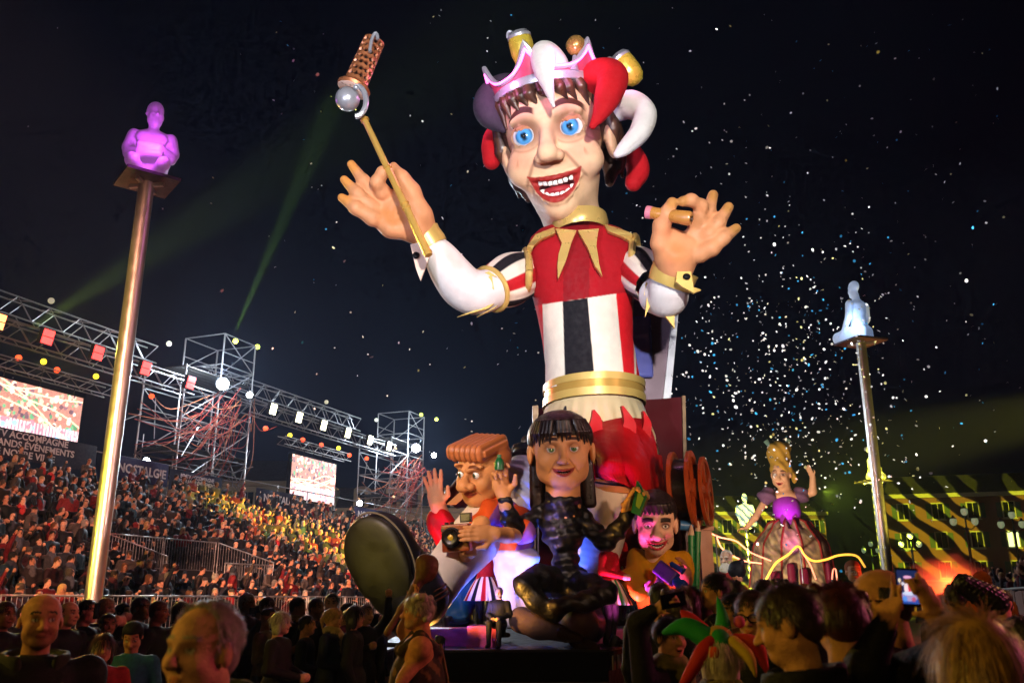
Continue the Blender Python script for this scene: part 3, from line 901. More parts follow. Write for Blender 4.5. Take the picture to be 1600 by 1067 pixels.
def round_lamp(px, py, s_, col, est, label, rad=.2):
    # small moving heads hung under the trusses
    u = W(px, py, 1.0) - np.array((0, 0, EYE)); A = np.array([[u[0], -SD[0]], [u[1], -SD[1]]]); b = (S0 + SN * s_)[:2]; lam = np.linalg.solve(A, b)[0]
    o = np.array((0, 0, EYE)) + u * lam; rt = root('moving_head_light', o, label, 'stage light', 'moving head stage lights')
    d = np.array((0, 0, EYE)) - o; d /= np.linalg.norm(d); uu = np.cross(d, (0, 0, 1)); uu /= np.linalg.norm(uu); Mx = np.eye(4); Mx[:3, :3] = np.stack([uu, np.cross(d, uu) , d], 1); Mx[:3, 3] = o
    e = MB(); e.lathe([(rad * .5, -rad * 2.2), (rad * .9, -rad * 2), (rad * 1.1, -.1), (rad * 1.15, 0)], Mx, 14); e.obj('housing', M_DARKM, rt)
    e = MB(); e.lathe([(rad, .01), (rad * .6, .03), (.01, .04)], Mx, 14); e.obj('lens', mat('lit lens %s' % ('%.1f%.1f%.1f' % tuple(col)), col, .4, emis=col, estr=est), rt)
    return o, rt
YEL, ORD = np.array((.85, .7, .03)), np.array((1.0, .08, .02))
for px, py, c, lab in ((29, 559, ORD, 'orange-red moving head light at the far left under the truss'), (68, 565, YEL, 'yellow moving head light under the leftmost red panel'), (89, 578, ORD, 'orange-red moving head light right of the yellow one'), (150, 588, YEL, 'yellow moving head light left of the steel pole'), (237, 619, ORD, 'red moving head light under the truss right of the pole'),
                       (415, 669, ORD, 'red moving head light beside the near tower'), (453, 680, YEL, 'yellow moving head light over the far screen left end'), (473, 687, ORD, 'red moving head light over the far screen left half'), (502, 695, ORD, 'red moving head light over the far screen middle'), (529, 700, YEL, 'yellow moving head light over the far screen right end'), (546, 711, ORD, 'red moving head light right of the far screen'), (573, 716, ORD, 'red moving head light left of the far tower')):
    round_lamp(px, py, SB - .2, c, 2.4, lab, .12 if px < 300 else .135)
# white floods on the towers and small white lamps low down
TOWER_LIGHTS = []
for px, py, rad, lab in ((348, 600, .3, 'blinding white floodlight in the middle of the near tower'), (390, 617, .16, 'smaller white floodlight at the right of the near tower'), (650, 700, .3, 'blinding white floodlight in the middle of the far tower'), (678, 711, .18, 'smaller white floodlight at the right of the far tower'), (229, 720, .14, 'small white floodlight on the rail left of the near tower'), (562, 786, .17, 'small white floodlight on the rail below the far screen')):
    o, rt = round_lamp(px, py, SB - .7 if py < 715 else SB - .3, np.array((.85, .93, 1.0)), 80 if rad > .25 else 40, lab, rad); TOWER_LIGHTS.append(o)
for px, py, lab in ((368, 533, 'green beam lamp on top of the near tower'), (402, 542, 'dim yellow lamp at the top right corner of the near tower'), (658, 648, 'yellow beam lamp on top of the far tower'), (682, 655, 'dim yellow lamp at the top right corner of the far tower')):
    o, rt = round_lamp(px, py, SB + .1, np.array((.75, .9, .08)), 4 if 'beam' in lab else 1.0, lab, .14); TOWER_LIGHTS.append(o)
for px, py, lab in ((80, 470, 'grey floodlight on the rear truss above the red panels'), (264, 537, 'small white lamp on the rear truss beside the near tower'), (588, 656, 'small white lamp on the rear truss beside the far tower'), (510, 628, 'small lamp on the rear truss above the far screen')):
    round_lamp(px, py, SB + 2.4, np.array((.8, .85, .6)), .35, lab, .14)

# ---------------- video screens: a lit picture of crowd and streamers
def screen(t0, t1, z0, z1, label, seed):
    g = np.random.default_rng(seed); nx, nz = int((t1 - t0) * 26), int((z1 - z0) * 34)
    X, Zz = np.meshgrid(np.linspace(0, t1 - t0, nx), np.linspace(0, z1 - z0, nz)); n = (t1 - t0) / 4
    img = np.tile(np.array((.55, .26, .2)), (nz, nx, 1)) * (.5 + .3 * g.random((nz, nx, 1)))
    for k in range(int(150 * n)):                         # heads
        cx, cz = g.uniform(0, t1 - t0), g.uniform(.75, z1 - z0); r = g.uniform(.05, .11); d = np.hypot(X - cx, (Zz - cz) * .85) < r
        img[d] = np.array([(.12, .07, .1), (.9, .6, .45), (.75, .42, .32), (.2, .1, .12), (.95, .75, .6), (.1, .3, .15)][g.integers(6)]) * g.uniform(.6, 1.2)
    low = Zz < .85; bars = (np.sin(X * 40) > .2); img[low] = np.where(bars[low][:, None], (.8, .62, .6), (.35, .2, .25))
    for k in range(int(40 * n)):
        cx, cz = g.uniform(0, t1 - t0), g.uniform(0, .9); r = g.uniform(.04, .12); d = np.hypot(X - cx, Zz - cz) < r; img[d] = np.array([(1, .8, .7), (.25, .5, .8), (1, .55, .35), (.5, .2, .25)][g.integers(4)])
    for k in range(int(2 * n) + 2):                       # streamers across
        a, b, f = g.uniform(.2, z1 - z0), g.uniform(-.5, .5), g.uniform(.5, 1.5); d = np.abs(Zz - (a + b * (X - (t1 - t0) / 2) + .25 * np.sin(X * f + k))) < .03; img[d] = (1.0, .62, .42)
    rt = root('video_screen', G(t0, SB - .1, z0), label, 'video screen', 'video screens behind the grandstand')
    P = np.array([[G(t0 + x, SB - .13, z0 + zz) for x in np.linspace(0, t1 - t0, nx)] for zz in np.linspace(0, z1 - z0, nz)])
    e = MB(); e.grid(P, img); e.obj('picture', mat('video wall', None, .5, vary=.02, emis='col', estr=2.2), rt)
    bar_box('cabinet', t0 - .06, t1 + .06, SB - .12, SB + .12, z0 - .06, z1 + .06, M_BLACK, rt)
    for t in np.linspace(t0 + .4, t1 - .4, 5): rod('hanger', G(t, SB, z1), G(t, SB, z1 + .75), .02, M_DARKM, rt, 5)
screen(4.2, 11.75, 7.65, 9.95, 'large video screen showing the crowd at the left edge, behind the grandstand', 3)
screen(27.0, 31.7, 7.35, 9.85, 'far video screen glowing pink between the two scaffold towers', 4)

# ---------------- banners on the back rail
M_TXT = mat('banner lettering', hx('#c8ccd4'), .6)
def text(body, parent, loc, size, rot, m=M_TXT, align='CENTER', name='lettering', ext=.004, sx=1.0, bold=0.0):
    cu = bpy.data.curves.new(name, 'FONT'); cu.body = body; cu.size = size; cu.align_x = align; cu.align_y = 'CENTER'; cu.extrude = ext; cu.resolution_u = 3; cu.space_line = .95; cu.offset = bold
    tmp = bpy.data.objects.new('tmp', cu); C.objects.link(tmp)
    me = bpy.data.meshes.new_from_object(tmp.evaluated_get(bpy.context.evaluated_depsgraph_get())); bpy.data.objects.remove(tmp)
    me.materials.clear(); me.materials.append(m)
    o = link(name, me, parent); o.matrix_basis = Matrix.Translation([float(v) for v in loc]) @ rot @ Matrix.Diagonal((sx, 1, 1, 1)); return o
TROT = Matrix.Rotation(SROT, 4, 'Z') @ Matrix.Rotation(R(90), 4, 'X')
NAVY, BLUEV = mat('navy banner', hx('#141c38'), .7, vary=.1), mat('violet blue banner', hx('#1a1a50'), .7, vary=.1)
def banner(t0, t1, body, label, m, size, z0=6.75, z1=7.75, sx=1.0, bold=0.0):
    rt = root('banner', G(t0, 13.35, z0), label, 'banner', 'banners along the top rail'); n = 14
    P = lambda off: np.array([[G(t, 13.3 + off + .015 * math.sin(t * 3 + j), z) for t in np.linspace(t0, t1, n)] for j, z in enumerate((z0, (z0 + z1) / 2, z1))])
    e = MB(); e.grid(P(0)); e.grid(P(.012)[::-1]); e.obj('cloth', m, rt)
    text(body, rt, G((t0 + t1) / 2, 13.25, (z0 + z1) / 2), size, TROT, sx=sx, bold=bold)
banner(5.2, 12.3, 'BFMTV ACCOMPAGNE\nLES GRANDS ÉVÉNEMENTS\nDE NOTRE VILLE', 'navy banner with three lines of white capitals under the left screen', NAVY, .36, 6.85, 7.95, 1.1, .008)
banner(13.3, 16.6, 'NOSTALGIE', 'violet blue banner with large white letters behind the steel pole', BLUEV, .55, 6.7, 7.75, 1.0, .015)
banner(16.7, 20.4, 'BFMTV ACCOMPAGNE\nLES GRANDS ÉVÉNEMENTS\nDE NOTRE VILLE', 'navy banner with white capitals left of the near tower', NAVY, .26, 6.6, 7.6, .9, .006)
banner(23.2, 27.6, 'NOSTALGIE', 'navy banner with large white letters left of the far screen', NAVY, .55, 6.5, 7.45, 1.1, .015)
banner(33.2, 37.4, 'NOSTALGIE', 'dark banner with large white letters right of the far screen', BLUEV, .6, 6.45, 7.4, 1.1, .015)
rb = root('top_rail', G(0, 13.4, 5.5), 'grey steel rail behind the last row of the grandstand', 'railing')
for z in (6.4, 7.75): rod('rail', G(2, 13.42, z), G(60, 13.42, z), .03, M_GALV, rb, 6)
for t in np.arange(2, 60, 2.9): rod('post', G(t, 13.42, 5.2), G(t, 13.42, 7.8), .03, M_GALV, rb, 6)

# ---------------- steel columns with seated resin figures
M_RESIN = mat('translucent resin', hx('#dcdce4'), .45, vary=.05, scale=3)
def resin(name, loc, scale, heading, label, col, est, pose, wx=1.0):
    sd = Sdf(.04); c = hx('#d8d8e0')
    big = pose == 'arms'
    HMr = head_M((0, -.04, 1.02 if big else 1.0), .42 if big else .33, R(18) if big else 0, 0)
    head_prims(sd, HMr, c, dict(ear=.9), 1); sd.cap((0, .02, .68), (0, .0, .88), .10, .08, c)
    sd.ell((0, .0, .56), (.25, .17, .22), c); sd.ell((0, .01, .67), (.29, .15, .11), c); sd.ell((0, .02, .3), (.23, .17, .22), c); sd.ell((0, .05, .13), (.27, .22, .15), c)
    for x in (-1, 1):
        sd.ell((.1 * x, .14, .13), (.12, .12, .13), c)
        if big:                       # forearms folded over drawn-up legs
            sd.ell((.12 * x, -.13, .6), (.13, .06, .1), c)
            sd.ell((.29 * x, .0, .64), (.105, .115, .12), c); sd.chain([(.31 * x, 0, .60), (.345 * x, -.02, .45), (.33 * x, -.08, .34)], [.1, .1, .085], c, .02); sd.chain([(.33 * x, -.1, .34), (.15 * x, -.27, .35 + .05 * x), (-.16 * x, -.3, .36 + .05 * x)], [.085, .075, .055], c, .015)
            sd.chain([(.16 * x, 0, .1), (.24 * x, -.36, .14), (.1 * x, -.16, .05)], [.13, .1, .07], c)
        else:                         # kneeling, hands on thighs
            sd.chain([(.29 * x, .02, .66), (.33 * x, .0, .45), (.28 * x, -.2, .24)], [.095, .08, .06], c, .02); sd.ell((.26 * x, -.26, .2), (.06, .09, .05), c); sd.chain([(.13 * x, .0, .15), (.24 * x, -.45, .13)], [.14, .11], c); sd.chain([(.24 * x, -.42, .1), (.16 * x, .05, .05), (.12 * x, .22, .05)], [.09, .07, .05], c)
    V, Q, K = sd.build(.022)
    m = mat('lit resin ' + label[:14], hx('#c8b4cc') if 'violet' in label else hx('#c4c4ce'), .5, vary=.06, emis=col, estr=est)
    o = link(name, mesh_np(name, V, Q, m, None), None, label=label, cat='statue', group='resin figures on steel columns')
    o.matrix_basis = Matrix.Translation([float(v) for v in loc]) @ Matrix.Rotation(R(heading), 4, 'Z') @ Matrix.Diagonal((scale * wx, scale, scale * 1.18, 1)); return o
def column(x, y, ztop, r, pl, rot, label):
    rt = root('steel_column', (x, y, 0), label, 'column', 'steel columns with figures')
    e = MB(); e.tube([(x, y, .12), (x, y, ztop)], r, 40); e.obj('shaft', M_STEEL, rt)
    e = MB(); e.lathe([(r * 1.9, .004), (r * 1.9, .06), (r * 1.25, .12), (r * 1.2, .2), (r * .9, .2)], np.array(Matrix.Translation((x, y, 0))), 32); e.obj('foot_plate', M_STEEL, rt)
    boxo('platform', (x, y, ztop + .04), (pl, pl, .08), mat('dark steel plate', hx('#4a3c48'), .5, .6, vary=.2), rt, rz=R(rot))
    for s_ in (-1, 1): boxo('bracket', (x + s_ * .0, y, ztop - .06), (pl * .7, .08, .1), M_STEEL, rt, rz=R(rot + 45 + 90 * (s_ > 0)))
column(-9.35, 20.4, 11.95, .19, 1.3, 38, 'tall brushed steel column with square plate in front of the grandstand')
resin('seated_statue', (-9.35, 20.4, 12.03), 1.55, 20, 'violet lit resin figure seated with folded arms on the left column', np.array((.75, .22, .92)), .16, 'arms')
column(14.5, 35.0, 11.95, .2, 1.5, 20, 'steel column streaked with yellow light at the right of the street')
resin('seated_statue', (14.5, 35.0, 12.03), 1.95, 205, 'pale blue lit resin figure kneeling on the right column', np.array((.4, .58, .95)), .28, 'kneel', .78)
column(W(1365, 750, 72)[0], 72, W(1365, 753, 72)[2], .25, 2.2, 10, 'distant steel column partly hidden behind the right column')
resin('seated_statue', (W(1365, 750, 72)[0], 72, W(1365, 752, 72)[2] + .08), 2.0, 60, 'distant yellow lit resin figure behind the right column', np.array((.8, .75, .05)), .8, 'arms')
column(W(1166, 822, 98)[0], 98, W(1166, 824, 98)[2], .22, 1.8, 30, 'distant slim column left of the queen figure')
resin('seated_statue', (W(1166, 822, 98)[0], 98, W(1166, 823, 98)[2] + .08), 2.6, 150, 'distant pale green lit resin figure left of the queen figure', np.array((.5, .8, .7)), .5, 'kneel')

# ---------------- buildings
M_GLASSB = mat('dark window glass', hx('#10131a'), .12, vary=.2)
def facade(x0, x1, y, ztop, floors, bays, label, wall, trim, name='town_building', skew=0.0, lit=(), roof='#3a3438', z0=3.5, wh=1.9, ww=1.25, dorm=0, litm=None):
    rt = root(name, ((x0 + x1) / 2, y, 0), label, 'building', 'buildings round the square')
    L = math.hypot(x1 - x0, skew); a = math.atan2(skew, x1 - x0); rr = Matrix.Rotation(a, 4, 'Z')
    P = lambda u, o, z: Vector((x0 + math.cos(a) * u + math.sin(a) * o, y + math.sin(a) * u - math.cos(a) * o, z))
    boxo('wall', P(L / 2, -5, ztop / 2), (L, 10, ztop), wall, rt, rot=rr)
    boxo('cornice', P(L / 2, .25, ztop + .15), (L + .6, .9, .5), trim, rt, rot=rr); boxo('string_course', P(L / 2, .12, z0 + .5), (L, .3, .3), trim, rt, rot=rr)
    e = MB(); c = [P(-.3, .6, ztop + .4), P(L + .3, .6, ztop + .4), P(L + .3, -10, ztop + .4), P(-.3, -10, ztop + .4)]; t = [P(1.5, -3.5, ztop + 3.2), P(L - 1.5, -3.5, ztop + 3.2), P(L - 1.5, -6.5, ztop + 3.2), P(1.5, -6.5, ztop + 3.2)]
    e.add([tuple(v) for v in c + t], [np.array([(0, 1, 5, 4), (1, 2, 6, 5), (2, 3, 7, 6), (3, 0, 4, 7), (4, 5, 6, 7)])]); e.obj('roof', mat('roof tiles ' + roof, hx(roof), .8, vary=.25, scale=2), rt, smooth=False)
    fh = (ztop - z0) / floors
    sh = mat('window shutter', hx('#3c4a44'), .7, vary=.15)
    for f in range(floors):
        for b in range(bays):
            u = L * (b + .5) / bays; z = z0 + fh * (f + .5)
            w = boxo('window', P(u, .06, z), (ww + .3, .14, wh + .3), trim, rt, rot=rr)
            pane = boxo('pane', P(u, .1, z), (ww, .12, wh), litm if (f, b) in lit else M_GLASSB, w, rot=rr)
            boxo('glazing_bar', P(u, .17, z), (.07, .05, wh), trim, w, rot=rr); boxo('sill', P(u, .22, z - wh / 2 - .2), (ww + .5, .3, .12), trim, w, rot=rr)
            for s_ in (-1, 1): boxo('shutter', P(u + s_ * (ww * .5 + .5), .1, z), (.6, .08, wh), sh, w, rot=rr)
    for d in range(dorm):
        u = L * (d + .5) / dorm; dm = boxo('dormer', P(u, -.7, ztop + 1.5), (1.7, 2.2, 2.3), trim, rt, rot=rr); boxo('dormer_pane', P(u, .44, ztop + 1.4), (.9, .1, 1.5), M_GLASSB, dm, rot=rr)
        e = MB(); cpt = P(u, .45, ztop + 2.55); e.ell((0, 0, 0), (1.0, 1.2, .45), None, 16); q = e.obj('dormer_hood', trim, dm); q.matrix_basis = Matrix.Translation(P(u, -.6, ztop + 2.6)) @ rr
    return rt
OCH, CREAM, PINKW = mat('ochre render', hx('#8a6a58'), .8, vary=.12, scale=.4), mat('cream stone', hx('#b0a48c'), .75, vary=.12, scale=.5), mat('pink render', hx('#7a4a44'), .8, vary=.12, scale=.4)
LITW = mat('lit window', hx('#d8e0a0'), .5, emis=hx('#d8e8a0'), estr=2.0)
facade(W(1385, 800, 118)[0], W(1385, 800, 118)[0] + 48, 118, 14.6, 3, 12, 'long pink town building with shutters behind the parade at the right', PINKW, CREAM, skew=-14, lit={(1, 3)}, litm=LITW)
facade(W(1085, 820, 135)[0], W(1290, 820, 135)[0], 135, 14.0, 3, 6, 'town building behind the queen figure', OCH, CREAM, lit=set())
facade(W(170, 740, 96)[0], W(475, 740, 96)[0], 96, 13.6, 3, 9, 'long cream building behind the near scaffold tower', CREAM, CREAM, dorm=0)
facade(W(490, 770, 104)[0], W(840, 770, 104)[0], 104, 11.5, 2, 9, 'cream building with arched dormer windows behind the far tower', CREAM, CREAM, dorm=7, z0=4)

# ---------------- street lamps at the right
def street_lamp(px, py_top, Y, label):
    x = W(px, 900, Y)[0]; zt = W(px, py_top, Y)[2]; rt = root('street_lamp', (x, Y, 0), label, 'street lamp', 'old street lamps at the right'); m = mat('green cast iron', hx('#1a2a26'), .5, .3)
    e = MB(); e.lathe([(.35, 0), (.35, .3), (.2, .5), (.16, 1.2), (.1, 1.4), (.08, zt - 1.2), (.12, zt - 1.1), (.05, zt - .9), (.05, zt - .2)], np.array(Matrix.Translation((x, Y, 0))), 14); e.obj('post', m, rt)
    gl = mat('frosted lamp globe', hx('#c8d0c0'), .4, emis=hx('#b8d8a0'), estr=.25)
    for k in range(3):
        a = k * 2.09 + .3; q = np.array((x + .75 * math.cos(a), Y + .75 * math.sin(a), zt - .55)) if k < 2 else np.array((x, Y, zt + .05))
        e = MB(); e.tube([(x, Y, zt - 1.0), ((x + q[0]) / 2, (Y + q[1]) / 2, zt - 1.1), (q[0], q[1], q[2] - .3)], .035, 6); e.obj('arm', m, rt); e = MB(); e.ell(q, (.22, .22, .28), n=14); g_ = e.obj('globe', gl, rt)
        e = MB(); e.lathe([(.2, .18), (.08, .3), (.02, .42)], np.array(Matrix.Translation(q)), 10); e.obj('finial', m, g_)
street_lamp(1430, 838, 70, 'old street lamp with pale globes in front of the striped building')
street_lamp(1521, 800, 58, 'tall dark street lamp at the right edge of the square')
street_lamp(1596, 805, 60, 'street lamp cut by the right edge of the picture')
street_lamp(1366, 850, 88, 'small pinkish street lamp beside the right column')

# ---------------- fence and raised bank at the right
FR0, FR1 = np.array((9.2, 14.5, 0)), np.array((22.5, 49, 0)); fd = (FR1 - FR0) / np.linalg.norm(FR1 - FR0); fn = np.array((fd[1], -fd[0], 0))
fr = root('board_fence', (FR0 + FR1) / 2, 'tall fence of upright brown boards along the right side of the street', 'fence')
M_BOARD = mat('brown boards', hx('#6a4030'), .65, vary=.35, scale=2.5, bump=.2, bscale=14); nL = np.linalg.norm(FR1 - FR0); fa = math.atan2(fd[1], fd[0])
bw = .3; nb_ = int(nL / bw)
for i in range(nb_):
    q = FR0 + fd * (i + .5) * bw + fn * random.uniform(-.008, .008); boxo('board', (q[0], q[1], .98 + random.uniform(-.02, .02)), (bw - .025, .03, 1.9), M_BOARD, fr, rz=fa)
for z in (.4, 1.5): boxo('rail', ((FR0 + FR1) / 2 + fn * .05 + np.array((0, 0, z))), (nL, .05, .09), M_BOARD, fr, rz=fa)
rod('top_tube', FR0 + np.array((0, 0, 1.99)), FR1 + np.array((0, 0, 1.99)), .03, M_GALV, fr)
bk = root('spectator_bank', (FR0 + FR1) / 2 + fn * 2, 'dark raised bank behind the board fence at the right', 'stand')
for i in range(4): boxo('step', (FR0 + FR1) / 2 + fn * (.7 + .9 * i) + np.array((0, 0, (.9 + .35 * i) / 2)), (nL, .9, .9 + .35 * i), M_DECK, bk, rz=fa)

# ------------------------------------------------------------------ stage lighting (lamps of the towers and trusses)
KING = W(900, 330, 18.5)
spot((2.5, -6, 7.0), W(900, 300, 18.5), 29000, (1, .93, .88), 33, .45, .35)               # follow spots on the king
spot((-8, -1, 5.0), W(830, 330, 18.5), 9000, (.74, .76, 1), 40, .5, .35)
spot((-5, 0, 8.0), G(5, 6, 3.2), 34000, (1, .42, .26), 44, .5, .4)             # warm wash over the grandstand
spot((-6, 2, 8.0), G(27, 6, 3.6), 62000, (1, .46, .30), 24, .6, .4)
spot((15, 7, 7.0), (-9.35, 20.4, 6.5), 4800, (1, .55, .5), 26, .5, .4)       # pink head on the steel column
spot((42, 46, 14), G(22, 5.5, 3.6), 800000, (1, .72, .05), 10.5, .5, .3)        # yellow pool on the rows
for i, pw in ((0, 7000), (2, 7000)):                                           # the towers' white floods
    o = TOWER_LIGHTS[i]; spot(o + np.array((.35, -.8, -.05)), (3, 16, 4), pw, (.72, .85, 1), 125, .6, .25); glow(o + np.array((.1, -.9, .4)), 2400, (.75, .88, 1), .3)
spot(G(9.2, SB - .9, 11.6), (-1, 4.5, 1.5), 8000, (.9, .72, .08), 40, .5, .3)   # yellow head on the truss
spot(G(11.8, SB - .9, 11.6), (-4.5, 11, 1.0), 5000, (1, .12, .06), 50, .5, .3)  # red panels
spot((-11, 2.5, 5.5), (-.5, 4.0, 1.4), 1800, (.95, .66, .07), 70, .5, .4)            # yellow head at the left
spot((-5, -6, 6.0), (3, 5, 1.2), 620, (1, .6, .12), 60, .5, .4)
spot((11, 5.5, 6.0), (-1.2, 3.6, 1.3), 1700, (1, .14, .30), 62, .5, .4)          # pink wash from the right
spot((13, 11, 7.0), (3, 6, 1.4), 1200, (1, .55, .12), 60, .5, .4)               # amber wash on the near crowd
spot(W(1625, 903, 33), W(1362, 690, 35), 4200, (1, .8, .08), 60, .6, .4)
spot(W(1120, 915, 30) + np.array((0, 0, .3)), W(1365, 700, 35), 3500, (1, .35, .3), 40, .5, .4)
spot((-15.5, 12, 3.5), (-9.35, 20.4, 6), 7000, (1, .78, .05), 50, .5, .4)
spot((-9, 2.5, 4.0), W(580, 872, 12.8), 9000, (.95, .72, .08), 5.5, 1.0, .3)
glow(W(1482, 914, 44), 1500, (1, .07, .015), .4)                                # red flare
# patterned light thrown on the far buildings
def gobo(loc, target, power, cone):
    o = spot(loc, target, power, (.70, .80, .03), cone, .2, .05); l = o.data; l.use_nodes = True; nt = l.node_tree; N, L = nt.nodes.new, nt.links.new
    em = next(n for n in nt.nodes if n.type == 'EMISSION'); tc = N('ShaderNodeTexCoord'); sp = N('ShaderNodeSeparateXYZ'); L(tc.outputs['Normal'], sp.inputs[0]); cb = N('ShaderNodeCombineXYZ')
    for i, ax in enumerate('XY'):
        d = N('ShaderNodeMath'); d.operation = 'DIVIDE'; L(sp.outputs[ax], d.inputs[0]); L(sp.outputs['Z'], d.inputs[1]); L(d.outputs[0], cb.inputs[i])
    w = N('ShaderNodeTexWave'); w.inputs['Scale'].default_value = 12.0; w.inputs['Distortion'].default_value = 3.0; w.inputs['Detail'].default_value = 1.0; w.inputs['Detail Scale'].default_value = 1.2; w.bands_direction = 'DIAGONAL'
    L(cb.outputs[0], w.inputs['Vector']); mr = N('ShaderNodeMapRange'); mr.inputs['From Min'].default_value = .48; mr.inputs['From Max'].default_value = .64; L(w.outputs['Fac'], mr.inputs['Value']); L(mr.outputs[0], em.inputs['Strength'])
gobo((22, 62, 9), W(1490, 860, 116), 330000, 44)
gobo((18, 82, 8), W(1190, 870, 134), 300000, 40)
spot((17, 9, 8.5), W(1225, 590, 27), 26000, (1, .97, .92), 38, .5, .3)         # added unseen white light to brighten the confetti
spot((-8.5, 2.5, 4.0), W(752, 740, 15.2), 3800, (1, .58, .14), 12, .6, .3)          # amber head on the photographer figure
spot((10, 7, 4.5), W(1072, 775, 16.3), 2400, (1, .5, .22), 20, .6, .3)              # amber head on the reels
spot((5.5, 1.5, 5.0), W(925, 770, 15.6), 2600, (1, .62, .40), 22, .7, .3)           # added soft warm light on the figures at the king's feet
glow((-8.9, 19.45, 12.75), 80, (.75, .10, 1.0), .15)                               # added point lights beside the two nearer resin figures, to model them
glow((14.0, 34.3, 12.6), 90, (.35, .6, 1.0), .15)
spot((-6, 1, 9.5), W(735, 845, 14.9), 8500, (1, .74, .68), 15, .7, .3)             # added pale light, no fixture, to lift the king's leg

# ================================================================== the giant jester king
SK, SKH = hx('#eac29a'), hx('#a06440')
king = root('jester_king_figure', (W(920, 800, 19)[0], 19, 1.0), 'giant jester king figure in red, white and black seated on the parade float', 'carnival figure')
HK = cam_frame(869, 220, 18.3, 248, R(-8), R(9), R(10.0))

def king_head():
    sd = Sdf()
    pr = dict(jaw=.12, face_w=.90, gonial=.62, nose=1.08, open=.135, mouth_w=.16, mouth_z=-.265, smile=.035, eye=.072, ear=1.15, wide=1.0, chin=.03)
    head_prims(sd, HK, SK, pr)
    s = np.linalg.norm(HK[:3, 0]); Rm = HK[:3, :3] / s
    T = lambda *q: HK[:3, :3] @ np.array(q, float) + HK[:3, 3]
    for x in (-1, 1):
        sd.ell(T(.205 * x, -.2, -.19), np.array((.085, .09, .07)) * s, SK, .08 * s, Rm)
    sd.ell(T(0, -.27, -.42), np.array((.07, .06, .06)) * s, SK, .07 * s, Rm)
    sd.cap(T(0, .02, -.4), T(.03, .04, -.62), .19 * s, .18 * s, SK, .06 * s)
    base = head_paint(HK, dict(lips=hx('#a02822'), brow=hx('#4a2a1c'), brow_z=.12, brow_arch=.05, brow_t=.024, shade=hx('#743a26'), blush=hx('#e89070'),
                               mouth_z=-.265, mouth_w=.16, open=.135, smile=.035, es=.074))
    Mi = np.linalg.inv(HK)
    def paint(V, col):
        col = base(V, col)
        q = V @ Mi[:3, :3].T + Mi[:3, 3]; x, y, z = q.T
        ax = np.abs(x)
        # airbrushed crow's feet and cheek creases
        a = np.arctan2(z - .0, ax - .14); r = np.hypot(ax - .14, z)
        w = smooth(np.cos(a * 11), .55, 1) * smooth(r, .085, .11) * (1 - smooth(r, .15, .2)) * (ax > .2) * (z < .05) * (y < -.05)
        col = mixc(col, SKH, .5 * w)
        # under-eye bags
        e = np.abs(np.hypot((ax - .14) / 1.15, z - .02) - .1); w = smooth(.012 - e, 0, .012) * (z < 0) * (y < -.1) * (ax > .06) * (ax < .23)
        col = mixc(col, SKH, .45 * w)
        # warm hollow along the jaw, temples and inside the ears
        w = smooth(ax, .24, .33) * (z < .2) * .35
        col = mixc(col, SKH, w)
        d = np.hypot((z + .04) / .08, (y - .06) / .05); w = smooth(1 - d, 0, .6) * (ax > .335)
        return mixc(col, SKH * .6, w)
    hd = sd.obj('head', 1.15 * S(220, 18.3), M_SKINPAINT, king, kc=.02 * s, paint=paint)
    for x in (-.14, .14):
        eyeball('eye', HK, x, hd, r=.084, iris='#4f9fe0', gaze=(.02, -.08), y=-.262)
        # upper lid
        ld = Sdf(); lo = T(x, -.262, .015)
        ld.ell(lo, np.array((.089, .089, .089)) * s, hx('#b07a58'), 0, Rm)
        ld.box(T(x, -.262, -.06), np.array((.2, .2, .118)) * s, 0, None, 0, Rm @ rotm(R(14)), True)
        ld.obj('eyelid', .011 * s, M_SKINPAINT, hd)
    teeth('tooth', HK, hd, -.265, .16, .135, .035, 9)
    tg = Sdf(); tg.ell(T(-.0, -.24, -.335), np.array((.1, .09, .035)) * s, hx('#b03038'), 0, Rm)
    tg.obj('tongue', .012 * s, M_SKINPAINT, hd)
    # hair: cap, side locks, fringe
    HB = hx('#4d2e1e')
    hr = Sdf(.03 * s)
    hr.ell(T(0, .12, .14), np.array((.355, .42, .36)) * s, HB, 0, Rm)
    hr.box(T(0, -.55, -.1), np.array((.28, .37, .46)) * s, .05 * s, None, .04 * s, Rm, True)
    hr.box(T(0, -.2, -.62), np.array((.5, .38, .52)) * s, .05 * s, None, .04 * s, Rm, True)
    for a in np.linspace(-80, 80, 13):
        ar = R(a); jt = random.uniform(-.02, .02)
        p0 = (.30 * math.sin(ar), .03 - .33 * math.cos(ar), .33)
        p1 = (.325 * math.sin(ar + .1) + jt, .03 - .365 * math.cos(ar + .1), .25)
        p2 = (.325 * math.sin(ar + .22) + jt, .03 - .355 * math.cos(ar + .22), .215 - .035 * random.random() - .1 * abs(a) / 80)
        hr.chain([T(*p0), T(*p1), T(*p2)], [.042 * s, .034 * s, .006 * s], HB, .01 * s)
    for x in (-1, 1):
        for i in range(4):
            hr.chain([T(.34 * x, .02 + .06 * i, .2), T(.36 * x, .03 + .07 * i, .0), T(.35 * x, .05 + .08 * i, -.12 - .05 * i)], [.06 * s, .045 * s, .012 * s], HB, .02 * s)
        hr.chain([T(.3 * x, .3, 0), T(.31 * x, .27, -.15), T(.27 * x, .2, -.3)], [.1 * s, .08 * s, .03 * s], HB, .03 * s)
    hr.obj('hair', 1.3 * S(220, 18.3), mat('modelled hair', None, .4, vary=.25, scale=6, bump=.5, bscale=9), king, paint=lambda V, c: c * (1 + .5 * np.sin(V[:, 0] * 26 + V[:, 2] * 5))[:, None] ** 1.0 * .9 + .004)
    return s, T, Rm
KS, KT, KR = king_head()

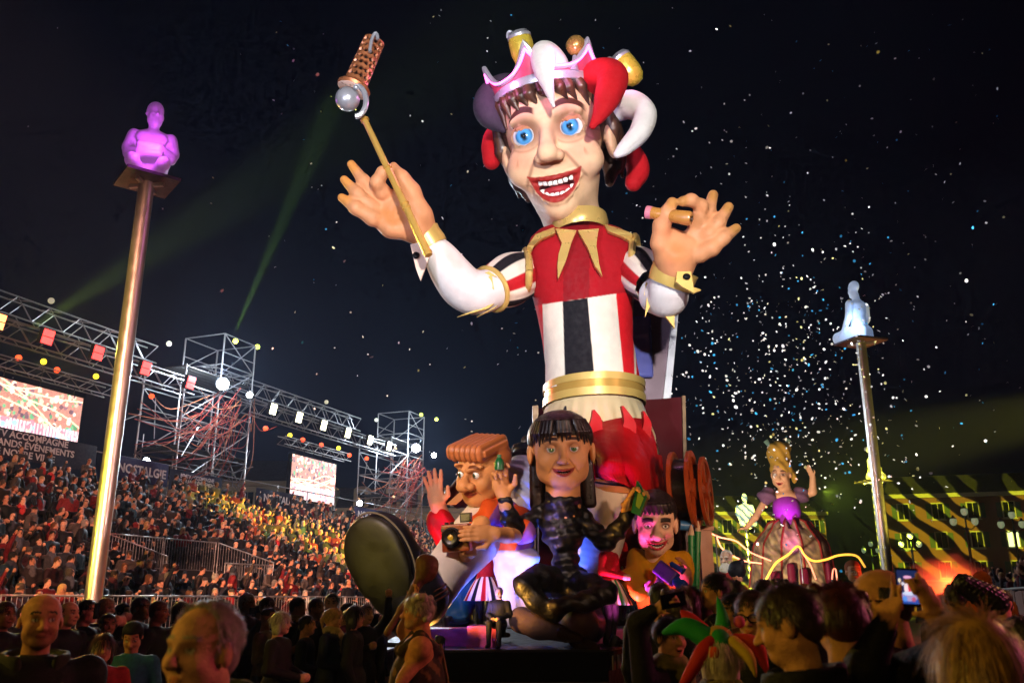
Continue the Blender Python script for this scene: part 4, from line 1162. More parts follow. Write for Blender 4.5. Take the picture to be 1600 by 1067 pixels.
def king_crown():
    cr = bpy.data.objects.new('crown', None); C.objects.link(cr); cr.parent = king; cr.location = (0, 0, 0)
    cr.matrix_parent_inverse = Matrix.Identity(4)
    s = KS
    N = 240
    ph = np.linspace(0, 2 * math.pi, N, endpoint=False)
    offs = R(-6)
    def ring(z, rad, ph):
        return np.stack([KT(rad * .37 * math.sin(p), .06 - rad * .425 * math.cos(p), z + .055 * math.cos(p)) for p in ph])
    def top(p):   # curved peaks, six round the head
        t = ((p - offs) / (math.pi / 3)) % 1.0
        return (abs(t - .5) * 2) ** 2.7
    hz = np.array([top(p) for p in ph])
    z0 = .25
    bot = ring(z0, .94, ph)
    def wall(f):
        return np.stack([KT((.94 + .10 * f * h) * .37 * math.sin(p), .06 - (.94 + .10 * f * h) * .425 * math.cos(p), z0 + .055 * math.cos(p) + .03 + f * (.04 + .16 * h)) for p, h in zip(ph, hz)])
    b = MB()
    fs = np.linspace(0, 1, 9)
    P = np.stack([wall(f) for f in fs])
    col = np.tile(hx('#d07a62'), (len(fs), N, 1)); 
    Pi = P + (np.array(KT(0, .06, 0)) - P) * .025
    b.grid(P, hx('#b0405c'), True); b.grid(Pi[::-1], hx('#8a5a70'), True)
    b.obj('panel', mat('pink panel', None, .45, vary=.1, scale=2), cr)
    # silver rims: base band and top edge
    m = MB()
    band = [np.stack([KT((.955 + d) * .37 * math.sin(p), .06 - (.955 + d) * .425 * math.cos(p), z0 + .055 * math.cos(p) + zz) for p in ph]) for d, zz in ((0, -.005), (.02, 0), (.025, .025), (.02, .045), (0, .05))]
    m.grid(np.stack(band), None, True)
    m.obj('band', M_SILVER, cr)
    e = MB(); e.tube(np.concatenate([wall(1.02), wall(1.02)[:1]]), .016 * s, 8, caps=False); e.obj('rim', M_SILVER, cr)
    # neon line set a little below the rim
    MN = mat('pink neon', hx('#ff7ad0'), .4, emis=np.array((1, .12, .6)), estr=5)
    nz = [np.stack([KT((.965 + .10 * .8 * h) * .37 * math.sin(p), .06 - (.965 + .10 * .8 * h) * .425 * math.cos(p), z0 + .055 * math.cos(p) + .045 + .74 * (.04 + .16 * h)) for p, h in zip(ph, hz)])][0]
    e = MB(); e.tube(np.concatenate([nz, nz[:1]]), .0095 * s, 6, caps=False); e.obj('neon_tube', MN, cr)
    for k in range(6):                                     # light thrown by the neon
        p = offs + k * math.pi / 3 + math.pi / 6
        glow(KT(.5 * math.sin(p), .06 - .56 * math.cos(p), z0 + .1), 40, (1, .3, .75), .15)
    # knobs: gold ball, two acorn bells
    Y = 18.1
    def stem(px, py, px2, py2, y):
        e = MB(); e.tube([W(px, py, y), W((px + px2) / 2, (py + py2) / 2, y), W(px2, py2, y)], [.11, .06, .05], 10); return e.obj('stem', M_SILVER, cr)
    stem(897, 112, 898, 88, 16.8)
    e = MB(); e.ell(W(900, 72, 16.8), 16 * S(72, 16.8), n=32); e.obj('gold_ball', mat('gilt ball', hx('#b98f4c'), .25, .5, vary=.2, scale=3), cr)
    for (px, py, tl, y) in ((816, 77, 6, 17.0), (980, 108, -17, 18.3)):
        sc_ = S(py, y); o = W(px, py, y)
        Rr = KR @ rotm(0, R(-10.7) + R(-tl) * -1, 0)
        Mx = np.eye(4); Mx[:3, :3] = Rr; Mx[:3, 3] = o
        e = MB(); e.lathe([(2 * sc_, -29 * sc_), (10 * sc_, -27 * sc_), (16 * sc_, -20 * sc_), (19 * sc_, -6 * sc_), (19 * sc_, 8 * sc_), (18 * sc_, 19 * sc_)], Mx, 28)
        bell = e.obj('acorn_bell', mat('gold bell', hx('#c8b440'), .26, .3, vary=.12, scale=2), cr)
        e = MB(); e.lathe([(18.6 * sc_, 17 * sc_), (18.8 * sc_, 21 * sc_), (14 * sc_, 27 * sc_), (3 * sc_, 30 * sc_)], Mx, 28); e.obj('bell_cap', M_SILVER, bell)
        e = MB(); th = np.linspace(0, math.pi, 9); e.tube([o + Rr @ np.array((-13 + 5 * math.cos(t), 0, 23 + 9 * math.sin(t))) * sc_ for t in th], 2.2 * sc_, 8); e.obj('loop', M_SILVER, bell)
        stem(px + (8 if tl > 0 else -9), py + 46, px + (3 if tl > 0 else -4), py + 26, y)
    # the cap's horns
    def horn(pts, col, name='cap_horn'):
        sd = Sdf()
        P = [W(a, b, y) for a, b, y, r in pts]; rr = [r * 1.12 * S(b, y) for a, b, y, r in pts]
        sd.chain(P, rr, col, 0, dense=6)
        return sd.obj(name, 1.6 * S(150, 18), M_CLOTHP, cr)
    WH, RD, BK = hx('#d8d4cf'), hx('#b5101a'), hx('#3a3040')
    horn([(873, 128, 17.30, 14), (868, 104, 17.00, 19), (850, 86, 16.60, 19), (850, 112, 16.40, 14), (857, 138, 16.30, 8), (865, 166, 16.30, 2.5)], WH)
    horn([(925, 130, 17.30, 19), (936, 116, 16.90, 21), (957, 121, 16.60, 22), (950, 150, 16.40, 19), (938, 178, 16.30, 11), (926, 197, 16.30, 5)], RD)
    horn([(962, 172, 18.00, 17), (985, 164, 17.70, 20), (1007, 178, 17.40, 17), (1000, 206, 17.20, 15), (978, 230, 17.10, 11), (965, 241, 17.10, 6)], WH)
    horn([(815, 143, 18.30, 20), (788, 143, 18.20, 24), (764, 158, 18.10, 21), (765, 180, 18.00, 18), (787, 202, 18.00, 6)], BK)
    horn([(803, 198, 19.0, 10), (776, 210, 19.0, 14), (767, 228, 19.0, 13), (768, 252, 19.0, 12)], RD)
    horn([(968, 225, 19.4, 12), (988, 242, 19.4, 15), (997, 266, 19.4, 16), (990, 286, 19.3, 12)], RD)
    # cap crown hidden behind the rim
    sd = Sdf(); sd.ell(KT(0, .08, .3), np.array((.33, .38, .1)) * s, BK, 0, KR); sd.obj('cap', .03 * s, M_CLOTHP, cr)
king_crown()

# ---- torso
from mathutils.bvhtree import BVHTree
def bvh_of(o):
    me = o.data; return BVHTree.FromPolygons([tuple(v.co) for v in me.vertices], [tuple(p.vertices) for p in me.polygons])
def on_surf(bvh, px, py, lift, Y):
    """the point of a surface that is seen at px, py, a little in front of it"""
    o = Vector((0, 0, EYE)); d = Vector(W(px, py, 10.0)) - o; d.normalize()
    h = bvh.ray_cast(o, d)
    if h[0] is None: return W(px, py, Y)
    return np.array(h[0] - d * lift)
TY = 19.0
ROWS = [(338, 905, 26, .4), (352, 908, 38, .55), (362, 908, 66, .75), (374, 909, 80, .95), (395, 909, 88, 1.1), (425, 909, 88, 1.2), (455, 911, 81, 1.2), (490, 914, 75, 1.15), (530, 918, 71, 1.1), (570, 924, 72, 1.1), (612, 928, 76, 1.15)]
def torso_at(t):
    ys = [r[0] for r in ROWS]; return [np.interp(t, ys, [r[i] for r in ROWS]) for i in (1, 2, 3)]
def torso_front(px, py, lift=.04):
    """point of the torso's front face seen at px, py"""
    cx, hw, dp = torso_at(py); f = np.clip((px - cx) / hw, -.98, .98)
    y = TY - dp * math.sqrt(1 - f * f) ** .8 - lift
    return W(px, py, y)
def king_torso():
    n, rows = 320, np.linspace(338, 612, 190)
    P = np.zeros((len(rows), n, 3))
    th = np.arange(n) / n * 2 * math.pi
    for i, t in enumerate(rows):
        cx, hw, dp = torso_at(t); c = W(cx, t, TY)
        ca, sa = np.cos(th), np.sin(th)
        y = TY - dp * np.sign(sa) * np.abs(sa) ** .8
        for j in range(n): P[i, j] = W(cx + hw * ca[j], t, y[j])
        P[i, :, 2] = P[i, :, 2] * .35 + c[2] * .65                       # nearly level rings
    px, py = proj(P)
    red, red2, wht, blk, vr = hx('#a8101c'), hx('#8c0d18'), hx('#e6dccb'), hx('#15141a'), hx('#d81420')
    col = np.tile(red, (len(rows), n, 1))
    mid = (px > 880) & (px < 921); col[mid] = red2
    yb = 476 - (px - 847) * .148
    low = py > yb
    f = np.clip((py - 465) / 135, 0, 1)
    lw = smooth(py - yb, -.7, .7)
    def lay(a, b, c):
        w = (lw * smooth(px - a, -.7, .7) * smooth(b - px, -.7, .7))[..., None]; col[:] = col * (1 - w) + c * w
    lay(0, 2000, vr)
    lay(847 + 5 * f, 963 + 13 * f, wht)
    lay(879 + 4 * f, 918 + 12 * f, blk)
    lay(988 + 4 * f, 991 + 4 * f, wht)
    b = MB(); b.grid(P, col, True); to = b.obj('torso', M_CLOTHP, king)
    bvh = bvh_of(to)
    # collar band and flame points
    s = S(350, TY)
    cb = MB(); P = []
    for dz, k in ((-2, 1.0), (3, 1.05), (12, 1.06), (22, 1.0)):
        c = W(906, 364 - dz, 18.6); P.append([c + np.array((41 * k * s * math.cos(t), -.72 * k * math.sin(t), .045 * math.cos(t))) for t in np.arange(48) / 48 * 2 * math.pi])
    cb.grid(np.array(P), None, True); cb.obj('collar', M_GOLD, king)
    def flame(poly, name, m=M_GOLD, base=None):
        poly = np.array(poly, float)
        pts = []
        for i in range(len(poly)):
            a, b2 = poly[i], poly[(i + 1) % len(poly)]
            for t in (0, .34, .67): pts.append(a + (b2 - a) * t)
        A = np.array([on_surf(bvh, p[0], p[1], .24, 18.1) for p in pts])
        e = MB(); e.plate(A, (0, .12, 0)); return e.obj(name, m, king, smooth=False)
    flame([(868, 357), (901, 360), (893, 378), (889, 392), (884, 408), (872, 436), (871, 415), (873, 396), (878, 380)], 'collar_point')
    flame([(903, 360), (936, 357), (933, 372), (932, 385), (935, 402), (936, 412), (941, 431), (930, 416), (925, 404), (919, 388), (911, 374)], 'collar_point')
    flame([(837, 366), (866, 355), (868, 364), (846, 374), (834, 384), (829, 397), (821, 401), (824, 384)], 'shoulder_ribbon')
    flame([(944, 350), (968, 357), (986, 364), (993, 372), (984, 377), (970, 369), (950, 361)], 'shoulder_ribbon')
    # armhole trims
    for cx, cy, hw, hh in ((822, 424, 5, 33), (992, 405, 5, 36)):
        e = MB(); th = np.linspace(0, 2 * math.pi, 33)
        e.tube([W(cx + hw * math.cos(t), cy + hh * math.sin(t), 18.75 - .75 * math.cos(t) * (1 if cx < 900 else -1)) for t in th], 5.5 * s, 8); e.obj('armhole_trim', M_GOLD, king)
    # belt: two thin rolls and a broad band
    def hoop(py0, py1, k, m, name):
        e = MB(); P = []
        for t, kk in ((py0, k * .99), (py0 + .8, k), (py1 - .8, k), (py1, k * .99)):
            c = W(928, t, TY); P.append([c + np.array((77 * kk * S(t, TY) * math.cos(a), -1.26 * kk * math.sin(a), .03 * math.cos(a))) for a in np.arange(64) / 64 * 2 * math.pi])
        e.grid(np.array(P), None, True); e.obj(name, m, king)
    hoop(612, 603, 1.035, M_GOLDP, 'belt_edge'); hoop(626, 611, 1.02, M_GOLDM, 'belt'); hoop(635, 625, 1.045, M_GOLDP, 'belt_edge')
king_torso()

# ---- arms
def king_arms():
    s = S(430, 18.5)
    WHT = hx('#e3dedd')
    def tubes(pts, name, m, col, k=.25, h=1.6, paint=None, disp=None):
        sd = Sdf(); sd.chain([W(a, b, y) for a, b, y, r in pts], [r * S(b, y) for a, b, y, r in pts], col, 0, dense=6)
        return sd.obj(name, h * s, m, king, paint=paint, disp=disp)
    # puffed upper sleeve, picture left: stripes run from armhole to elbow
    a, b = W(826, 424, 18.9), W(766, 452, 18.2)
    ax = (b - a) / np.linalg.norm(b - a)
    e1 = np.cross(ax, (0, 1, 0)); e1 /= np.linalg.norm(e1); e2 = np.cross(ax, e1)
    cs = [hx('#e4d8c6'), hx('#b0141e'), hx('#e4d8c6'), hx('#17151a')]
    def puff(a, b, r0, rm, r1, n=96, m=24, nst=12, ph0=0):
        L = np.linalg.norm(b - a); ax = (b - a) / L
        e1 = np.cross(ax, (0, 1, 0.0)); e1 /= np.linalg.norm(e1); e2 = np.cross(ax, e1)
        P = np.zeros((m, n, 3)); col = np.zeros((m, n, 3))
        for i in range(m):
            t = i / (m - 1); r = (r0 * (1 - t) + r1 * t) + (rm - (r0 + r1) / 2) * math.sin(math.pi * t)
            for j in range(n):
                th = j / n * 2 * math.pi + ph0; rr = r * (1 + .02 * math.cos(nst * th))
                P[i, j] = a + ax * L * t + rr * (e1 * math.cos(th) + e2 * math.sin(th)); col[i, j] = cs[int(j / n * nst) % 4]
        q = MB(); q.grid(P, col, True); return q
    puff(a, b, 32 * s, 41 * s, 30 * s, ph0=.2).obj('puffed_sleeve', M_CLOTHP, king)
    tubes([(676, 386, 17.0, 21), (690, 404, 17.2, 27), (706, 428, 17.5, 32), (724, 449, 17.8, 35), (745, 457, 18.0, 35), (770, 451, 18.2, 31)], 'shirt_sleeve', M_CLOTHP, WHT)
    # elbow band with points
    c = W(767, 452, 18.2); e = MB(); th = np.linspace(0, 2 * math.pi, 33)
    e.tube([c + 34 * s * (e1 * math.cos(t) + e2 * math.sin(t)) for t in th], 4 * s, 8); e.obj('elbow_band', M_GOLDP, king)
    for poly, y in (([(768, 428), (772, 452), (750, 447)], 17.65), ([(762, 482), (772, 474), (714, 495)], 17.8), ([(772, 482), (778, 477), (745, 495)], 17.9), ([(764, 424), (776, 432), (752, 428)], 17.7)):
        e = MB(); e.plate([W(*p, y) for p in poly], (0, .06, 0)); e.obj('elbow_point', M_GOLDP, king, smooth=False)
    # shirt cuff, flap and button
    cu = hx('#d9c3a4')
    wa, wb = W(673, 381, 17.0), W(655, 352, 16.9); wx = (wb - wa) / np.linalg.norm(wb - wa)
    f1 = np.cross(wx, (0, 1, 0)); f1 /= np.linalg.norm(f1); f2 = np.cross(wx, f1)
    P = np.array([[wa + wx * t * s + r * s * (f1 * math.cos(q) + f2 * math.sin(q)) for q in np.arange(40) / 40 * 2 * math.pi] for t, r in ((-6, 23), (2, 24), (14, 23), (20, 24), (18, 21), (2, 21))])
    e = MB(); e.grid(P, cu, True); e.obj('shirt_cuff', M_GOLDP, king)
    e = MB(); e.plate([W(p[0], p[1], 16.55) for p in ((641, 382), (655, 379), (674, 392), (666, 414), (657, 438), (650, 420))], (0, .07, 0), hx('#dcc6b4')); fl = e.obj('cuff_flap', M_CLOTHP, king, smooth=False)
    e = MB(); e.ell(W(650, 399, 16.5), (.075, .035, .075)); e.obj('button', M_BLACK, fl)
    HS, HD = hx('#c98c60'), hx('#b06a22')
    # hand, picture left: palm to the viewer, fingers spread towards the left
    sd = Sdf(.16)
    c_ = lambda p, rr, k=.08: sd.chain([W(a, b, y) for a, b, y in p], [r * S(330, 16.7) for r in rr], HS, k)
    c_([(660, 362, 16.9), (648, 345, 16.8)], [22, 25], .2)
    c_([(648, 345, 16.8), (622, 330, 16.7), (602, 322, 16.65)], [25, 27, 20], .25)
    c_([(640, 358, 16.7), (612, 352, 16.6), (594, 343, 16.55)], [18, 17, 12], .2)
    c_([(655, 335, 16.6), (640, 300, 16.4), (628, 280, 16.3), (615, 260, 16.3)], [19, 15, 11, 6.5], .15)
    c_([(602, 310, 16.6), (588, 305, 16.45), (568, 283, 16.3), (549, 257, 16.3)], [12, 11, 9.5, 6.5])
    c_([(598, 325, 16.6), (580, 323, 16.4), (558, 303, 16.25), (538, 281, 16.3)], [12, 11, 9.5, 6.5])
    c_([(600, 343, 16.6), (582, 341, 16.4), (556, 325, 16.25), (534, 309, 16.3)], [13, 11.5, 10, 6.5])
    c_([(612, 312, 16.6), (598, 300, 16.3), (589, 285, 16.1), (598, 270, 16.0), (604, 264, 16.2)], [13, 11, 10, 9, 7])
    sd.ell(W(622, 338, 16.15), np.array((20, 14, 17)) * s, None, .2, None, True)
    def hp(V, col):
        px, py = proj(V)
        d = np.hypot((px - 616) / 32, (py - 338) / 26); col = mixc(col, HD, .75 * smooth(1 - d, 0, .7))
        for tx, ty in ((549, 257), (538, 281), (534, 309)):
            col = mixc(col, hx('#cf8a3a'), .8 * smooth(20 - np.hypot(px - tx, py - ty), 0, 14))
        return col
    sd.obj('hand', 1.25 * s, M_SKINPAINT, king, kc=.02, paint=hp)
    # picture right: arm bent towards the viewer
    puff(W(990, 412, 18.9), W(1022, 448, 17.6), 30 * s, 37 * s, 28 * s, ph0=1.9).obj('puffed_sleeve', M_CLOTHP, king)
    tubes([(1028, 462, 17.6, 30), (1043, 465, 17.2, 31), (1046, 448, 16.9, 31), (1050, 435, 16.75, 29)], 'shirt_sleeve', M_CLOTHP, WHT)
    wa = W(1049, 437, 16.75); wx = W(1062, 405, 16.55) - wa; wx /= np.linalg.norm(wx)
    f1 = np.cross(wx, (0, 1, 0)); f1 /= np.linalg.norm(f1); f2 = np.cross(wx, f1)
    P = np.array([[wa + wx * t * s + r * s * (f1 * math.cos(q) + f2 * math.sin(q)) for q in np.arange(40) / 40 * 2 * math.pi] for t, r in ((-8, 31), (2, 33), (12, 33), (16, 34), (15, 30), (0, 29))])
    e = MB(); e.grid(P, cu, True); e.obj('shirt_cuff', M_GOLDP, king)
    e = MB(); e.plate([W(p[0], p[1], 16.1) for p in ((1058, 424), (1080, 424), (1085, 458), (1066, 448), (1056, 440))], (0, .07, 0), hx('#dccba0')); fl = e.obj('cuff_flap', M_GOLDP, king, smooth=False)
    e = MB(); e.ell(W(1073, 432, 16.05), (.075, .035, .065)); e.obj('button', M_BLACK, fl)
    for poly, y in (([(1012, 450), (1016, 478), (1008, 495)], 17.2), ([(1040, 494), (1054, 492), (1054, 513)], 17.2), ([(1082, 448), (1084, 458), (1096, 453)], 16.6), ([(1010, 440), (1016, 452), (1006, 462)], 17.3)):
        e = MB(); e.plate([W(*p, y) for p in poly], (0, .06, 0)); e.obj('elbow_point', M_GOLDP, king, smooth=False)
    sd = Sdf(.16)
    c2 = lambda p, rr, k=.08: sd.chain([W(a, b, y) for a, b, y in p], [r * S(370, 16.2) for r in rr], HS, k)
    c2([(1056, 420, 16.5), (1056, 395, 16.4)], [27, 29], .2)
    c2([(1050, 398, 16.3), (1042, 378, 16.25)], [27, 24], .2)
    c2([(1066, 395, 16.4), (1088, 382, 16.35)], [26, 22], .2)
    c2([(1030, 380, 16.1), (1034, 352, 15.9), (1042, 335, 15.75), (1050, 317, 15.7)], [14, 12, 11, 8.5], .12)
    c2([(1084, 365, 16.2), (1092, 340, 16.0), (1096, 322, 15.85), (1080, 313, 15.7), (1067, 315, 15.65)], [13, 11, 10, 9.5, 8], .07)
    c2([(1092, 368, 16.2), (1098, 350, 16.1), (1107, 330, 16.05), (1114, 305, 16.1)], [13, 11.5, 10.5, 8])
    c2([(1098, 380, 16.2), (1108, 366, 16.05), (1122, 350, 16.0), (1138, 324, 16.05)], [13, 11.5, 10.5, 8])
    c2([(1094, 396, 16.2), (1112, 388, 16.05), (1130, 372, 16.0), (1150, 357, 16.05)], [15, 12, 10.5, 7.5])
    sd.ell(W(1068, 375, 15.75), np.array((17, 14, 15)) * s, None, .18, None, True)
    def hp2(V, col):
        px, py = proj(V)
        d = np.hypot((px - 1055) / 30, (py - 395) / 26); col = mixc(col, HD, .4 * smooth(1 - d, 0, .7))
        for tx, ty in ((1114, 305), (1138, 323), (1150, 356), (1066, 314), (1050, 316)):
            col = mixc(col, hx('#a8762e'), .75 * smooth(15 - np.hypot(px - tx, py - ty), 0, 12))
        return col
    sd.obj('hand', 1.25 * s, M_SKINPAINT, king, kc=.02, paint=hp2)
king_arms()

# ---- sceptre and flute (held, so things of their own)
def sceptre():
    s = S(300, 16)
    A, B = W(670, 399, 15.75), W(568, 184, 16.0)
    rt = root('grater_sceptre', A, 'long brass sceptre topped by a perforated copper grater and silver ball', 'sceptre')
    e = MB(); n = 14; ts = np.linspace(0, 1, n); e.tube([A + (B - A) * t for t in ts], [6.2 * s - 1.2 * s * t for t in ts], 16); e.obj('rod', M_GOLDM, rt)
    for t in (.02, .33, .36, .62, .98):
        e = MB(); e.tube([A + (B - A) * (t - .006), A + (B - A) * (t + .006)], 7.2 * s, 16); e.obj('rod_ring', M_GOLDM, rt)
    e = MB(); e.ell(W(543, 155, 15.9), 19.5 * s, n=32); e.obj('silver_ball', M_SILVER, rt)
    e = MB(); th = np.linspace(-1.9, 1.9, 15)
    e.tube([W(556 + 16 * math.cos(t * .85), 158 + 24 * math.sin(t * .85), 15.75) for t in th], 4.5 * s, 8); e.obj('silver_loop', M_SILVER, rt)
    # perforated barrel
    a, b = W(553, 137, 16.0), W(584, 66, 16.0); ax = (b - a) / np.linalg.norm(b - a); L = np.linalg.norm(b - a)
    sd = Sdf(); CU = hx('#b9744a'); u = np.cross(ax, (0, 1, 0)); u /= np.linalg.norm(u); w = np.cross(ax, u)
    Rb = np.stack([u, w, ax], 1)
    e = MB(); n, m = 72, 46; P = np.zeros((m, n, 3)); col = np.zeros((m, n, 3))
    rr = 17.5 * s
    for i in range(m):
        t = i / (m - 1)
        for j in range(n):
            th = j / n * 2 * math.pi
            row = t * 8.0; k = int(row); fx = (row - k) - .5; cj = (j / n * 12 + .5 * (k % 2)) % 1.0 - .5
            d = math.hypot(fx * L / 8, cj * 2 * math.pi * rr / 12) / (3.2 * s)
            hole = 1 if d < 1 and 0 < k < 8 else 0
            r = rr * (1.12 - .12 * t) - hole * 3.5 * s
            P[i, j] = a + ax * L * t + r * (u * math.cos(th) + w * math.sin(th)); col[i, j] = hx('#1c0f0a') if hole else CU * (1 - .0 * t)
    e.grid(P, col, True); e.obj('grater_barrel', mat('copper foil', None, .36, .55, vary=.2, scale=3), rt)
    Mx = np.eye(4); Mx[:3, :3] = Rb; Mx[:3, 3] = a
    e = MB(); e.lathe([(4 * s, -4 * s), (26 * s, -5 * s), (28 * s, 0), (24 * s, 5 * s), (17 * s, 9 * s)], Mx, 28, CU); e.obj('flange', mat('copper foil', None), rt)
    Mx[:3, 3] = b; e = MB(); e.lathe([(17 * s, -1 * s), (17.6 * s, 1.5 * s), (12 * s, 3 * s), (1 * s, 3 * s)], Mx, 28, CU); e.obj('barrel_end', mat('copper foil', None), rt)
    e = MB(); th = np.linspace(0, math.pi, 11); e.tube([W(584 + 6 * math.cos(t) , 72 - 17 * math.sin(t) * 1.0 - 2 * math.cos(t) * 5, 15.7) for t in th], 2.8 * s, 8); e.obj('hook', M_SILVER, rt)
    e = MB(); e.ell(W(556, 137, 15.7), (4.5 * s, 4.5 * s, 4.5 * s)); e.obj('rivet', M_SILVER, rt)
sceptre()
def flute():
    s = S(335, 15.7); CO = mat('whistle paint', None, .35, vary=.1, coat=.3)
    A, B = W(1014, 332, 15.85), W(1080, 342, 15.55)
    rt = root('toy_whistle', A, 'small brown whistle held between the thumb and finger of the jester king', 'whistle')
    D = B - A
    e = MB(); ts = np.array([0, .03, .08, .3, .5, .55, .8, .95, 1.0]); e.tube([A + D * t for t in ts], np.array([7, 9, 9.5, 9.5, 8.5, 10, 11, 11.5, 10]) * s, 20, hx('#b07a38')); e.obj('tube', CO, rt)
    e = MB(); d = D / np.linalg.norm(D); e.tube([B + d * .005, B + d * .03], 4.5 * s, 16, hx('#120a06')); e.obj('mouth_hole', CO, rt)
    e = MB(); e.tube([A - d * .05, A + d * .06], 10.2 * s, 20, hx('#c97a8a')); e.obj('end_ring', CO, rt)
flute()

# ---- skirt, breeches, stockings, shoe
def king_legs():
    s = S(700, 17)
    # flared gold skirt with pointed hem
    n, m = 160, 26; P = np.zeros((m, n, 3)); th = np.arange(n) / n * 2 * math.pi
    for i in range(m):
        t = i / (m - 1)
        for j in range(n):
            z = abs(((j / n * 14) % 1) - .5) * 2
            tt = t * (.55 + .45 * z)
            py = 632 + 82 * tt; hw = 75 + 24 * tt
            c = W(928 + 2 * tt, py, TY)
            P[i, j] = c + np.array((hw * S(py, TY) * math.cos(th[j]), -(1.15 + .75 * tt) * math.sin(th[j]), 0)) * (1 + .03 * math.sin(28 * th[j]) * t)
        
    e = MB(); e.grid(P, None, True); e.obj('gold_skirt', mat('crinkled gold lame', hx('#e4d2a4'), .34, .3, vary=.06, scale=2, bump=.5, bscale=2.6, rvary=.05), king)
    rd, bl, sa = hx('#a80d16'), hx('#15131a'), hx('#aab4d8')
    fold = lambda f, a: (lambda V: 0)
    def drape(pts, name, col, m, k=.5, amp=.05, freq=9, ax=(1, 0, .4), paint=None, h=2.0):
        sd = Sdf(); sd.chain([W(a, b, y) for a, b, y, r in pts], [r * S(b, y) for a, b, y, r in pts], col, k)
        a = np.array(ax, float)
        return sd.obj(name, h * s, m, king, paint=paint, disp=lambda G: amp * (np.abs(np.sin(G @ a * freq + 1.4 * np.sin(G[..., 2] * 1.7 + G[..., 1]))) ** .6 - .6) + .3 * amp * np.sin(G @ a * freq * 2.7 + 2 * np.sin(G[..., 2] * 3)))
    # right of the picture: red satin breeches over the knee
    def sheet(curves, name, col, folds, amp, nu=150, nv=40, ph=0.0, thick=.05):
        """hanging cloth through a few guide curves (top to hem), pleats deepen towards the hem"""
        cu = np.array([crom(np.array(c, float), 12)[np.linspace(0, 12 * (len(c) - 1), nu).astype(int)] for c in curves])
        vv = crom(np.arange(len(curves))[:, None], 16)[:, 0]; idx = np.linspace(0, len(curves) - 1, nv)
        P = np.zeros((nv, nu, 3)); u = np.linspace(0, 1, nu)
        lay_ = np.array([crom(cu[:, a], 16) for a in range(nu)])            # (nu, m, 3)
        sel = np.linspace(0, lay_.shape[1] - 1, nv).astype(int)
        for i_, b in enumerate(sel):
            t = i_ / (nv - 1); w = folds * u * 2 * math.pi + ph + 1.6 * np.sin(3 * u + 2.2 * t) + 1.2 * t
            fo = np.abs(np.sin(w * .5)) ** .7 - .6; q = lay_[:, b]
            a_ = amp * (.35 + .65 * t) * np.sin(math.pi * np.clip(u * 1.0 + .04, 0, 1)) ** .3
            for k_ in range(nu): P[i_, k_] = W(q[k_, 0] + 3.0 * a_[k_] * math.cos(w[k_]), q[k_, 1] + 4 * t * math.sin(w[k_] * .5), q[k_, 2] - a_[k_] * fo[k_] * 1.4)
        m_ = MB(); m_.grid(P, col); m_.grid((P + np.array((0, thick, 0)))[::-1], col); return m_.obj(name, M_SATIN, king)
    sheet([[(900, 668, 17.2), (935, 660, 16.9), (975, 652, 17.0), (1012, 655, 17.8)], [(908, 694, 16.3), (940, 690, 15.6), (985, 685, 15.9), (1024, 690, 17.2)], [(916, 722, 15.7), (950, 716, 15.0), (998, 716, 15.4), (1030, 728, 16.8)], [(918, 744, 15.6), (950, 742, 15.2), (1004, 752, 15.5), (1036, 770, 16.7)], [(922, 750, 15.7), (958, 754, 15.3), (1006, 772, 15.6), (1034, 798, 16.7)]], 'breeches', rd, 3.6, .22)
    sheet([[(1000, 700, 17.6), (1018, 705, 17.4), (1034, 712, 17.9)], [(1000, 750, 17.2), (1020, 755, 17.0), (1038, 760, 17.8)], [(992, 800, 17.2), (1012, 812, 17.0), (1040, 806, 17.8)]], 'breeches', rd, 2.5, .14, nu=80)
    # red tongues licking up over the gold skirt
    for pts, y, c_ in (([(934, 700, 22), (930, 675, 13), (932, 655, 8), (928, 640, 1.5)], 16.3, rd), ([(985, 705, 24), (980, 680, 15), (984, 660, 9), (973, 634, 1.5)], 16.4, rd), ([(1012, 712, 15), (1008, 685, 9), (1012, 662, 6), (1006, 642, 1)], 17.0, rd), ([(872, 690, 16), (880, 665, 8), (884, 634, 1)], 17.2, bl), ([(852, 700, 12), (848, 672, 7), (858, 650, 1)], 17.5, hx('#d8c8b0'))):
        q_ = crom(np.array(pts, float), 8); A = [W(p_[0] - p_[2], p_[1], y) for p_ in q_] + [W(p_[0] + p_[2], p_[1], y) for p_ in q_[::-1]]
        sd = MB(); sd.plate(np.array(A), (0, .3, .05), c_); sd.obj('skirt_flame', M_SATIN, king, smooth=False)
    # left of the picture: black and pale blue satin
    drape([(880, 690, 18.0, 40), (840, 728, 17.0, 36), (808, 742, 16.6, 30)], 'breeches', bl, M_SATIN, amp=.08, freq=6, ax=(.5, .3, 1.2))
    drape([(852, 752, 17.0, 38), (826, 764, 16.3, 44), (806, 770, 16.1, 41)], 'breeches', sa, M_SATIN, amp=.07, freq=8, ax=(.6, .3, 1.2))
    # stockings
    wh = hx('#e2d6c8')
    def leg(pts, name='stocking'):
        sd = Sdf(); sd.chain([W(a, b, y) for a, b, y, r in pts], [r * S(b, y) for a, b, y, r in pts], wh, 0, dense=6)
        return sd.obj(name, 2.0 * s, M_CLOTHP, king)
    leg([(806, 772, 16.3, 40), (785, 796, 15.9, 44), (745, 838, 15.3, 42), (700, 890, 14.4, 36), (678, 925, 13.7, 33)])
    leg([(948, 762, 15.9, 40), (940, 800, 15.9, 44), (930, 850, 15.9, 42), (918, 905, 15.9, 32), (908, 950, 15.9, 26)])
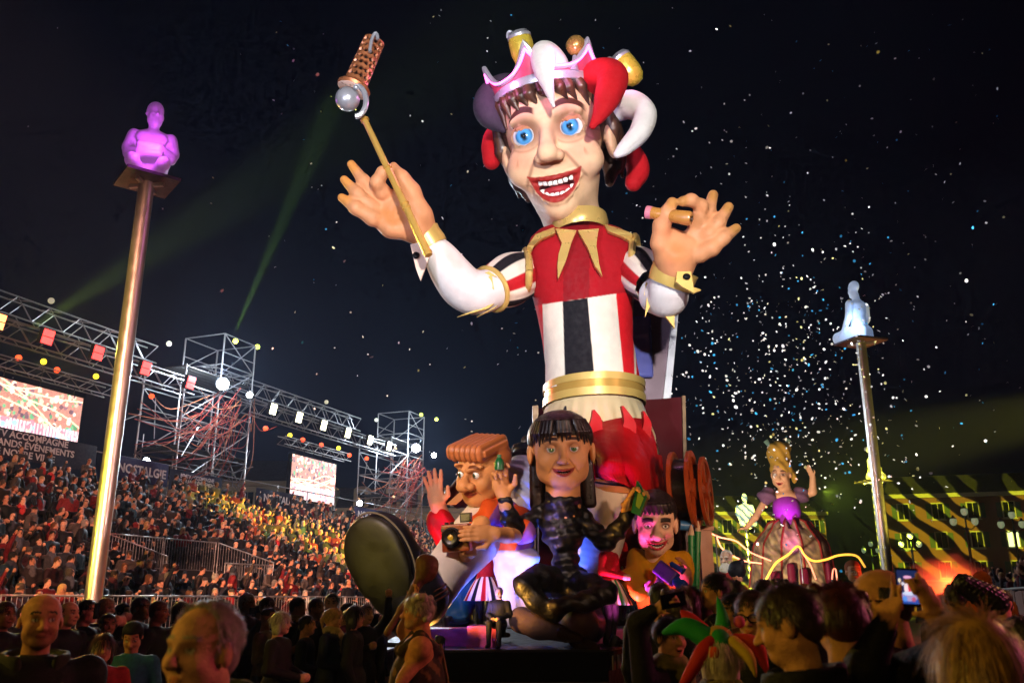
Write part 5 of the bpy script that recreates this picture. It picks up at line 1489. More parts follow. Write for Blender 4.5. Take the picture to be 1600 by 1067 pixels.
    # garter bands
    for c, ax, r in ((W(952, 752, 15.85), W(948, 790, 15.9) - W(952, 750, 15.8), 41.5),):
        ax = ax / np.linalg.norm(ax); f1 = np.cross(ax, (0, 1, 0)); f1 /= np.linalg.norm(f1); f2 = np.cross(ax, f1)
        for t0, t1, col, nm in ((-6, 12, hx('#c98a55'), 'garter'), (-1, 2, hx('#17120f'), 'garter_line')):
            e = MB(); rr = r + (1.2 if nm == 'garter_line' else 0)
            P = np.array([[c + ax * t * S(750, 15.9) + rr * S(750, 15.9) * (f1 * math.cos(q) + f2 * math.sin(q)) for q in np.arange(40) / 40 * 2 * math.pi] for t in (t0, t1)])
            e.grid(P, col, True); e.obj(nm, M_CLOTHP, king)
    # shoes
    def shoe(cx, cy, Y, k, tilt):
        sh = bpy.data.objects.new('shoe', None); C.objects.link(sh); sh.parent = king; sh.matrix_parent_inverse = Matrix.Identity(4)
        q = S(cy, Y) * k
        cent = W(cx, cy, Y)
        # sole frame: long axis from heel (lower right) to toe (upper left), facing the viewer and a little to the left
        la = np.array((-.40, -.12, .90)); la /= np.linalg.norm(la)
        nn = np.array((-.42, -.90, -.16)); nn -= la * (nn @ la); nn /= np.linalg.norm(nn)
        sb = np.cross(la, nn)
        Rm = np.stack([sb, -nn, la], 1)
        T = lambda x, y, z: cent + Rm @ np.array((x, y, z)) * q
        BLK = hx('#16141a')
        so = Sdf(18 * q)
        so.ell(T(0, 0, 22), np.array((54, 16, 62)) * q, hx('#1c190f'), 0, Rm)
        so.ell(T(4, 0, -30), np.array((44, 15, 52)) * q, hx('#1c190f'), 26 * q, Rm)
        so.box(T(0, -44, 0), np.array((90, 34, 130)) * q, 0, None, 5 * q, Rm, True)
        so.obj('sole', 1.7 * q, mat('scuffed rubber sole', None, .55, vary=.35, scale=1.3, bump=.3, bscale=4), sh)
        he = Sdf(8 * q); he.ell(T(14, -4, -82), np.array((34, 26, 34)) * q, BLK * 1.6, 0, Rm); he.box(T(12, -50, -80), np.array((60, 24, 60)) * q, 0, None, 4 * q, Rm, True)
        he.obj('heel', 1.7 * q, mat('scuffed rubber sole', None), sh)
        up = Sdf(20 * q)
        up.ell(T(6, 24, 26), np.array((52, 34, 58)) * q, BLK, 0, Rm)
        up.ell(T(14, 40, -30), np.array((44, 48, 56)) * q, BLK, 24 * q, Rm)
        up.ell(T(24, 44, -74), np.array((38, 46, 40)) * q, BLK, 22 * q, Rm)
        up.box(T(0, -46, 0), np.array((120, 44, 160)) * q, 0, None, 4 * q, Rm, True)
        up.obj('upper', 1.8 * q, mat('black shoe leather', None, .5, vary=.2, scale=2, spec=.3), sh)
        w = MB(); th = np.linspace(-.9, 2.6, 40)
        w.tube([T(4 + 54 * math.cos(t) if True else 0, 8, 8 + 80 * math.sin(t)) for t in th], 1.6 * q, 6, hx('#6a625a')); w.obj('welt', M_CLOTHP, sh)
        for i in range(3):
            w = MB(); th = np.linspace(-.7, .8, 14); w.tube([T(24 + 40 * math.cos(t), 46 + 42 * math.sin(t), -66 - 7 * i) for t in th], 1.4 * q, 6, hx('#5a3020')); w.obj('stitching', M_CLOTHP, sh)
    shoe(594, 888, 13.0, 1.0, 0)
    # the other shoe stands on the deck behind the seated woman
    sd = Sdf(.15); BLK = hx('#16141a')
    sd.ell((1.15, 15.3, 1.35), (.42, .75, .35), BLK); sd.ell((1.15, 15.9, 1.5), (.42, .45, .5), BLK); sd.box((1.15, 15.5, .78), (1, 2, .22), 0, None, .02, None, True)
    sd.obj('shoe', .05, mat('black shoe leather', None), king)
king_legs()

# ================================================================== float deck and the smaller figures on it
DK = 1.0
def parade_float():
    rt = root('parade_float_deck', (0, 16, 0), 'low black parade float deck with wooden ledge carrying the giant figures', 'float')
    m = MB()
    poly = [(-1.35, 13.55), (1.42, 13.75), (2.75, 17.2), (3.4, 23.5), (-2.6, 23.5), (-2.2, 16.0), (-1.4, 15.2)]
    m.plate([(x, y, .42) for x, y in poly], (0, 0, DK - .42)); m.obj('deck', M_BLACK, rt, smooth=False)
    m = MB(); m.plate([(x * 1.0, y, DK + .004) for x, y in poly], (0, 0, .03)); m.obj('deck_top', mat('scuffed deck', hx('#1c1418'), .5, vary=.4, scale=3), rt, smooth=False)
    m = MB(); m.plate([(-2.15, 12.85, .42), (-1.72, 12.85, .42), (-1.72, 13.5, .42), (-2.15, 13.5, .42)], (0, 0, .62)); m.obj('side_box', M_BLACK, rt, smooth=False)
    m = MB(); m.plate([(-2.16, 12.84, 1.045), (-1.71, 12.84, 1.045), (-1.71, 13.51, 1.045), (-2.16, 13.51, 1.045)], (0, 0, .03)); m.obj('box_lid', mat('pale lid', hx('#8a8088'), .5), rt, smooth=False)
    wd = mat('worn ledge wood', hx('#6a4426'), .5, vary=.3, scale=4)
    for x0, x1, y in ((-2.25, -1.6, 12.8), (-1.3, 1.4, 13.45)):
        m = MB(); m.plate([(x0, y, .52), (x1, y, .52), (x1, y + .25, .52), (x0, y + .25, .52)], (0, 0, .07)); m.obj('ledge', wd, rt, smooth=False)
    m = MB(); m.plate([(-1.2, 14.0, .05), (1.4, 14.0, .05), (3.2, 23, .05), (-2.2, 23, .05)], (0, 0, .36)); m.obj('skirting', M_BLACK, rt, smooth=False)
    # film-strip border along the side: frames let into a black band
    a, b = np.array((1.47, 13.80)), np.array((2.72, 17.1)); d = (b - a) / np.linalg.norm(b - a); nr = np.array((d[1], -d[0]))
    fm = mat('film frame', hx('#b8b0b0'), .5)
    for i in range(11):
        p = a + d * (.12 + .3 * i) + nr * .012
        bo = boxo('film_frame', (p[0], p[1], DK - .16), (.02, .17, .2), fm, rt, rz=math.atan2(d[1], d[0]) - R(90))
    # pink stage blocks
    pk = mat('pink stage block', hx('#b03a78'), .5, vary=.25, scale=4, bump=.3, bscale=8)
    for i, (x0, x1, py0, py1, Y) in enumerate(((655, 733, 982, 1012, 14.6), (729, 775, 978, 1010, 14.3), (925, 1000, 984, 1008, 15.6))):
        A, B = W(x0, py1, Y), W(x1, py1, Y); zt = W(x0, py0, Y)[2]
        boxo('stage_block', ((A[0] + B[0]) / 2, Y + .5, (DK + .035 + zt) / 2), (B[0] - A[0], 1.0, zt - DK - .035), pk, None, label=('pink stage block beside the giant shoe', 'pink stage block at the left of the seated figure', 'pink stage block under the dancers')[i], cat='block', group='pink stage blocks')
parade_float()

def uplight(px, py, Y, col, label, power, target, cone=80, vis=True):
    o = W(px, py, Y); rt = root('float_spotlight', o, label, 'spotlight', 'spotlights standing on the float')
    d = np.asarray(target) - o; d /= np.linalg.norm(d); u = np.cross(d, (0, 0, 1)); u /= np.linalg.norm(u); w = np.cross(u, d)
    Mx = np.eye(4); Mx[:3, :3] = np.stack([u, w, d], 1); Mx[:3, 3] = o
    e = MB(); e.lathe([(.02, -.16), (.06, -.15), (.07, -.07), (.072, .03), (.08, .04), (.08, .07), (.07, .07), (.066, .02), (.01, .02)], Mx, 20); e.obj('housing', M_DARKM, rt)
    e = MB(); e.lathe([(.065, .025), (.035, .035), (.001, .038)], Mx, 20); e.obj('lens', mat('lens ' + label[:12], col, .3, emis=col, estr=14), rt)
    e = MB(); e.tube([o + u * .09 + (0, 0, .02), o + u * .09 - (0, 0, .1), o - u * .09 - (0, 0, .1), o - u * .09 + (0, 0, .02)], .012, 6); e.obj('bracket', M_DARKM, rt)
    spot(o + d * .2, target, power, col, cone, .5, .08)

# ---------------- woman in black latex
def latex_woman():
    rt = root('seated_woman_figure', W(878, 1008, 14.8), 'giant seated woman figure with brown fringe bob and shiny black latex suit', 'carnival figure')
    Y = 14.8; s = S(800, Y); SKW = hx('#c98f5c'); BLK = hx('#0d0c0e')
    HM = cam_frame(877, 703, 14.5, 122, R(3), R(0), R(2))
    hs = np.linalg.norm(HM[:3, 0]); Rm = HM[:3, :3] / hs; T = lambda *q: HM[:3, :3] @ np.array(q, float) + HM[:3, 3]
    sd = Sdf(); head_prims(sd, HM, SKW, dict(open=.06, mouth_w=.14, mouth_z=-.25, smile=.03, nose=.95, jaw=.21, wide=1.2, chin=-.02, eye=.062, ear=1.15))
    sd.cap(T(0, .03, -.35), T(.0, .1, -.78), .22 * hs, .22 * hs, SKW, .05 * hs)
    hd = sd.obj('head', 1.05 * s, M_SKINPAINT, rt, kc=.02, paint=head_paint(HM, dict(lips=hx('#8a3024'), brow=hx('#3a2016'), brow_z=.12, brow_arch=.02, shade=hx('#7a4a2c'), mouth_z=-.25, mouth_w=.14, open=.06, smile=.03, es=.06)))
    for x in (-.14, .14):
        eyeball('eye', HM, x, hd, r=.062, iris='#4a6a3a', gaze=(0, .05), y=-.285, n=24, white='#d8d4c8')
        ld = Sdf(); ld.ell(T(x, -.285, .015), np.array((.072, .07, .068)) * hs, SKW * .8, 0, Rm); ld.box(T(x, -.285, -.075), np.array((.2, .2, .11)) * hs, 0, None, 0, Rm @ rotm(R(10)), True); ld.obj('eyelid', .012 * hs, M_SKINPAINT, hd)
    teeth('tooth', HM, hd, -.25, .14, .06, .03, 8, '#e8d8a8')
    HB = hx('#1e0f0a'); hr = Sdf(.02 * hs)
    hr.ell(T(0, .1, .15), np.array((.43, .45, .37)) * hs, HB, 0, Rm)
    hr.box(T(0, -.55, -.25), np.array((.37, .5, .42)) * hs, .04 * hs, None, .03 * hs, Rm, True); hr.box(T(0, -.4, -.3), np.array((.6, .5, .36)) * hs, .04 * hs, None, .03 * hs, Rm, True)
    hr.box(T(0, -.1, -.8), np.array((.6, .5, .6)) * hs, .04 * hs, None, .03 * hs, Rm, True)
    for x in (-1, 1):
        hr.box(T(.33 * x, .26, -.32), np.array((.09, .13, .44)) * hs, .06 * hs, HB, .04 * hs, Rm @ rotm(0, R(-2) * x, 0))
    hr.box(T(0, .36, -.3), np.array((.34, .1, .44)) * hs, .05 * hs, HB, .05 * hs, Rm)
    for i in range(19):
        a = (i - 9) / 9; ar = a * 1.15
        if i in (7, 12): continue
        hr.chain([T(.33 * math.sin(ar), .06 - .4 * math.cos(ar), .36), T(.405 * math.sin(ar), .06 - .435 * math.cos(ar), .22), T(.41 * math.sin(ar), .06 - .425 * math.cos(ar), .10 - .06 * abs(a) + .025 * (i % 3))], [.034 * hs, .028 * hs, .008 * hs], HB, .012 * hs)
    hr.obj('hair', 1.15 * s, mat('modelled hair', None), rt, paint=lambda V, c: c * (1 + .35 * np.sin(V[:, 0] * 60))[:, None])
    # body
    b = Sdf(.12)
    P = lambda *q: [W(a, c, y) for a, c, y in q]
    b.chain(P((879, 783, 14.72), (879, 800, 14.85)), [29 * s, 31 * s], BLK)
    b.ell(W(878, 812, 14.9), (40 * s, .34, 20 * s), BLK); b.ell(W(880, 836, 14.85), (34 * s, .34, 24 * s), BLK)
    b.ell(W(884, 872, 14.9), (21 * s, .25, 24 * s), BLK); b.ell(W(886, 902, 14.9), (34 * s, .36, 20 * s), BLK)
    b.chain(P((846, 800, 14.9), (822, 818, 14.8), (806, 826, 14.6), (795, 806, 14.4), (789, 784, 14.3)), [14 * s, 14 * s, 15 * s, 13 * s, 11 * s], BLK, .05)
    b.chain(P((908, 803, 14.9), (930, 832, 14.7), (946, 846, 14.6), (965, 828, 14.4), (980, 806, 14.2)), [14 * s, 14 * s, 15 * s, 13 * s, 11 * s], BLK, .05)
    rib = lambda G: .012 * np.sin(G[..., 2] * 34 + 1.2 * np.sin(G[..., 0] * 4)) + .006 * np.sin(G[..., 0] * 37 + G[..., 2] * 19)
    b.obj('latex_top', 1.35 * s, M_LATEX, rt, disp=rib)
    l = Sdf(.12)
    l.chain(P((872, 910, 14.9), (842, 905, 14.3), (820, 914, 14.0)), [24 * s, 20 * s, 15 * s], BLK); l.chain(P((820, 914, 14.0), (838, 938, 13.95), (868, 962, 13.9)), [15 * s, 13 * s, 10 * s], BLK)
    l.chain(P((894, 912, 14.9), (922, 918, 14.3), (948, 926, 14.0)), [24 * s, 19 * s, 14 * s], BLK); l.chain(P((948, 926, 14.0), (920, 938, 13.9), (872, 946, 13.8)), [14 * s, 13 * s, 11 * s], hx('#1a0f0a'))
    l.obj('latex_trousers', 1.5 * s, M_LATEX, rt, disp=lambda G: .01 * np.sin(G[..., 0] * 17 + G[..., 2] * 23 + 2 * np.sin(G[..., 1] * 5)))
    st = Sdf(.1); GR = hx('#4a3a42')
    st.chain(P((815, 968, 14.4), (842, 978, 14.2), (880, 990, 14.0)), [19 * s, 17 * s, 11 * s], GR); st.obj('stocking', 1.6 * s, M_CLOTHP, rt)
    st = Sdf(.1); st.ell(W(906, 976, 14.3), (28 * s, .4, 32 * s), hx('#4a2e26')); st.obj('knee_boot', 1.6 * s, M_SATIN, rt)
    for px, py in ((880, 990), (905, 1003)):
        st = Sdf(.03); st.cap(W(px, py, 13.95), W(px + 26, py + 8, 13.8), .11, .07, hx('#3a2016')); st.cap(W(px + 4, py + 2, 13.95), W(px + 4, py + 12, 13.95), .05, .03, hx('#3a2016')); st.obj('shoe', .03, M_SATIN, rt)
    # hands: one pinches a small green bottle, one holds a green book
    h1 = Sdf(.03); h1.cap(W(790, 792, 14.3), W(787, 774, 14.3), 10 * s, 10 * s, SKW); hand_prims(h1, W(787, 776, 14.3), W(778, 738, 14.2) - W(788, 782, 14.3), (.3, -1, .1), 66 * s, SKW, (.7, 1.1, 1.2, 1.2), .5, 1); h1.obj('hand', 1.0 * s, M_SKINPAINT, rt)
    h2 = Sdf(.03); hand_prims(h2, W(979, 806, 14.2), W(996, 770, 14.1) - W(979, 806, 14.2), (.5, -.8, 0), 66 * s, hx('#b98a4a'), (.7, .8, .8, .8), .6, -1); h2.obj('hand', 1.0 * s, M_SKINPAINT, rt)
    GN = mat('green enamel', hx('#0f5a30'), .35, vary=.2)
    r2 = root('small_green_bottle', W(780, 735, 14.0), 'tiny green bottle pinched in the raised hand of the latex woman', 'bottle')
    Mx = np.eye(4); Mx[:3, 3] = W(780, 735, 13.95); e = MB(); e.lathe([(.02, 0), (.075, .01), (.08, .12), (.06, .17), (.035, .2), (.035, .25), (.01, .255)], Mx, 18); e.obj('glass', GN, r2)
    r2 = root('green_book', W(998, 800, 13.9), 'green book with gold corners held up in the hand of the latex woman', 'book')
    poly = [(985, 803), (992, 749), (1000, 748), (1012, 774), (1012, 782), (998, 806)]
    e = MB(); e.plate([W(a, b_, 13.95 - .004 * (a - 985)) for a, b_ in ((986, 800), (995, 750), (1011, 776), (999, 806))], (.05, .14, 0)); e.obj('cover', GN, r2, smooth=False)
    e = MB(); e.plate([W(a, b_, 13.93 - .004 * (a - 985)) for a, b_ in ((993, 790), (997, 765), (1006, 778), (999, 795))], (.005, .012, 0), hx('#6a8a2a')); e.obj('emblem', M_CLOTHP, r2, smooth=False)
latex_woman()

# ---------------- photographer with the quiff
def photographer():
    rt = root('photographer_figure', W(810, 985, 15.6), 'giant photographer figure with a ridged orange quiff, big nose and orange shirt', 'carnival figure')
    Y = 15.2; s = S(760, Y); SKP = hx('#cf9058')
    HM = cam_frame(752, 737, Y, 102, R(-38), R(-14), R(-4))
    hs = np.linalg.norm(HM[:3, 0]); Rm = HM[:3, :3] / hs; T = lambda *q: HM[:3, :3] @ np.array(q, float) + HM[:3, 3]
    sd = Sdf(); head_prims(sd, HM, SKP, dict(nose=1.9, jaw=.21, wide=1.14, mouth_w=.16, mouth_z=-.285, smile=.045, ear=1.5, chin=.0, eye=.07))
    sd.cap(T(0, .05, -.35), T(.05, .2, -.75), .2 * hs, .2 * hs, SKP, .05 * hs)
    for x in (-1, 1): sd.cap(T(.05 * x, -.36, .1), T(.24 * x, -.3, .15), .04 * hs, .03 * hs, SKP, .04 * hs)
    hd = sd.obj('head', 1.1 * s, M_SKINPAINT, rt, kc=.02, paint=head_paint(HM, dict(lips=hx('#a04030'), brow=hx('#6a3a1a'), brow_z=.13, brow_arch=.02, shade=hx('#7a4424'), mouth_z=-.285, mouth_w=.16, smile=.045, es=.07)))
    for x in (-.14, .14): eyeball('eye', HM, x, hd, r=.065, iris='#3a4a2a', gaze=(-.3, -.1), y=-.29, n=24)
    # flat-topped ridged quiff
    hr = Sdf(.03 * hs); HC = hx('#b86c3a')
    hr.ell(T(0, .14, .2), np.array((.39, .4, .3)) * hs, HC, 0, Rm); hr.box(T(0, -.55, -.2), np.array((.5, .42, .42)) * hs, 0, None, .02 * hs, Rm, True); hr.box(T(0, .1, -.35), np.array((.6, .7, .4)) * hs, 0, None, .02 * hs, Rm, True)
    hr.box(T(0, -.04, .38), np.array((.36, .38, .13)) * hs, .11 * hs, HC, .05 * hs, Rm @ rotm(R(7)))
    Mi = np.linalg.inv(HM)
    def ridge(G):
        q = G @ Mi[:3, :3].T + Mi[:3, 3]; return .014 * hs * np.sin(q[..., 0] * 62)
    def rp(V, c):
        q = V @ Mi[:3, :3].T + Mi[:3, 3]; return c * (1 - .45 * smooth(np.sin(q[:, 0] * 62), .2, 1))[:, None]
    hr.obj('quiff', .95 * s, M_PAINT, rt, disp=ridge, paint=rp)
    b = Sdf(.1); OR, PU, WHB = hx('#c8501e'), hx('#7a4a9a'), hx('#c8cce0')
    P = lambda *q: [W(a, c, y) for a, c, y in q]
    b.chain(P((775, 795, 15.3), (790, 820, 15.4), (800, 850, 15.4)), [26 * s, 34 * s, 33 * s], OR)
    b.chain(P((768, 800, 15.0), (752, 818, 14.8)), [20 * s, 17 * s], OR); b.chain(P((815, 812, 15.1), (818, 832, 14.7)), [21 * s, 18 * s], OR)
    b.obj('shirt', 1.4 * s, M_SATIN, rt, disp=lambda G: .02 * np.sin(G[..., 0] * 14 + G[..., 2] * 9), paint=lambda V, c: np.where((np.sin(V[:, 0] * 9 - V[:, 2] * 5) > .35)[:, None], PU, c))
    b = Sdf(.1)
    b.ell(W(805, 868, 15.4), (33 * s, .38, 14 * s), WHB); b.chain(P((790, 872, 15.4), (796, 915, 15.5), (798, 968, 15.6)), [21 * s, 17 * s, 15 * s], WHB); b.chain(P((820, 872, 15.4), (822, 915, 15.6), (825, 968, 15.7)), [21 * s, 17 * s, 15 * s], WHB)
    b.obj('jeans', 1.5 * s, M_CLOTHP, rt, disp=lambda G: .018 * np.sin(G[..., 2] * 17 + 3 * G[..., 0]))
    a = Sdf(.05); a.chain(P((806, 836, 14.6), (792, 836, 14.2), (774, 834, 13.85)), [11 * s, 11 * s, 10 * s], SKP)
    hand_prims(a, W(774, 834, 13.85), W(730, 832, 13.65) - W(774, 834, 13.85), (-.15, .9, -.1), 58 * s, SKP, (.25, .2, .2, .2), .2, 1, .0); a.obj('hand', 1.0 * s, M_SKINPAINT, rt)
    a = Sdf(.05); a.chain(P((752, 820, 14.55), (738, 848, 14.35), (728, 866, 14.15)), [14 * s, 13 * s, 11 * s], SKP)
    hand_prims(a, W(742, 864, 14.15), W(705, 866, 13.85) - W(742, 864, 14.15), (0, -.5, .8), 44 * s, SKP, (.9, .9, .9, .9), .1, 1, .05); a.obj('hand', 1.0 * s, M_SKINPAINT, rt)
    # the camera he holds
    cr = root('toy_camera', W(712, 866, 13.85), 'giant orange and black prop camera held by the photographer figure', 'camera')
    Rc = cam_frame(712, 840, 13.85, 1, R(-15), 0, R(4))[:3, :3]; Rc = Rc / np.linalg.norm(Rc[:, 0]); o = W(712, 840, 13.85)
    Tc = lambda x, y, z: o + Rc @ np.array((x, y, z)) * s
    BR, DKc = hx('#8a3c18'), hx('#121012'); MC = mat('toy camera paint', None, .35, vary=.15, coat=.3)
    q = Sdf(); q.box(Tc(0, 6, 0), np.array((20, 9, 19)) * s, 2 * s, BR, 0, Rc); q.obj('camera_body', .9 * s, MC, cr)
    e = MB(); Mx = np.eye(4); Mx[:3, :3] = Rc @ rotm(R(90)); Mx[:3, 3] = Tc(-4, -3, 1)
    e.lathe([(14 * s, -3 * s), (14 * s, 5 * s), (12.5 * s, 6 * s), (12.5 * s, 13 * s), (11 * s, 14 * s), (9 * s, 11 * s), (1 * s, 9 * s)], Mx, 32, DKc); ln = e.obj('lens', MC, cr)
    e = MB(); e.lathe([(4 * s, 10.5 * s), (2 * s, 11.5 * s), (.2 * s, 11.6 * s)], Mx, 20, hx('#c8a030')); e.obj('lens_glass', MC, ln)
    e = MB(); e.box(Tc(15, 6, 27), np.array((16, 8, 13)) * s, Rc, DKc); e.obj('flash', MC, cr, smooth=False); e = MB(); e.box(Tc(15, 1.5, 27), np.array((12, 1.5, 9)) * s, Rc, hx('#6a6a4a')); e.obj('flash_pane', MC, cr, smooth=False)
    for x in (-14, -6): e = MB(); Mx2 = np.eye(4); Mx2[:3, :3] = Rc; Mx2[:3, 3] = Tc(x, 6, 19); e.lathe([(3 * s, 0), (3 * s, 3 * s), (.5 * s, 3.2 * s)], Mx2, 14, DKc); e.obj('dial', MC, cr)
    e = MB(); e.box(Tc(-17.5, -3.5, 12), np.array((4, 1.5, 5)) * s, Rc, hx('#6a5a3a')); e.obj('viewfinder', MC, cr, smooth=False)
photographer()

# ---------------- waving figure behind the leg
def waver():
    rt = root('waving_figure', W(715, 985, 16.6), 'giant figure waving a raised hand from behind the king\'s leg, red sleeve and blue breeches', 'carnival figure')
    Y = 16.6; s = S(780, Y); SKV = hx('#d8a080')
    a = Sdf(.04); hand_prims(a, W(684, 792, 16.4), W(674, 735, 16.3) - W(684, 792, 16.4), (-.1, -1, .15), 62 * s, SKV, (.05, .05, .08, .12), .2, 1, .14); a.cap(W(690, 806, 16.5), W(683, 786, 16.4), 13 * s, 12 * s, SKV); a.obj('hand', 1.0 * s, M_SKINPAINT, rt)
    P = lambda *q: [W(a_, c, y) for a_, c, y in q]
    a = Sdf(.1); RD = hx('#b01418'); a.chain(P((685, 803, 16.5), (690, 820, 16.6), (700, 842, 16.8), (730, 850, 17.0)), [16 * s, 20 * s, 21 * s, 24 * s], RD); a.obj('sleeve', 1.4 * s, M_SATIN, rt, disp=lambda G: .03 * np.sin(G[..., 0] * 15 + G[..., 2] * 11))
    a = Sdf(.1); a.chain(P((705, 775, 17.1), (730, 768, 17.2), (758, 775, 17.3), (770, 820, 17.3), (760, 880, 17.3)), [16 * s, 26 * s, 34 * s, 36 * s, 34 * s], hx('#5a2a1a')); a.obj('brown_cape', 1.6 * s, M_SATIN, rt, disp=lambda G: .03 * np.sin(G[..., 0] * 21 - G[..., 2] * 14))
    e = MB(); e.plate([W(*p, 16.3) for p in ((697, 788), (731, 757), (733, 770), (712, 788))], (0, .06, 0), hx('#b88a5a')); e.obj('collar_point', M_CLOTHP, rt, smooth=False)
    a = Sdf(.1); BL = hx('#10406a'); a.chain(P((748, 890, 17.2), (728, 925, 16.6), (716, 958, 16.4)), [32 * s, 27 * s, 18 * s], BL); a.ell(W(716, 975, 16.3), (22 * s, .4, 9 * s), BL * .5); a.obj('blue_breeches', 1.6 * s, M_SATIN, rt, disp=lambda G: .025 * np.sin(G[..., 0] * 17 + G[..., 2] * 8))
waver()

# ---------------- filming man in yellow
def filmer():
    rt = root('filming_man_figure', W(1028, 1000, 15.8), 'giant grinning man figure in yellow shirt filming at the right of the float', 'carnival figure')
    Y = 15.6; s = S(850, Y); SKF = hx('#e0b4a0')
    HM = cam_frame(1024, 818, 15.3, 95, R(4), R(-10), R(-1)); hs = np.linalg.norm(HM[:3, 0]); Rm = HM[:3, :3] / hs; T = lambda *q: HM[:3, :3] @ np.array(q, float) + HM[:3, 3]
    sd = Sdf(); head_prims(sd, HM, SKF, dict(open=.085, mouth_w=.175, mouth_z=-.26, smile=.06, nose=1.5, jaw=.13, ear=1.2, eye=.065))
    sd.cap(T(0, .05, -.35), T(.0, .1, -.7), .17 * hs, .18 * hs, SKF, .05 * hs)
    bp = head_paint(HM, dict(lips=hx('#b02a3a'), brow=hx('#201418'), brow_z=.1, brow_arch=.02, brow_t=.04, shade=hx('#5a2030'), blush=hx('#d06070'), mouth_z=-.26, mouth_w=.175, open=.085, smile=.06, es=.055, white=hx('#e8e0e0'), iris=hx('#20181c')))
    hd = sd.obj('head', 1.0 * s, M_SKINPAINT, rt, kc=.02, paint=bp)
    teeth('tooth', HM, hd, -.26, .175, .085, .06, 8)
    hr = Sdf(.03 * hs); HC = hx('#241c22'); hr.ell(T(0, .12, .2), np.array((.37, .42, .35)) * hs, HC, 0, Rm); hr.box(T(0, -.5, -.17), np.array((.31, .4, .4)) * hs, .05 * hs, None, .03 * hs, Rm, True); hr.box(T(0, -.1, -.62), np.array((.6, .5, .5)) * hs, 0, None, .03 * hs, Rm, True)
    for i in range(9):
        ar = (i - 4) / 4 * .9; hr.chain([T(.3 * math.sin(ar), .05 - .38 * math.cos(ar), .34), T(.33 * math.sin(ar + .1), .05 - .42 * math.cos(ar + .1), .22)], [.06 * hs, .02 * hs], HC, .02 * hs)
    hr.obj('hair', 1.1 * s, mat('modelled hair', None), rt, paint=lambda V, c: c * (1 + .3 * np.sin(V[:, 0] * 40))[:, None])
    P = lambda *q: [W(a_, c, y) for a_, c, y in q]; YE = hx('#b88418')
    b = Sdf(.12); b.ell(W(1030, 885, 15.8), (40 * s, .5, 30 * s), YE); b.ell(W(1028, 930, 15.8), (36 * s, .5, 50 * s), YE); b.chain(P((998, 878, 15.7), (990, 905, 15.4), (1004, 925, 14.9)), [20 * s, 19 * s, 13 * s], YE); b.chain(P((1060, 880, 15.7), (1070, 905, 15.4)), [20 * s, 16 * s], YE)
    b.obj('shirt', 1.4 * s, M_SATIN, rt, disp=lambda G: .035 * np.sin(G[..., 0] * 13 + 2.5 * np.sin(G[..., 2] * 3)))
    a = Sdf(.05); a.chain(P((1070, 908, 15.3), (1068, 896, 15.0)), [12 * s, 12 * s], hx('#a86a50')); hand_prims(a, W(1072, 908, 15.1), W(1071, 868, 14.9) - W(1072, 908, 15.1), (-.9, -.2, 0), 46 * s, hx('#a86a50'), (.5, .5, .5, .5), .2, -1); a.obj('hand', 1.0 * s, M_SKINPAINT, rt)
    a = Sdf(.05); hand_prims(a, W(1010, 925, 14.9), W(1036, 912, 14.7) - W(1010, 925, 14.9), (.2, .3, 1), 42 * s, hx('#7a5078'), (.7, .7, .7, .7), .3, 1); a.obj('hand', 1.0 * s, M_SKINPAINT, rt)
    # camcorder
    cr = root('purple_camcorder', W(1044, 918, 14.6), 'purple and blue prop camcorder in the hands of the filming man figure', 'camcorder')
    Rc = cam_frame(1042, 897, 14.6, 1, R(-20), 0, R(-38))[:3, :3]; Rc /= np.linalg.norm(Rc[:, 0]); o = W(1042, 896, 14.6); Tc = lambda x, y, z: o + Rc @ np.array((x, y, z)) * s
    MC = mat('toy camera paint', None); PU, BLc = hx('#4a2a8a'), hx('#1a3a9a')
    q = Sdf(); q.box(Tc(-3, 5, 0), np.array((17, 9, 11)) * s, 3 * s, PU, 0, Rc); q.obj('camcorder_body', .9 * s, MC, cr)
    e = MB(); e.tube([Tc(14, 3, 0), Tc(24, 2, -1), Tc(24.5, 2, -1), Tc(31, 1, -1)], np.array((7, 7, 9, 9)) * s, 18, BLc); e.obj('lens', MC, cr)
    e = MB(); e.tube([Tc(-4, 2, 14), Tc(-4, 2, 15), Tc(16, 0, 17), Tc(18, 0, 17)], np.array((3, 4, 4, 5)) * s, 14, BLc); e.obj('microphone', MC, cr)
    # film reels of the projector, brushes, pillar
    pr = root('film_projector', W(1075, 930, 16.3), 'orange prop film projector with two upright reels at the right of the float', 'projector')
    MO = mat('orange rust paint', None, .4, vary=.25, scale=3, coat=.2); OC = hx('#a8481e')
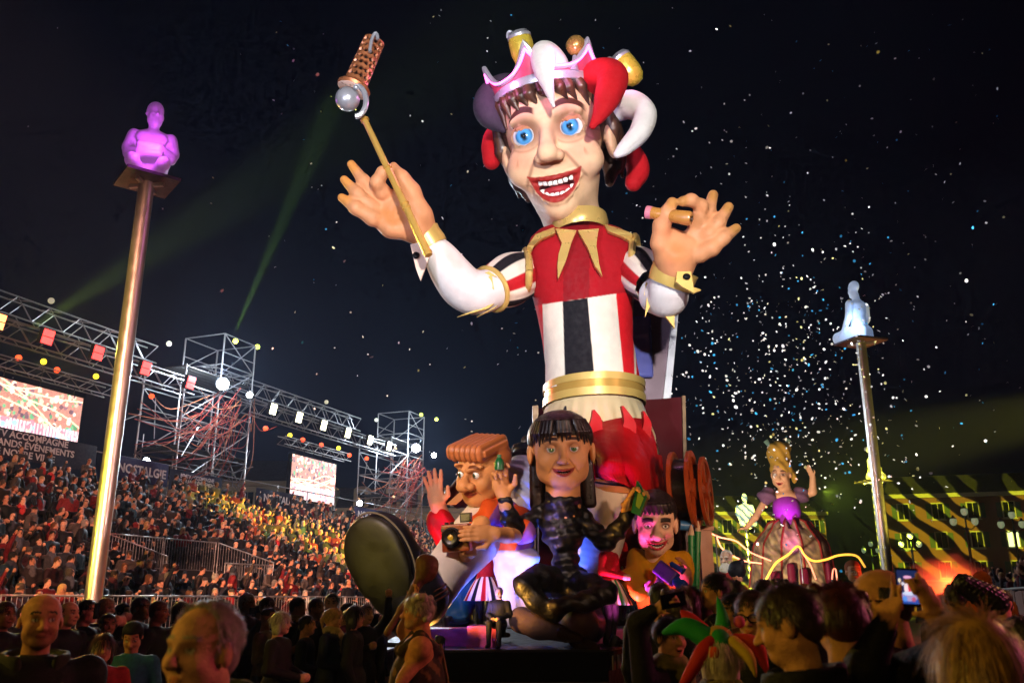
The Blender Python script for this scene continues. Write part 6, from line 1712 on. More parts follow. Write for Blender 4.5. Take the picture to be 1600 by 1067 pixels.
    def reel(cx, cy, Yr, rpx, w):
        c = W(cx, cy, Yr); r = rpx * S(cy, Yr); ax = np.array((.93, -.37, .03)); ax /= np.linalg.norm(ax); u = np.array((0, 0, 1.0)); u -= ax * (u @ ax); u /= np.linalg.norm(u); v = np.cross(ax, u)
        rl = bpy.data.objects.new('reel', None); C.objects.link(rl); rl.parent = pr; rl.matrix_parent_inverse = Matrix.Identity(4)
        ring = lambda rr, t: np.array([c + ax * t + rr * (u * math.cos(q_) + v * math.sin(q_)) for q_ in np.arange(48) / 48 * 2 * math.pi])
        for t0 in (-w, w):
            e = MB(); e.grid(np.array([ring(r, t0 - .03), ring(r, t0 + .03), ring(r * .84, t0 + .03), ring(r * .84, t0 - .03), ring(r, t0 - .03)]), OC, True); e.obj('rim', MO, rl)
            for k in range(5):
                an = k * 2 * math.pi / 5 + .3; dd = u * math.cos(an) + v * math.sin(an); pp = np.cross(ax, dd)
                e = MB(); e.plate([c + ax * (t0 - .025) + dd * r * .2 - pp * r * .09, c + ax * (t0 - .025) + dd * r * .88 - pp * r * .15, c + ax * (t0 - .025) + dd * r * .88 + pp * r * .15, c + ax * (t0 - .025) + dd * r * .2 + pp * r * .09], ax * .05, OC); e.obj('spoke', MO, rl, smooth=False)
        e = MB(); e.tube([c - ax * (w + .06), c + ax * (w + .06)], r * .27, 24, OC); e.obj('hub', MO, rl)
        e = MB(); e.grid(np.array([ring(r * .8, -w * .8), ring(r * .8, w * .8)]), hx('#1a0f0c'), True); e.obj('wound_film', MO, rl)
    reel(1070, 765, 16.2, 60, .16); reel(1095, 768, 16.6, 54, .1)
    e = MB(); e.tube([W(1060, 772, 16.3), W(1108, 772, 16.7)], .07, 12); e.obj('axle', M_DARKM, pr)
    e = MB(); e.box(W(1076, 850, 16.5), (.3, .3, 2.0), None, hx('#5a2030')); e.obj('column', MO, pr, smooth=False)
    e = MB(); e.tube([W(1062, 820, 16.0), W(1082, 822, 16.0)], 8 * s, 16, hx('#3a7ac0')); e.obj('lamp_house', MO, pr)
    for i, (px, p0, p1, Yp) in enumerate(((1080, 836, 916, 15.9), (1088, 830, 920, 16.1))):
        br = root('giant_green_crayon', W(px, p1, Yp), ('green crayon with pale tip leaning below the reels, nearer the filming man', 'green crayon with pale tip beside the pink pillar')[i], 'crayon', 'giant green crayons')
        a_, b_ = W(px - 2 * i, p1 + 60, Yp), W(px + 2 * i, p0, Yp); d = (b_ - a_) / np.linalg.norm(b_ - a_)
        e = MB(); e.tube([a_, b_], 5.5 * s, 12, hx('#0f7a48')); e.obj('shaft', MC, br)
        e = MB(); e.tube([b_, b_ + d * 12 * s, b_ + d * 17 * s], np.array((5.5, 3.0, .6)) * s, 12, hx('#c8b0a0')); e.obj('tip', MC, br)
    pl = root('pink_pillar', W(1103, 1000, 16.8), 'pale pink square pillar at the right end of the float', 'pillar')
    A, B = W(1094, 828, 16.8), W(1113, 828, 16.8); e = MB(); e.box(((A[0] + B[0]) / 2, 17.0, (A[2] + DK) / 2), (B[0] - A[0], .3, A[2] - DK)); e.obj('shaft', mat('pale pink panel', hx('#d0a8a4'), .5), pl, smooth=False)
    e = MB(); e.box(((A[0] + B[0]) / 2, 17.0, A[2] + .04), (B[0] - A[0] + .08, .38, .08)); e.obj('cap', mat('pale pink panel'), pl, smooth=False)
filmer()

# ---------------- throne behind the king
def throne():
    rt = root('silver_throne', W(1010, 900, 20.4), 'tall grey metal throne with bluish pane and dark red side panels behind the jester king', 'throne')
    MT = mat('throne panel', hx('#6a5864'), .4, .3, vary=.1, scale=.5, bump=.2, bscale=3); MR = mat('throne maroon', hx('#4a1418'), .8, vary=.15, scale=.6, spec=.1)
    def pan(poly, Y, dep, m, name, bev=True):
        e = MB(); e.plate([W(a, b, Y) for a, b in poly], (0, dep, 0)); return e.obj(name, m, rt, smooth=False)
    pan([(890, 470), (1052, 468), (1060, 490), (1038, 626), (890, 630)], 20.4, .25, MT, 'back_panel')
    pan([(1053, 468), (1062, 470), (1048, 622), (1036, 626)], 20.3, .45, M_SILVER, 'edge_strip')
    sd = Sdf(); a, b = W(992, 500, 20.3), W(1000, 584, 20.3); sd.box((a + b) / 2, (.36, .06, np.linalg.norm(b - a) / 2 + .1), .055, None); 
    V, Q, _ = sd.build(.04); link('pane', mesh_np('pane', V, Q, mat('bluish pane', hx('#6a70c0'), .15, .2, vary=.4, scale=.7, coat=.6)), rt)
    pan([(838, 638), (1068, 620), (1074, 800), (1074, 905), (838, 905)], 20.0, .3, MR, 'seat_back')
    pan([(1066, 618), (1071, 618), (1077, 905), (1072, 905)], 19.9, .5, mat('dull gold edge', hx('#6a5030'), .45, .3), 'edge_strip')
    pan([(832, 634), (841, 633), (846, 905), (838, 905)], 19.9, .5, mat('dull gold edge', hx('#6a5030'), .45, .3), 'edge_strip')
    pan([(842, 740), (1040, 730), (1045, 905), (842, 905)], 18.6, 1.3, MR, 'seat')
throne()

# ---------------- dancers and crew on the float
def skirt(name, c, r0, r1, z0, z1, cols, parent, n=96, pl=24):
    th = np.arange(n) / n * 2 * math.pi; P, K = [], []
    for t in np.linspace(0, 1, 7):
        r = r0 + (r1 - r0) * t ** .8; P.append([(c[0] + r * (1 + .06 * t * math.cos(pl * q)) * math.cos(q), c[1] + r * (1 + .06 * t * math.cos(pl * q)) * math.sin(q), z0 + (z1 - z0) * t) for q in th]); K.append([cols[int(j / n * pl) % len(cols)] for j in range(n)])
    e = MB(); e.grid(np.array(P), np.array(K), True); me = e.mesh(name, M_CLOTHP)
    o = bpy.data.objects.new(name, me); C.objects.link(o); o.parent = parent
    return o
def dancer(px, py, Y, zf, hd, label, coat, cols, hat, arms=('front', 'front')):
    x = W(px, py, Y)[0]
    o, Wm, HM, en = person_at('person', x, Y, zf, hd, label, 'costumed dancers on the float', pal('#d8a890', '#4a2a1a', coat, '#0c0c10'), h=.02, detail=1, hair='long', arms=arms, fine=.011)
    skirt('skirt', (0, 0, 0), .15, .36, 1.02, .62, [hx(c) for c in cols], o)
    sd = Sdf(.02); T = lambda *q: HM[:3, :3] @ np.array(q, float) + HM[:3, 3]
    sd.ell(T(0, .05, .3), (.09, .1, .07), hx(hat[0])); sd.chain([T(-.2, .05, .4), T(-.5, .0, .75), T(-.75, 0, .5)], [.05, .04, .012], hx(hat[0])); sd.chain([T(.2, .05, .4), T(.5, .0, .75), T(.75, 0, .5)], [.05, .04, .012], hx(hat[1])); sd.chain([T(0, .1, .5), T(0, .1, .9)], [.06, .015], hx(hat[2]))
    V, Q, K = sd.build(.012); q = bpy.data.objects.new('jester_hat', mesh_np('jester_hat', V, Q, M_CLOTHP, K)); C.objects.link(q); q.parent = o
dancer(955, 1000, 15.2, DK + .035, 55, 'dancer in red jacket and green striped skirt at the right of the seated woman figure', '#a8121a', ('#1f8a4a', '#d8d0c0', '#101014', '#d8d0c0'), ('#b8901c', '#a8121a', '#1f8a4a'))
dancer(972, 985, 16.4, DK + .3, 60, 'dancer in red jacket and black and white skirt beside the green-skirted dancer', '#a8121a', ('#e0d8d0', '#12121a', '#e0d8d0', '#a8121a'), ('#a8121a', '#d8d0c0', '#b8901c'), ('bent', 'bent'))
dancer(758, 990, 15.9, DK + .1, 200, 'dancer in red top and red, white and black striped skirt behind the photographer camera', '#8a1018', ('#a8121a', '#e0d8d0', '#12121a', '#e0d8d0'), ('#a8121a', '#101014', '#d8d0c0'), ('clap', 'clap'))
dancer(779, 985, 16.3, DK + .1, 150, 'dancer in striped skirt half hidden behind the jeans of the photographer figure', '#8a1018', ('#12121a', '#e0d8d0', '#a8121a', '#e0d8d0'), ('#d8d0c0', '#a8121a', '#101014'))
person_at('person', W(780, 985, 14.35)[0], 14.35, DK + .035, -15, 'crew member in black crouching on the deck edge left of the seated woman figure', None, pal('#a87a60', '#6a5a7a', '#0c0c10'), scale=.68, h=.022, detail=1, seated=True, fine=.012, arms=('front', 'front'), hair='short')
uplight(686, 1003, 13.7, np.array((.05, .12, 1.0)), 'black spotlight with blue lens beside the giant shoe', 500, W(760, 800, 15.3), 95)
uplight(864, 968, 15.5, np.array((.05, .12, 1.0)), 'blue spotlight hidden behind the seated woman figure', 330, W(850, 760, 15.2), 110)
uplight(652, 1006, 13.1, np.array((1.0, .46, .07)), 'amber spotlight on the front edge of the deck', 620, W(860, 760, 15.2), 90)
uplight(960, 1002, 14.6, np.array((1.0, .1, .55)), 'magenta spotlight on the deck beside the dancers', 420, W(1025, 830, 15.6), 90)
uplight(700, 970, 16.0, np.array((1.0, .18, .12)), 'red spotlight behind the giant leg', 260, W(690, 790, 16.6), 80)

# ================================================================== spectators
HAIRN = ['black', 'dark', 'dark brown', 'brown', 'grey', 'grey', 'fair', 'black']
KINDS = ['short', 'short', 'short', 'bob', 'long', 'hat', 'short', 'cap', 'balding', 'hood']
ARMS = [('front', 'front'), ('front', 'front'), ('clap', 'clap'), ('phone', 'phone'), ('front', 'phone'), ('pocket', 'front'), ('front', 'front'), ('up', 'front'), ('front', 'bent'), ('pocket', 'pocket'), ('front', 'front'), ('bent', 'clap')]
def rnd_person(g, h, seated, marker=False):
    ci, hi, kd = g.randrange(len(COATS)), g.randrange(len(HAIRS)), g.choice(KINDS)
    hat = COATS[g.randrange(len(COATS))]
    pl_ = dict(skin=SKINS[g.randrange(4)] * g.uniform(.85, 1.1), hair=(hat if kd in ('hat', 'hood', 'cap') else HAIRS[hi]), coat=COATS[ci] * g.uniform(.7, 1.2), legs=hx('#0d0d12'))
    if marker: pl_ = dict(skin=np.array((1., 0, 0)), coat=np.array((0, 1., 0)), hair=np.array((0, 0, 1.)), legs=np.zeros(3) + .001)
    a = g.choice(ARMS)
    V, Q, K, HM, en = person_mesh(pl_, h=h, seated=seated, arms=a, yaw=g.uniform(-.9, 1.0), pitch=g.uniform(-.25, .35), roll=g.uniform(-.15, .15), lean=g.uniform(-.1, .35), scarf=(COATS[g.randrange(16)] * 3 if not marker and g.random() < .3 else None), hair=kd, fat=g.uniform(.95, 1.2), detail=0, nopaint=marker)
    d = '%s coat and %s' % (COATN[ci], {'hat': 'a knitted hat', 'hood': 'a hood up', 'cap': 'a cap', 'balding': 'a balding head'}.get(kd, HAIRN[hi] + ' hair'))
    return V, Q, K, d, a
def crowd():
    g = random.Random(11)
    spots = []
    for i in range(ROWN):
        z, s_ = Z0 + ROWZ * i, .3 + ROWD * i + .62
        t = -6.0 + g.random() * .5
        while t < 60:
            t += g.uniform(.5, .66)
            if 3 <= i <= 5 and 5.5 < t < 11.5: continue
            if g.random() < (.06 if i < 11 else .2): continue
            q = G(t, s_ + g.uniform(-.16, .12), z - .02 + (g.uniform(.05, .32) if g.random() < .16 else 0)); px, py = proj(q + np.array((0, 0, 1.2)))
            if px < -25 or px > 1120: continue
            spots.append((np.hypot(q[0], q[1]), q, i, px, t))
    spots.sort(key=lambda v: v[0])
    pool = [rnd_person(g, .042, True) for _ in range(90)]; mesh = []
    for V, Q, K, d, a in pool: mesh.append((mesh_np('spectator', V, Q, M_PERSON, K), d))
    rows = ['front', 'second', 'third', 'fourth', 'fifth', 'sixth', 'seventh', 'eighth', 'ninth', 'tenth', 'eleventh', 'twelfth', 'thirteenth', 'top']
    ordn = lambda v: '%d%s' % (v, 'th' if 10 < v % 100 < 14 else {1: 'st', 2: 'nd', 3: 'rd'}.get(v % 10, 'th'))
    rank = {}
    for i in range(ROWN):
        for r_, v in enumerate(sorted((v for v in spots[:300] if v[2] == i), key=lambda v: v[3])): rank[id(v)] = r_ + 1
    for n, sv in enumerate(spots[:300]):
        dist, q, i, px, t = sv
        me, d = mesh[(n * 37 + i * 11) % 90]
        sec = ordn(rank[id(sv)]) + ' from left'
        o = link('seated_person', me, None, label='seated spectator in %s, %s in %s row' % (d.replace(' and a ', ', ').replace(' and ', ', '), sec, rows[i]), cat='person', group='seated spectators in the grandstand')
        o.matrix_basis = Matrix.Translation([float(v) for v in q]) @ Matrix.Rotation(SROT - R(90) + R(90) + g.uniform(-.6, .75), 4, 'Z') @ Matrix.Scale(g.uniform(.86, 1.1), 4)
    # everyone farther up and along: one mass
    lo = [rnd_person(g, .066, True, True) for _ in range(34)]
    Vs, Qs, Ks, n0 = [], [], [], 0
    for (dist, q, i, px, t) in spots[300:]:
        V, Q, K, d, a = lo[g.randrange(34)]
        an = SROT + g.uniform(-.7, .8); c, s_ = math.cos(an), math.sin(an); sc_ = g.uniform(.86, 1.1)
        X = np.stack([c * V[:, 0] - s_ * V[:, 1], s_ * V[:, 0] + c * V[:, 1], V[:, 2]], 1) * sc_ + q
        pa = np.stack([SKINS[g.randrange(4)] * g.uniform(.8, 1.1), COATS[g.randrange(len(COATS))] * g.uniform(.7, 1.3), (COATS if g.random() < .3 else HAIRS)[g.randrange(8)]])
        Vs.append(X); Qs.append(Q + n0); Ks.append(K @ pa + .003); n0 += len(V)
    link('distant_spectators', mesh_np('distant_spectators', np.concatenate(Vs), np.concatenate(Qs), M_PERSON, np.concatenate(Ks)), None, label='mass of spectators filling the far and upper rows of the grandstand', cat='crowd', kind='stuff')
    # standing people along the top rail
    sp = [rnd_person(g, .045, False) for _ in range(14)]; sm = [(mesh_np('standing_person', V, Q, M_PERSON, K), d) for V, Q, K, d, a in sp]
    for k, (px, lab) in enumerate(((25, 'under the left screen'), (70, 'under the left screen'), (132, 'in front of the violet banner'), (205, 'right of the steel pole'), (222, 'beside the small white floodlight'), (272, 'left of the near tower'), (287, 'left of the near tower'), (300, 'left of the near tower'), (318, 'under the near tower'), (338, 'under the near tower'), (356, 'under the near tower'), (378, 'under the near tower'), (428, 'right of the near tower'), (458, 'under the far screen'), (469, 'under the far screen'), (486, 'under the far screen'), (498, 'under the far screen'), (507, 'under the far screen'), (517, 'under the far screen'), (548, 'right of the far screen'), (600, 'under the far tower'), (626, 'under the far tower'), (655, 'under the far tower'))):
        u = W(px, 750, 1.0) - np.array((0, 0, EYE)); s_ = 12.75; A = np.array([[u[0], -SD[0]], [u[1], -SD[1]]]); lam, t = np.linalg.solve(A, (S0 + SN * s_)[:2]); q = G(t, s_, Z0 + ROWZ * 13 - .02)
        me, d = sm[k % 14]; o = link('standing_person', me, None, label='person at top rail %s in %s' % (lab, d.replace(' and a ', ', ').replace(' and ', ', ')), cat='person', group='people standing at the top rail')
        o.matrix_basis = Matrix.Translation([float(v) for v in q]) @ Matrix.Rotation(SROT + g.uniform(-.6, .6), 4, 'Z')
    # bank behind the fence at the right
    for k in range(64):
        r_ = k % 4; q = FR0 + fd * (3.0 + (k // 4) * .95 + g.uniform(-.2, .2)) + fn * (.75 + .9 * r_); z = .9 + .35 * r_
        px, py = proj(np.array((q[0], q[1], z + 1.6)))
        if px > 1640: continue
        me, d = sm[g.randrange(14)]; o = link('standing_person', me, None, label='spectator behind board fence in %s, %s, %s' % (d.replace(' and a ', ', ').replace(' and ', ', '), ['lowest step', 'second step', 'third step', 'top step'][r_], ['nearest', 'second nearest', 'third nearest', 'fourth', 'fifth', 'sixth', 'seventh', 'eighth', 'ninth', 'tenth', 'eleventh', 'twelfth', 'thirteenth', 'fourteenth', 'fifteenth', 'farthest'][k // 4]), cat='person', group='spectators behind the board fence')
        o.matrix_basis = Matrix.Translation((float(q[0]), float(q[1]), z)) @ Matrix.Rotation(fa - R(180) + g.uniform(-.5, .5), 4, 'Z') @ Matrix.Scale(g.uniform(.9, 1.05), 4)
crowd()

# ---------------- people standing in the street, left
def stand(px, py, Y, hd, hair, hc, coat, arms, label, group=None, scale=None, h=.026, fine=.014, **k):
    q = W(px, py, Y); sc_ = q[2] / 1.765
    return person_at('person', q[0], Y, 0.0, hd, label, group, pal(k.pop('skin', None), hc, coat), scale=sc_, h=h, fine=fine, hair=hair, arms=arms, detail=1, **k)
GL = 'people standing in the street before the grandstand'
P2, D2, F2 = ('phone', 'phone'), ('down', 'down'), ('front', 'front')
for a in ((10, 938, 8.5, 65, 'short', '#3a1a10', '#120c0e', D2, 'red-lit man in black at the left edge looking right'),
          (40, 944, 12.5, 80, 'short', '#1a120e', '#14121a', D2, 'dark-haired man standing behind the bald man at the left'),
          (109, 937, 9.0, 72, 'balding', '#3a2a20', '#16121a', D2, 'balding man in profile right beside the bald man'),
          (138, 935, 9.6, 82, 'short', '#140e0c', '#1c1814', P2, 'dark-haired man raising a camera under the steel pole'),
          (167, 932, 10.8, 65, 'short', '#a8905c', '#151318', P2, 'fair-haired person taking a photo under the steel pole'),
          (170, 957, 9.4, 40, 'short', '#241812', '#101014', F2, 'smiling man with dark hair just below the fair-haired photographer'),
          (192, 941, 12.4, 85, 'hat', '#2a2428', '#101016', D2, 'person in dark hat right of the steel pole base'),
          (221, 931, 10.2, 84, 'short', '#2c1812', '#141014', D2, 'man in black with red-lit face turned right, behind the child in blue'),
          (249, 937, 10.0, 88, 'short', '#4a2c1c', '#131116', ('pocket', 'down'), 'brown-haired man in profile left of the old man'),
          (283, 938, 10.6, 60, 'bob', '#4a3420', '#18141a', F2, 'woman with brown bob behind the old man'),
          (312, 938, 12.5, 70, 'short', '#1a1412', '#101014', D2, 'man just visible above the old man'),
          (352, 940, 12.6, 82, 'long', '#1c1210', '#121016', D2, 'long-haired woman right above the old man'),
          (386, 925, 11.6, 76, 'short', '#b8b0a8', '#0d0d12', P2, 'white-haired man holding a phone right of the old man'),
          (404, 944, 12.8, 90, 'short', '#2a1c14', '#1a181c', D2, 'short-haired man between white-haired man and woman in beige'),
          (418, 931, 12.2, 80, 'short', '#6a4a2c', '#221a16', D2, 'brown-haired man behind the person in the beige jacket'),
          (419, 948, 10.8, 80, 'cap', '#2a2420', '#6a5a44', ('bent', 'bent'), 'person in beige jacket and dark cap looking right'),
          (439, 954, 9.6, 82, 'bob', '#a89e98', '#1a141c', F2, 'grey-haired woman in long dark coat'),
          (465, 932, 11.6, 82, 'short', '#1c120e', '#101014', D2, 'dark-haired man with mustard scarf'),
          (480, 960, 10.6, 90, 'short', '#120c0a', '#0e0d12', F2, 'short person in black between the grey-haired and ponytailed women'),
          (494, 933, 11.4, 62, 'short', '#2a1a12', '#0e0e12', D2, 'man in black turned right, left of the bearded man'),
          (519, 926, 12.0, 8, 'short', '#120c0a', '#141416', D2, 'bearded man facing the camera behind the ponytailed woman'),
          (520, 948, 10.4, 82, 'pony', '#b08a48', '#161c34', F2, 'fair ponytailed woman in navy coat and pale scarf'),
          (543, 941, 11.5, 82, 'hat', '#281c20', '#74163a', D2, 'person in magenta coat and dark hat right of the ponytailed woman'),
          (554, 945, 10.2, 92, 'long', '#160e0e', '#0d0c10', D2, 'long-haired woman in long black coat left of the float'),
          (572, 943, 11.4, 48, 'short', '#4a3424', '#15131a', ('bent', 'up'), 'man under the giant shoe with one hand raised'),
          (590, 958, 11.9, 70, 'hood', '#101014', '#0e0e14', D2, 'hooded person under the giant shoe')):
    px, py, Y, hd, hair, hc, coat, arms, lab = a
    kw = {}
    if 'scarf' in lab: kw['scarf'] = hx('#8a6a2c' if 'mustard' in lab else '#a08c64')
    if 'bearded' in lab: kw['faceopt'] = dict(stubble=hx('#1a0f0a'))
    stand(px, py, Y, hd, hair, hc, coat, arms, lab, GL, long='long' in lab or 'coat' in lab, **kw)
stand(163, 990, 7.4, 30, 'long', '#3a1a14', '#8a1a20', F2, 'child in shiny red coat below the smiling man', GL, child=True)
stand(210, 972, 7.8, 15, 'hat', '#0c0c10', '#1c5468', F2, 'child in blue jacket and dark hat looking down', GL, child=True, pitch=-.5)
def phone(loc, rot, label, lit=None):
    rt = root('smartphone', loc, label, 'phone', 'phones held up by spectators')
    boxo('case', loc, (.078, .011, .155), M_BLACK, rt, rot=rot)
    c = Vector([float(v) for v in loc]) + rot.to_3x3() @ Vector((0, -.0075, 0))
    boxo('display', c, (.07, .003, .14), mat('lit phone display', hx('#c8d0e0'), .3, emis=hx('#a8b8d8'), estr=.9) if lit else M_GLASSB, rt, rot=rot)
phone(W(395, 954, 11.2), Matrix.Rotation(R(-100), 4, 'Z') @ Matrix.Rotation(R(90), 4, 'Y'), 'phone held level by the white-haired man')
phone(W(151, 954, 9.4), Matrix.Rotation(R(-100), 4, 'Z'), 'dark phone held by the man under the steel pole')

# ================================================================== people close to the camera
def near(px, py, Y, hd, hair, hc, coat, arms, label, **k):
    return stand(px, py, Y, hd, hair, hc, coat, arms, label, 'people in the foreground crowd', h=.02, fine=.0075, hands=True, **k)
def child_mesh(o, name, V, Q, m, K=None):
    q = bpy.data.objects.new(name, mesh_np(name, V, Q, m, K)); C.objects.link(q); q.parent = o; return q
def collar(o, HM, col, w=.14, hgt=.1, name='coat_collar'):
    sd = Sdf(.015); z = HM[2, 3] - .19
    for k in range(34):
        a = R(35) + k / 33 * R(290) - R(90); x, y = w * .82 * math.cos(a), .01 + w * .75 * math.sin(a); sd.cap((x, y, z - .03), (x * 1.06, y * 1.06, z + hgt * (1 - .5 * abs(k - 16.5) / 16.5)), .02, .014, col)
    V, Q, K = sd.build(.012); child_mesh(o, name, V, Q, M_PERSON, K)
def glasses(o, HM, name='glasses', col='#0c0a0a'):
    e = MB(); T = lambda *q: HM[:3, :3] @ np.array(q, float) + HM[:3, 3]; r = .012 * .238 * 1.2
    for x in (-1, 1):
        e.tube([T(.14 * x + .115 * math.cos(a), -.43, .0 + .085 * math.sin(a)) for a in np.linspace(0, 6.283, 17)], r, 6, hx(col)); e.tube([T(.25 * x, -.43, .03), T(.345 * x, -.3, .03), T(.35 * x, .08, .02)], r, 6, hx(col))
    e.tube([T(-.03, -.43, .02), T(0, -.45, .03), T(.03, -.43, .02)], r, 6, hx(col))
    me = e.mesh(name, M_BLACK); q = bpy.data.objects.new(name, me); C.objects.link(q); q.parent = o
FACE = dict(nose=1.15, eye=.06)
# old man, bald man
o, Wm, HM, en = near(330, 936, 2.45, -24, 'grey_short', '#8f857c', '#0b0a0d', D2, 'grey-haired old man in black looking left, close to the camera', skin='#c08c6c', pitch=.02, recede=-.08, faceopt=dict(nose=1.2, eye=.058, jaw=.17, mouth_w=.11, smile=-.01, ear=1.2)); collar(o, HM, hx('#0d0c10'), .16)
o, Wm, HM, en = near(70, 922, 4.2, 34, 'bald', '#20140e', '#0b0a0d', D2, 'bald man with lanyard and open dark jacket at the left', skin='#b07a58', fat=1.15, faceopt=dict(nose=1.2, jaw=.18, wide=1.06, mouth_w=.12, stubble=hx('#3a2418'), eye=.055)); collar(o, HM, hx('#1c1a10'), .15, .06)
e = MB(); z = HM[2, 3]
for s_, c in ((-1, '#7a3a6a'), (1, '#6a7a2a')): e.tube([(.10 * s_, -.02, z - .2), (.105 * s_, -.135, z - .28), (.06 * s_, -.165, z - .42), (.0, -.16, z - .58)], .012, 6, hx(c), flat=.3)
q = bpy.data.objects.new('lanyard', e.mesh('lanyard', M_CLOTHP)); C.objects.link(q); q.parent = o
# man in the fur tunic with a club
cl0, cl1 = W(605, 988, 6.75), W(667, 888, 6.9); hp = cl0 + (cl1 - cl0) * .52
q = W(657, 927, 6.6)
o, Wm, HM, en = near(657, 926, 6.6, -82, 'curly', '#9a8a7c', '#b0744c', ((None, W(634, 985, 6.85), hp + np.array((.03, .0, -.06))), (None, W(652, 1030, 6.42), W(628, 1062, 6.3))), 'bare-armed man in a fur tunic carrying a club beside the float', skin='#b87a50', fat=1.15, faceopt=dict(nose=1.2, jaw=.2, stubble=hx('#8a7868')))
sd = Sdf(.03); F1, F2_ = hx('#2c1c10'), hx('#6a4a28')
sd.ell((0, 0, 1.15), (.262, .2, .28), F1); sd.ell((0, .0, .85), (.27, .22, .25), F1); sd.chain([(-.1, -.12, 1.38), (-.13, 0, 1.47), (-.1, .13, 1.36)], [.05, .055, .05], F1); sd.chain([(.12, -.12, 1.38), (.13, 0, 1.47), (.1, .13, 1.36)], [.04, .045, .04], F1)
V, Q, K = sd.build(.018, disp=lambda G_: .006 * np.sin(G_[..., 0] * 90 + G_[..., 2] * 40) * np.sin(G_[..., 1] * 85)); sp = (np.sin(V[:, 0] * 42) * np.sin(V[:, 2] * 38 + V[:, 1] * 30)) > .45; K[sp] = F2_
child_mesh(o, 'fur_tunic', V, Q, M_CLOTHP, K)
e = MB(); 
for k in range(5): e.tube([(.02 * k - .03, .15, 1.42), (.03 * k - .05, .2, 1.2), (.03 * k - .05, .215, .95)], .009, 5, hx('#7a6038'))
child_mesh(o, 'leather_cords', np.concatenate(e.V), [np.concatenate([f for f in e.F if f.shape[1] == 4])], M_CLOTHP, np.concatenate(e.K))
cb = root('wooden_club', cl0, 'rough wooden club raised by the man in the fur tunic', 'club'); sd = Sdf(.04); WD = hx('#5a3418')
sd.chain([cl0 + (cl1 - cl0) * t for t in (0, .35, .7, .86)], [.028, .024, .03, .05], WD); sd.ell(cl1, (.085, .085, .1), WD); sd.ell(cl1 + (.03, 0, .04), (.05, .05, .05), WD); sd.ell(cl1 + (-.03, -.02, .05), (.05, .05, .05), WD)
sd.obj('shaft', .014, mat('knotty wood', None, .6, vary=.4, scale=14, bump=.6, bscale=25), cb)

# right of the float
hw = W(1044, 946, 5.1)
o, Wm, HM, en = near(1043, 961, 5.3, 28, 'bun', '#1c100c', '#120d14', ((None, W(996, 972, 5.15), hw + np.array((-.09, 0, -.03))), ('down')), 'laughing woman in glossy black jacket raising a phone above her head', skin='#c08a64', scarf=hx('#6a6028'), faceopt=dict(open=.06, mouth_w=.12, smile=.04, eye=.056))
phone(hw + np.array((.02, -.05, .03)), Matrix.Rotation(R(20), 4, 'Z') @ Matrix.Rotation(R(80), 4, 'Y'), 'dark phone held high by the laughing woman')
# jester-hat wearer
o, Wm, HM, en = near(1122, 985, 4.3, 165, 'long', '#b8a898', '#241f1c', D2, 'person seen from behind in multicoloured jester hat and houndstooth coat', skin='#b88a68', scarf=hx('#6a5a30'))
T = lambda *q: HM[:3, :3] @ np.array(q, float) + HM[:3, 3]
def hatpart(name, col, pts, rs, h=.011):
    sd = Sdf(); sd.chain([T(*p) for p in pts], [r * .238 for r in rs], hx(col), 0, dense=4); V, Q, K = sd.build(h); return child_mesh(o, name, V, Q, M_CLOTHP, K)
hatpart('hat_crown', '#a88820', [(0, .05, .2), (0, .06, .32)], [.4, .34])
hatpart('hat_crown_panel', '#157a38', [(-.05, .3, .1), (-.04, .28, .4)], [.26, .2])
hatpart('hat_point', '#157a38', [(.25, .1, .4), (.7, .0, .62), (1.15, .0, .5)], [.24, .2, .07])
hatpart('hat_point', '#a82018', [(.15, .35, .3), (.35, .5, .1), (.75, .5, -.5), (.9, .5, -.75)], [.16, .17, .1, .03])
hatpart('hat_point', '#a82018', [(.35, -.2, .5), (.6, -.3, .75), (.8, -.3, .95)], [.2, .16, .04])
hatpart('hat_point', '#1a8a40', [(-.1, -.1, .5), (-.1, -.1, .85), (-.02, -.1, 1.25)], [.2, .13, .03])
hatpart('hat_point', '#b03018', [(-.35, .1, .3), (-.75, .1, .25), (-.95, .1, -.25)], [.2, .18, .06])
hatpart('hat_point', '#b8982c', [(-.3, .3, .3), (-.6, .4, .05), (-.72, .4, -.35)], [.17, .13, .04])
for nm, p, c in (('pompom', (.1, .55, .12), '#c84818'), ('pompom', (-.45, -.15, .72), '#b84868')):
    hatpart(nm, c, [p, (p[0], p[1], p[2] + .01)], [.13, .13])
# houndstooth coat over it
sd = Sdf(.04); sd.ell((0, .0, 1.3), (.27, .2, .2), hx('#0e0d0c')); sd.ell((0, 0, 1.05), (.26, .2, .3), hx('#0e0d0c')); 
for x in (-1, 1): sd.chain([(.21 * x, 0, 1.4), (.28 * x, .03, 1.13), (.25 * x, -.07, .9)], [.1, .085, .07], hx('#0e0d0c'))
V, Q, K = sd.build(.011); a_ = (np.sin(V[:, 0] * 70) > 0) ^ (np.sin(V[:, 2] * 70 + V[:, 0] * 25) > 0); K[a_] = hx('#8a8048'); child_mesh(o, 'houndstooth_coat', V, Q, M_CLOTHP, K)
o, Wm, HM, en = near(1174, 921, 5.0, -30, 'short', '#3a2618', '#14121a', D2, 'smiling man with glasses behind the jester hat', skin='#c08a66', pitch=-.15, faceopt=dict(open=.04, mouth_w=.12, smile=.03, eye=.05)); glasses(o, HM, col='#3a2a1a')
near(1147, 925, 6.0, -72, 'short', '#120c0a', '#0e0d10', D2, 'dark-haired man in profile left of the man with glasses', skin='#a87850')
near(1119, 894, 7.0, -82, 'short', '#0e0a08', '#0c0c10', D2, 'young dark-haired man in profile looking left by the pink pillar', skin='#b88058')
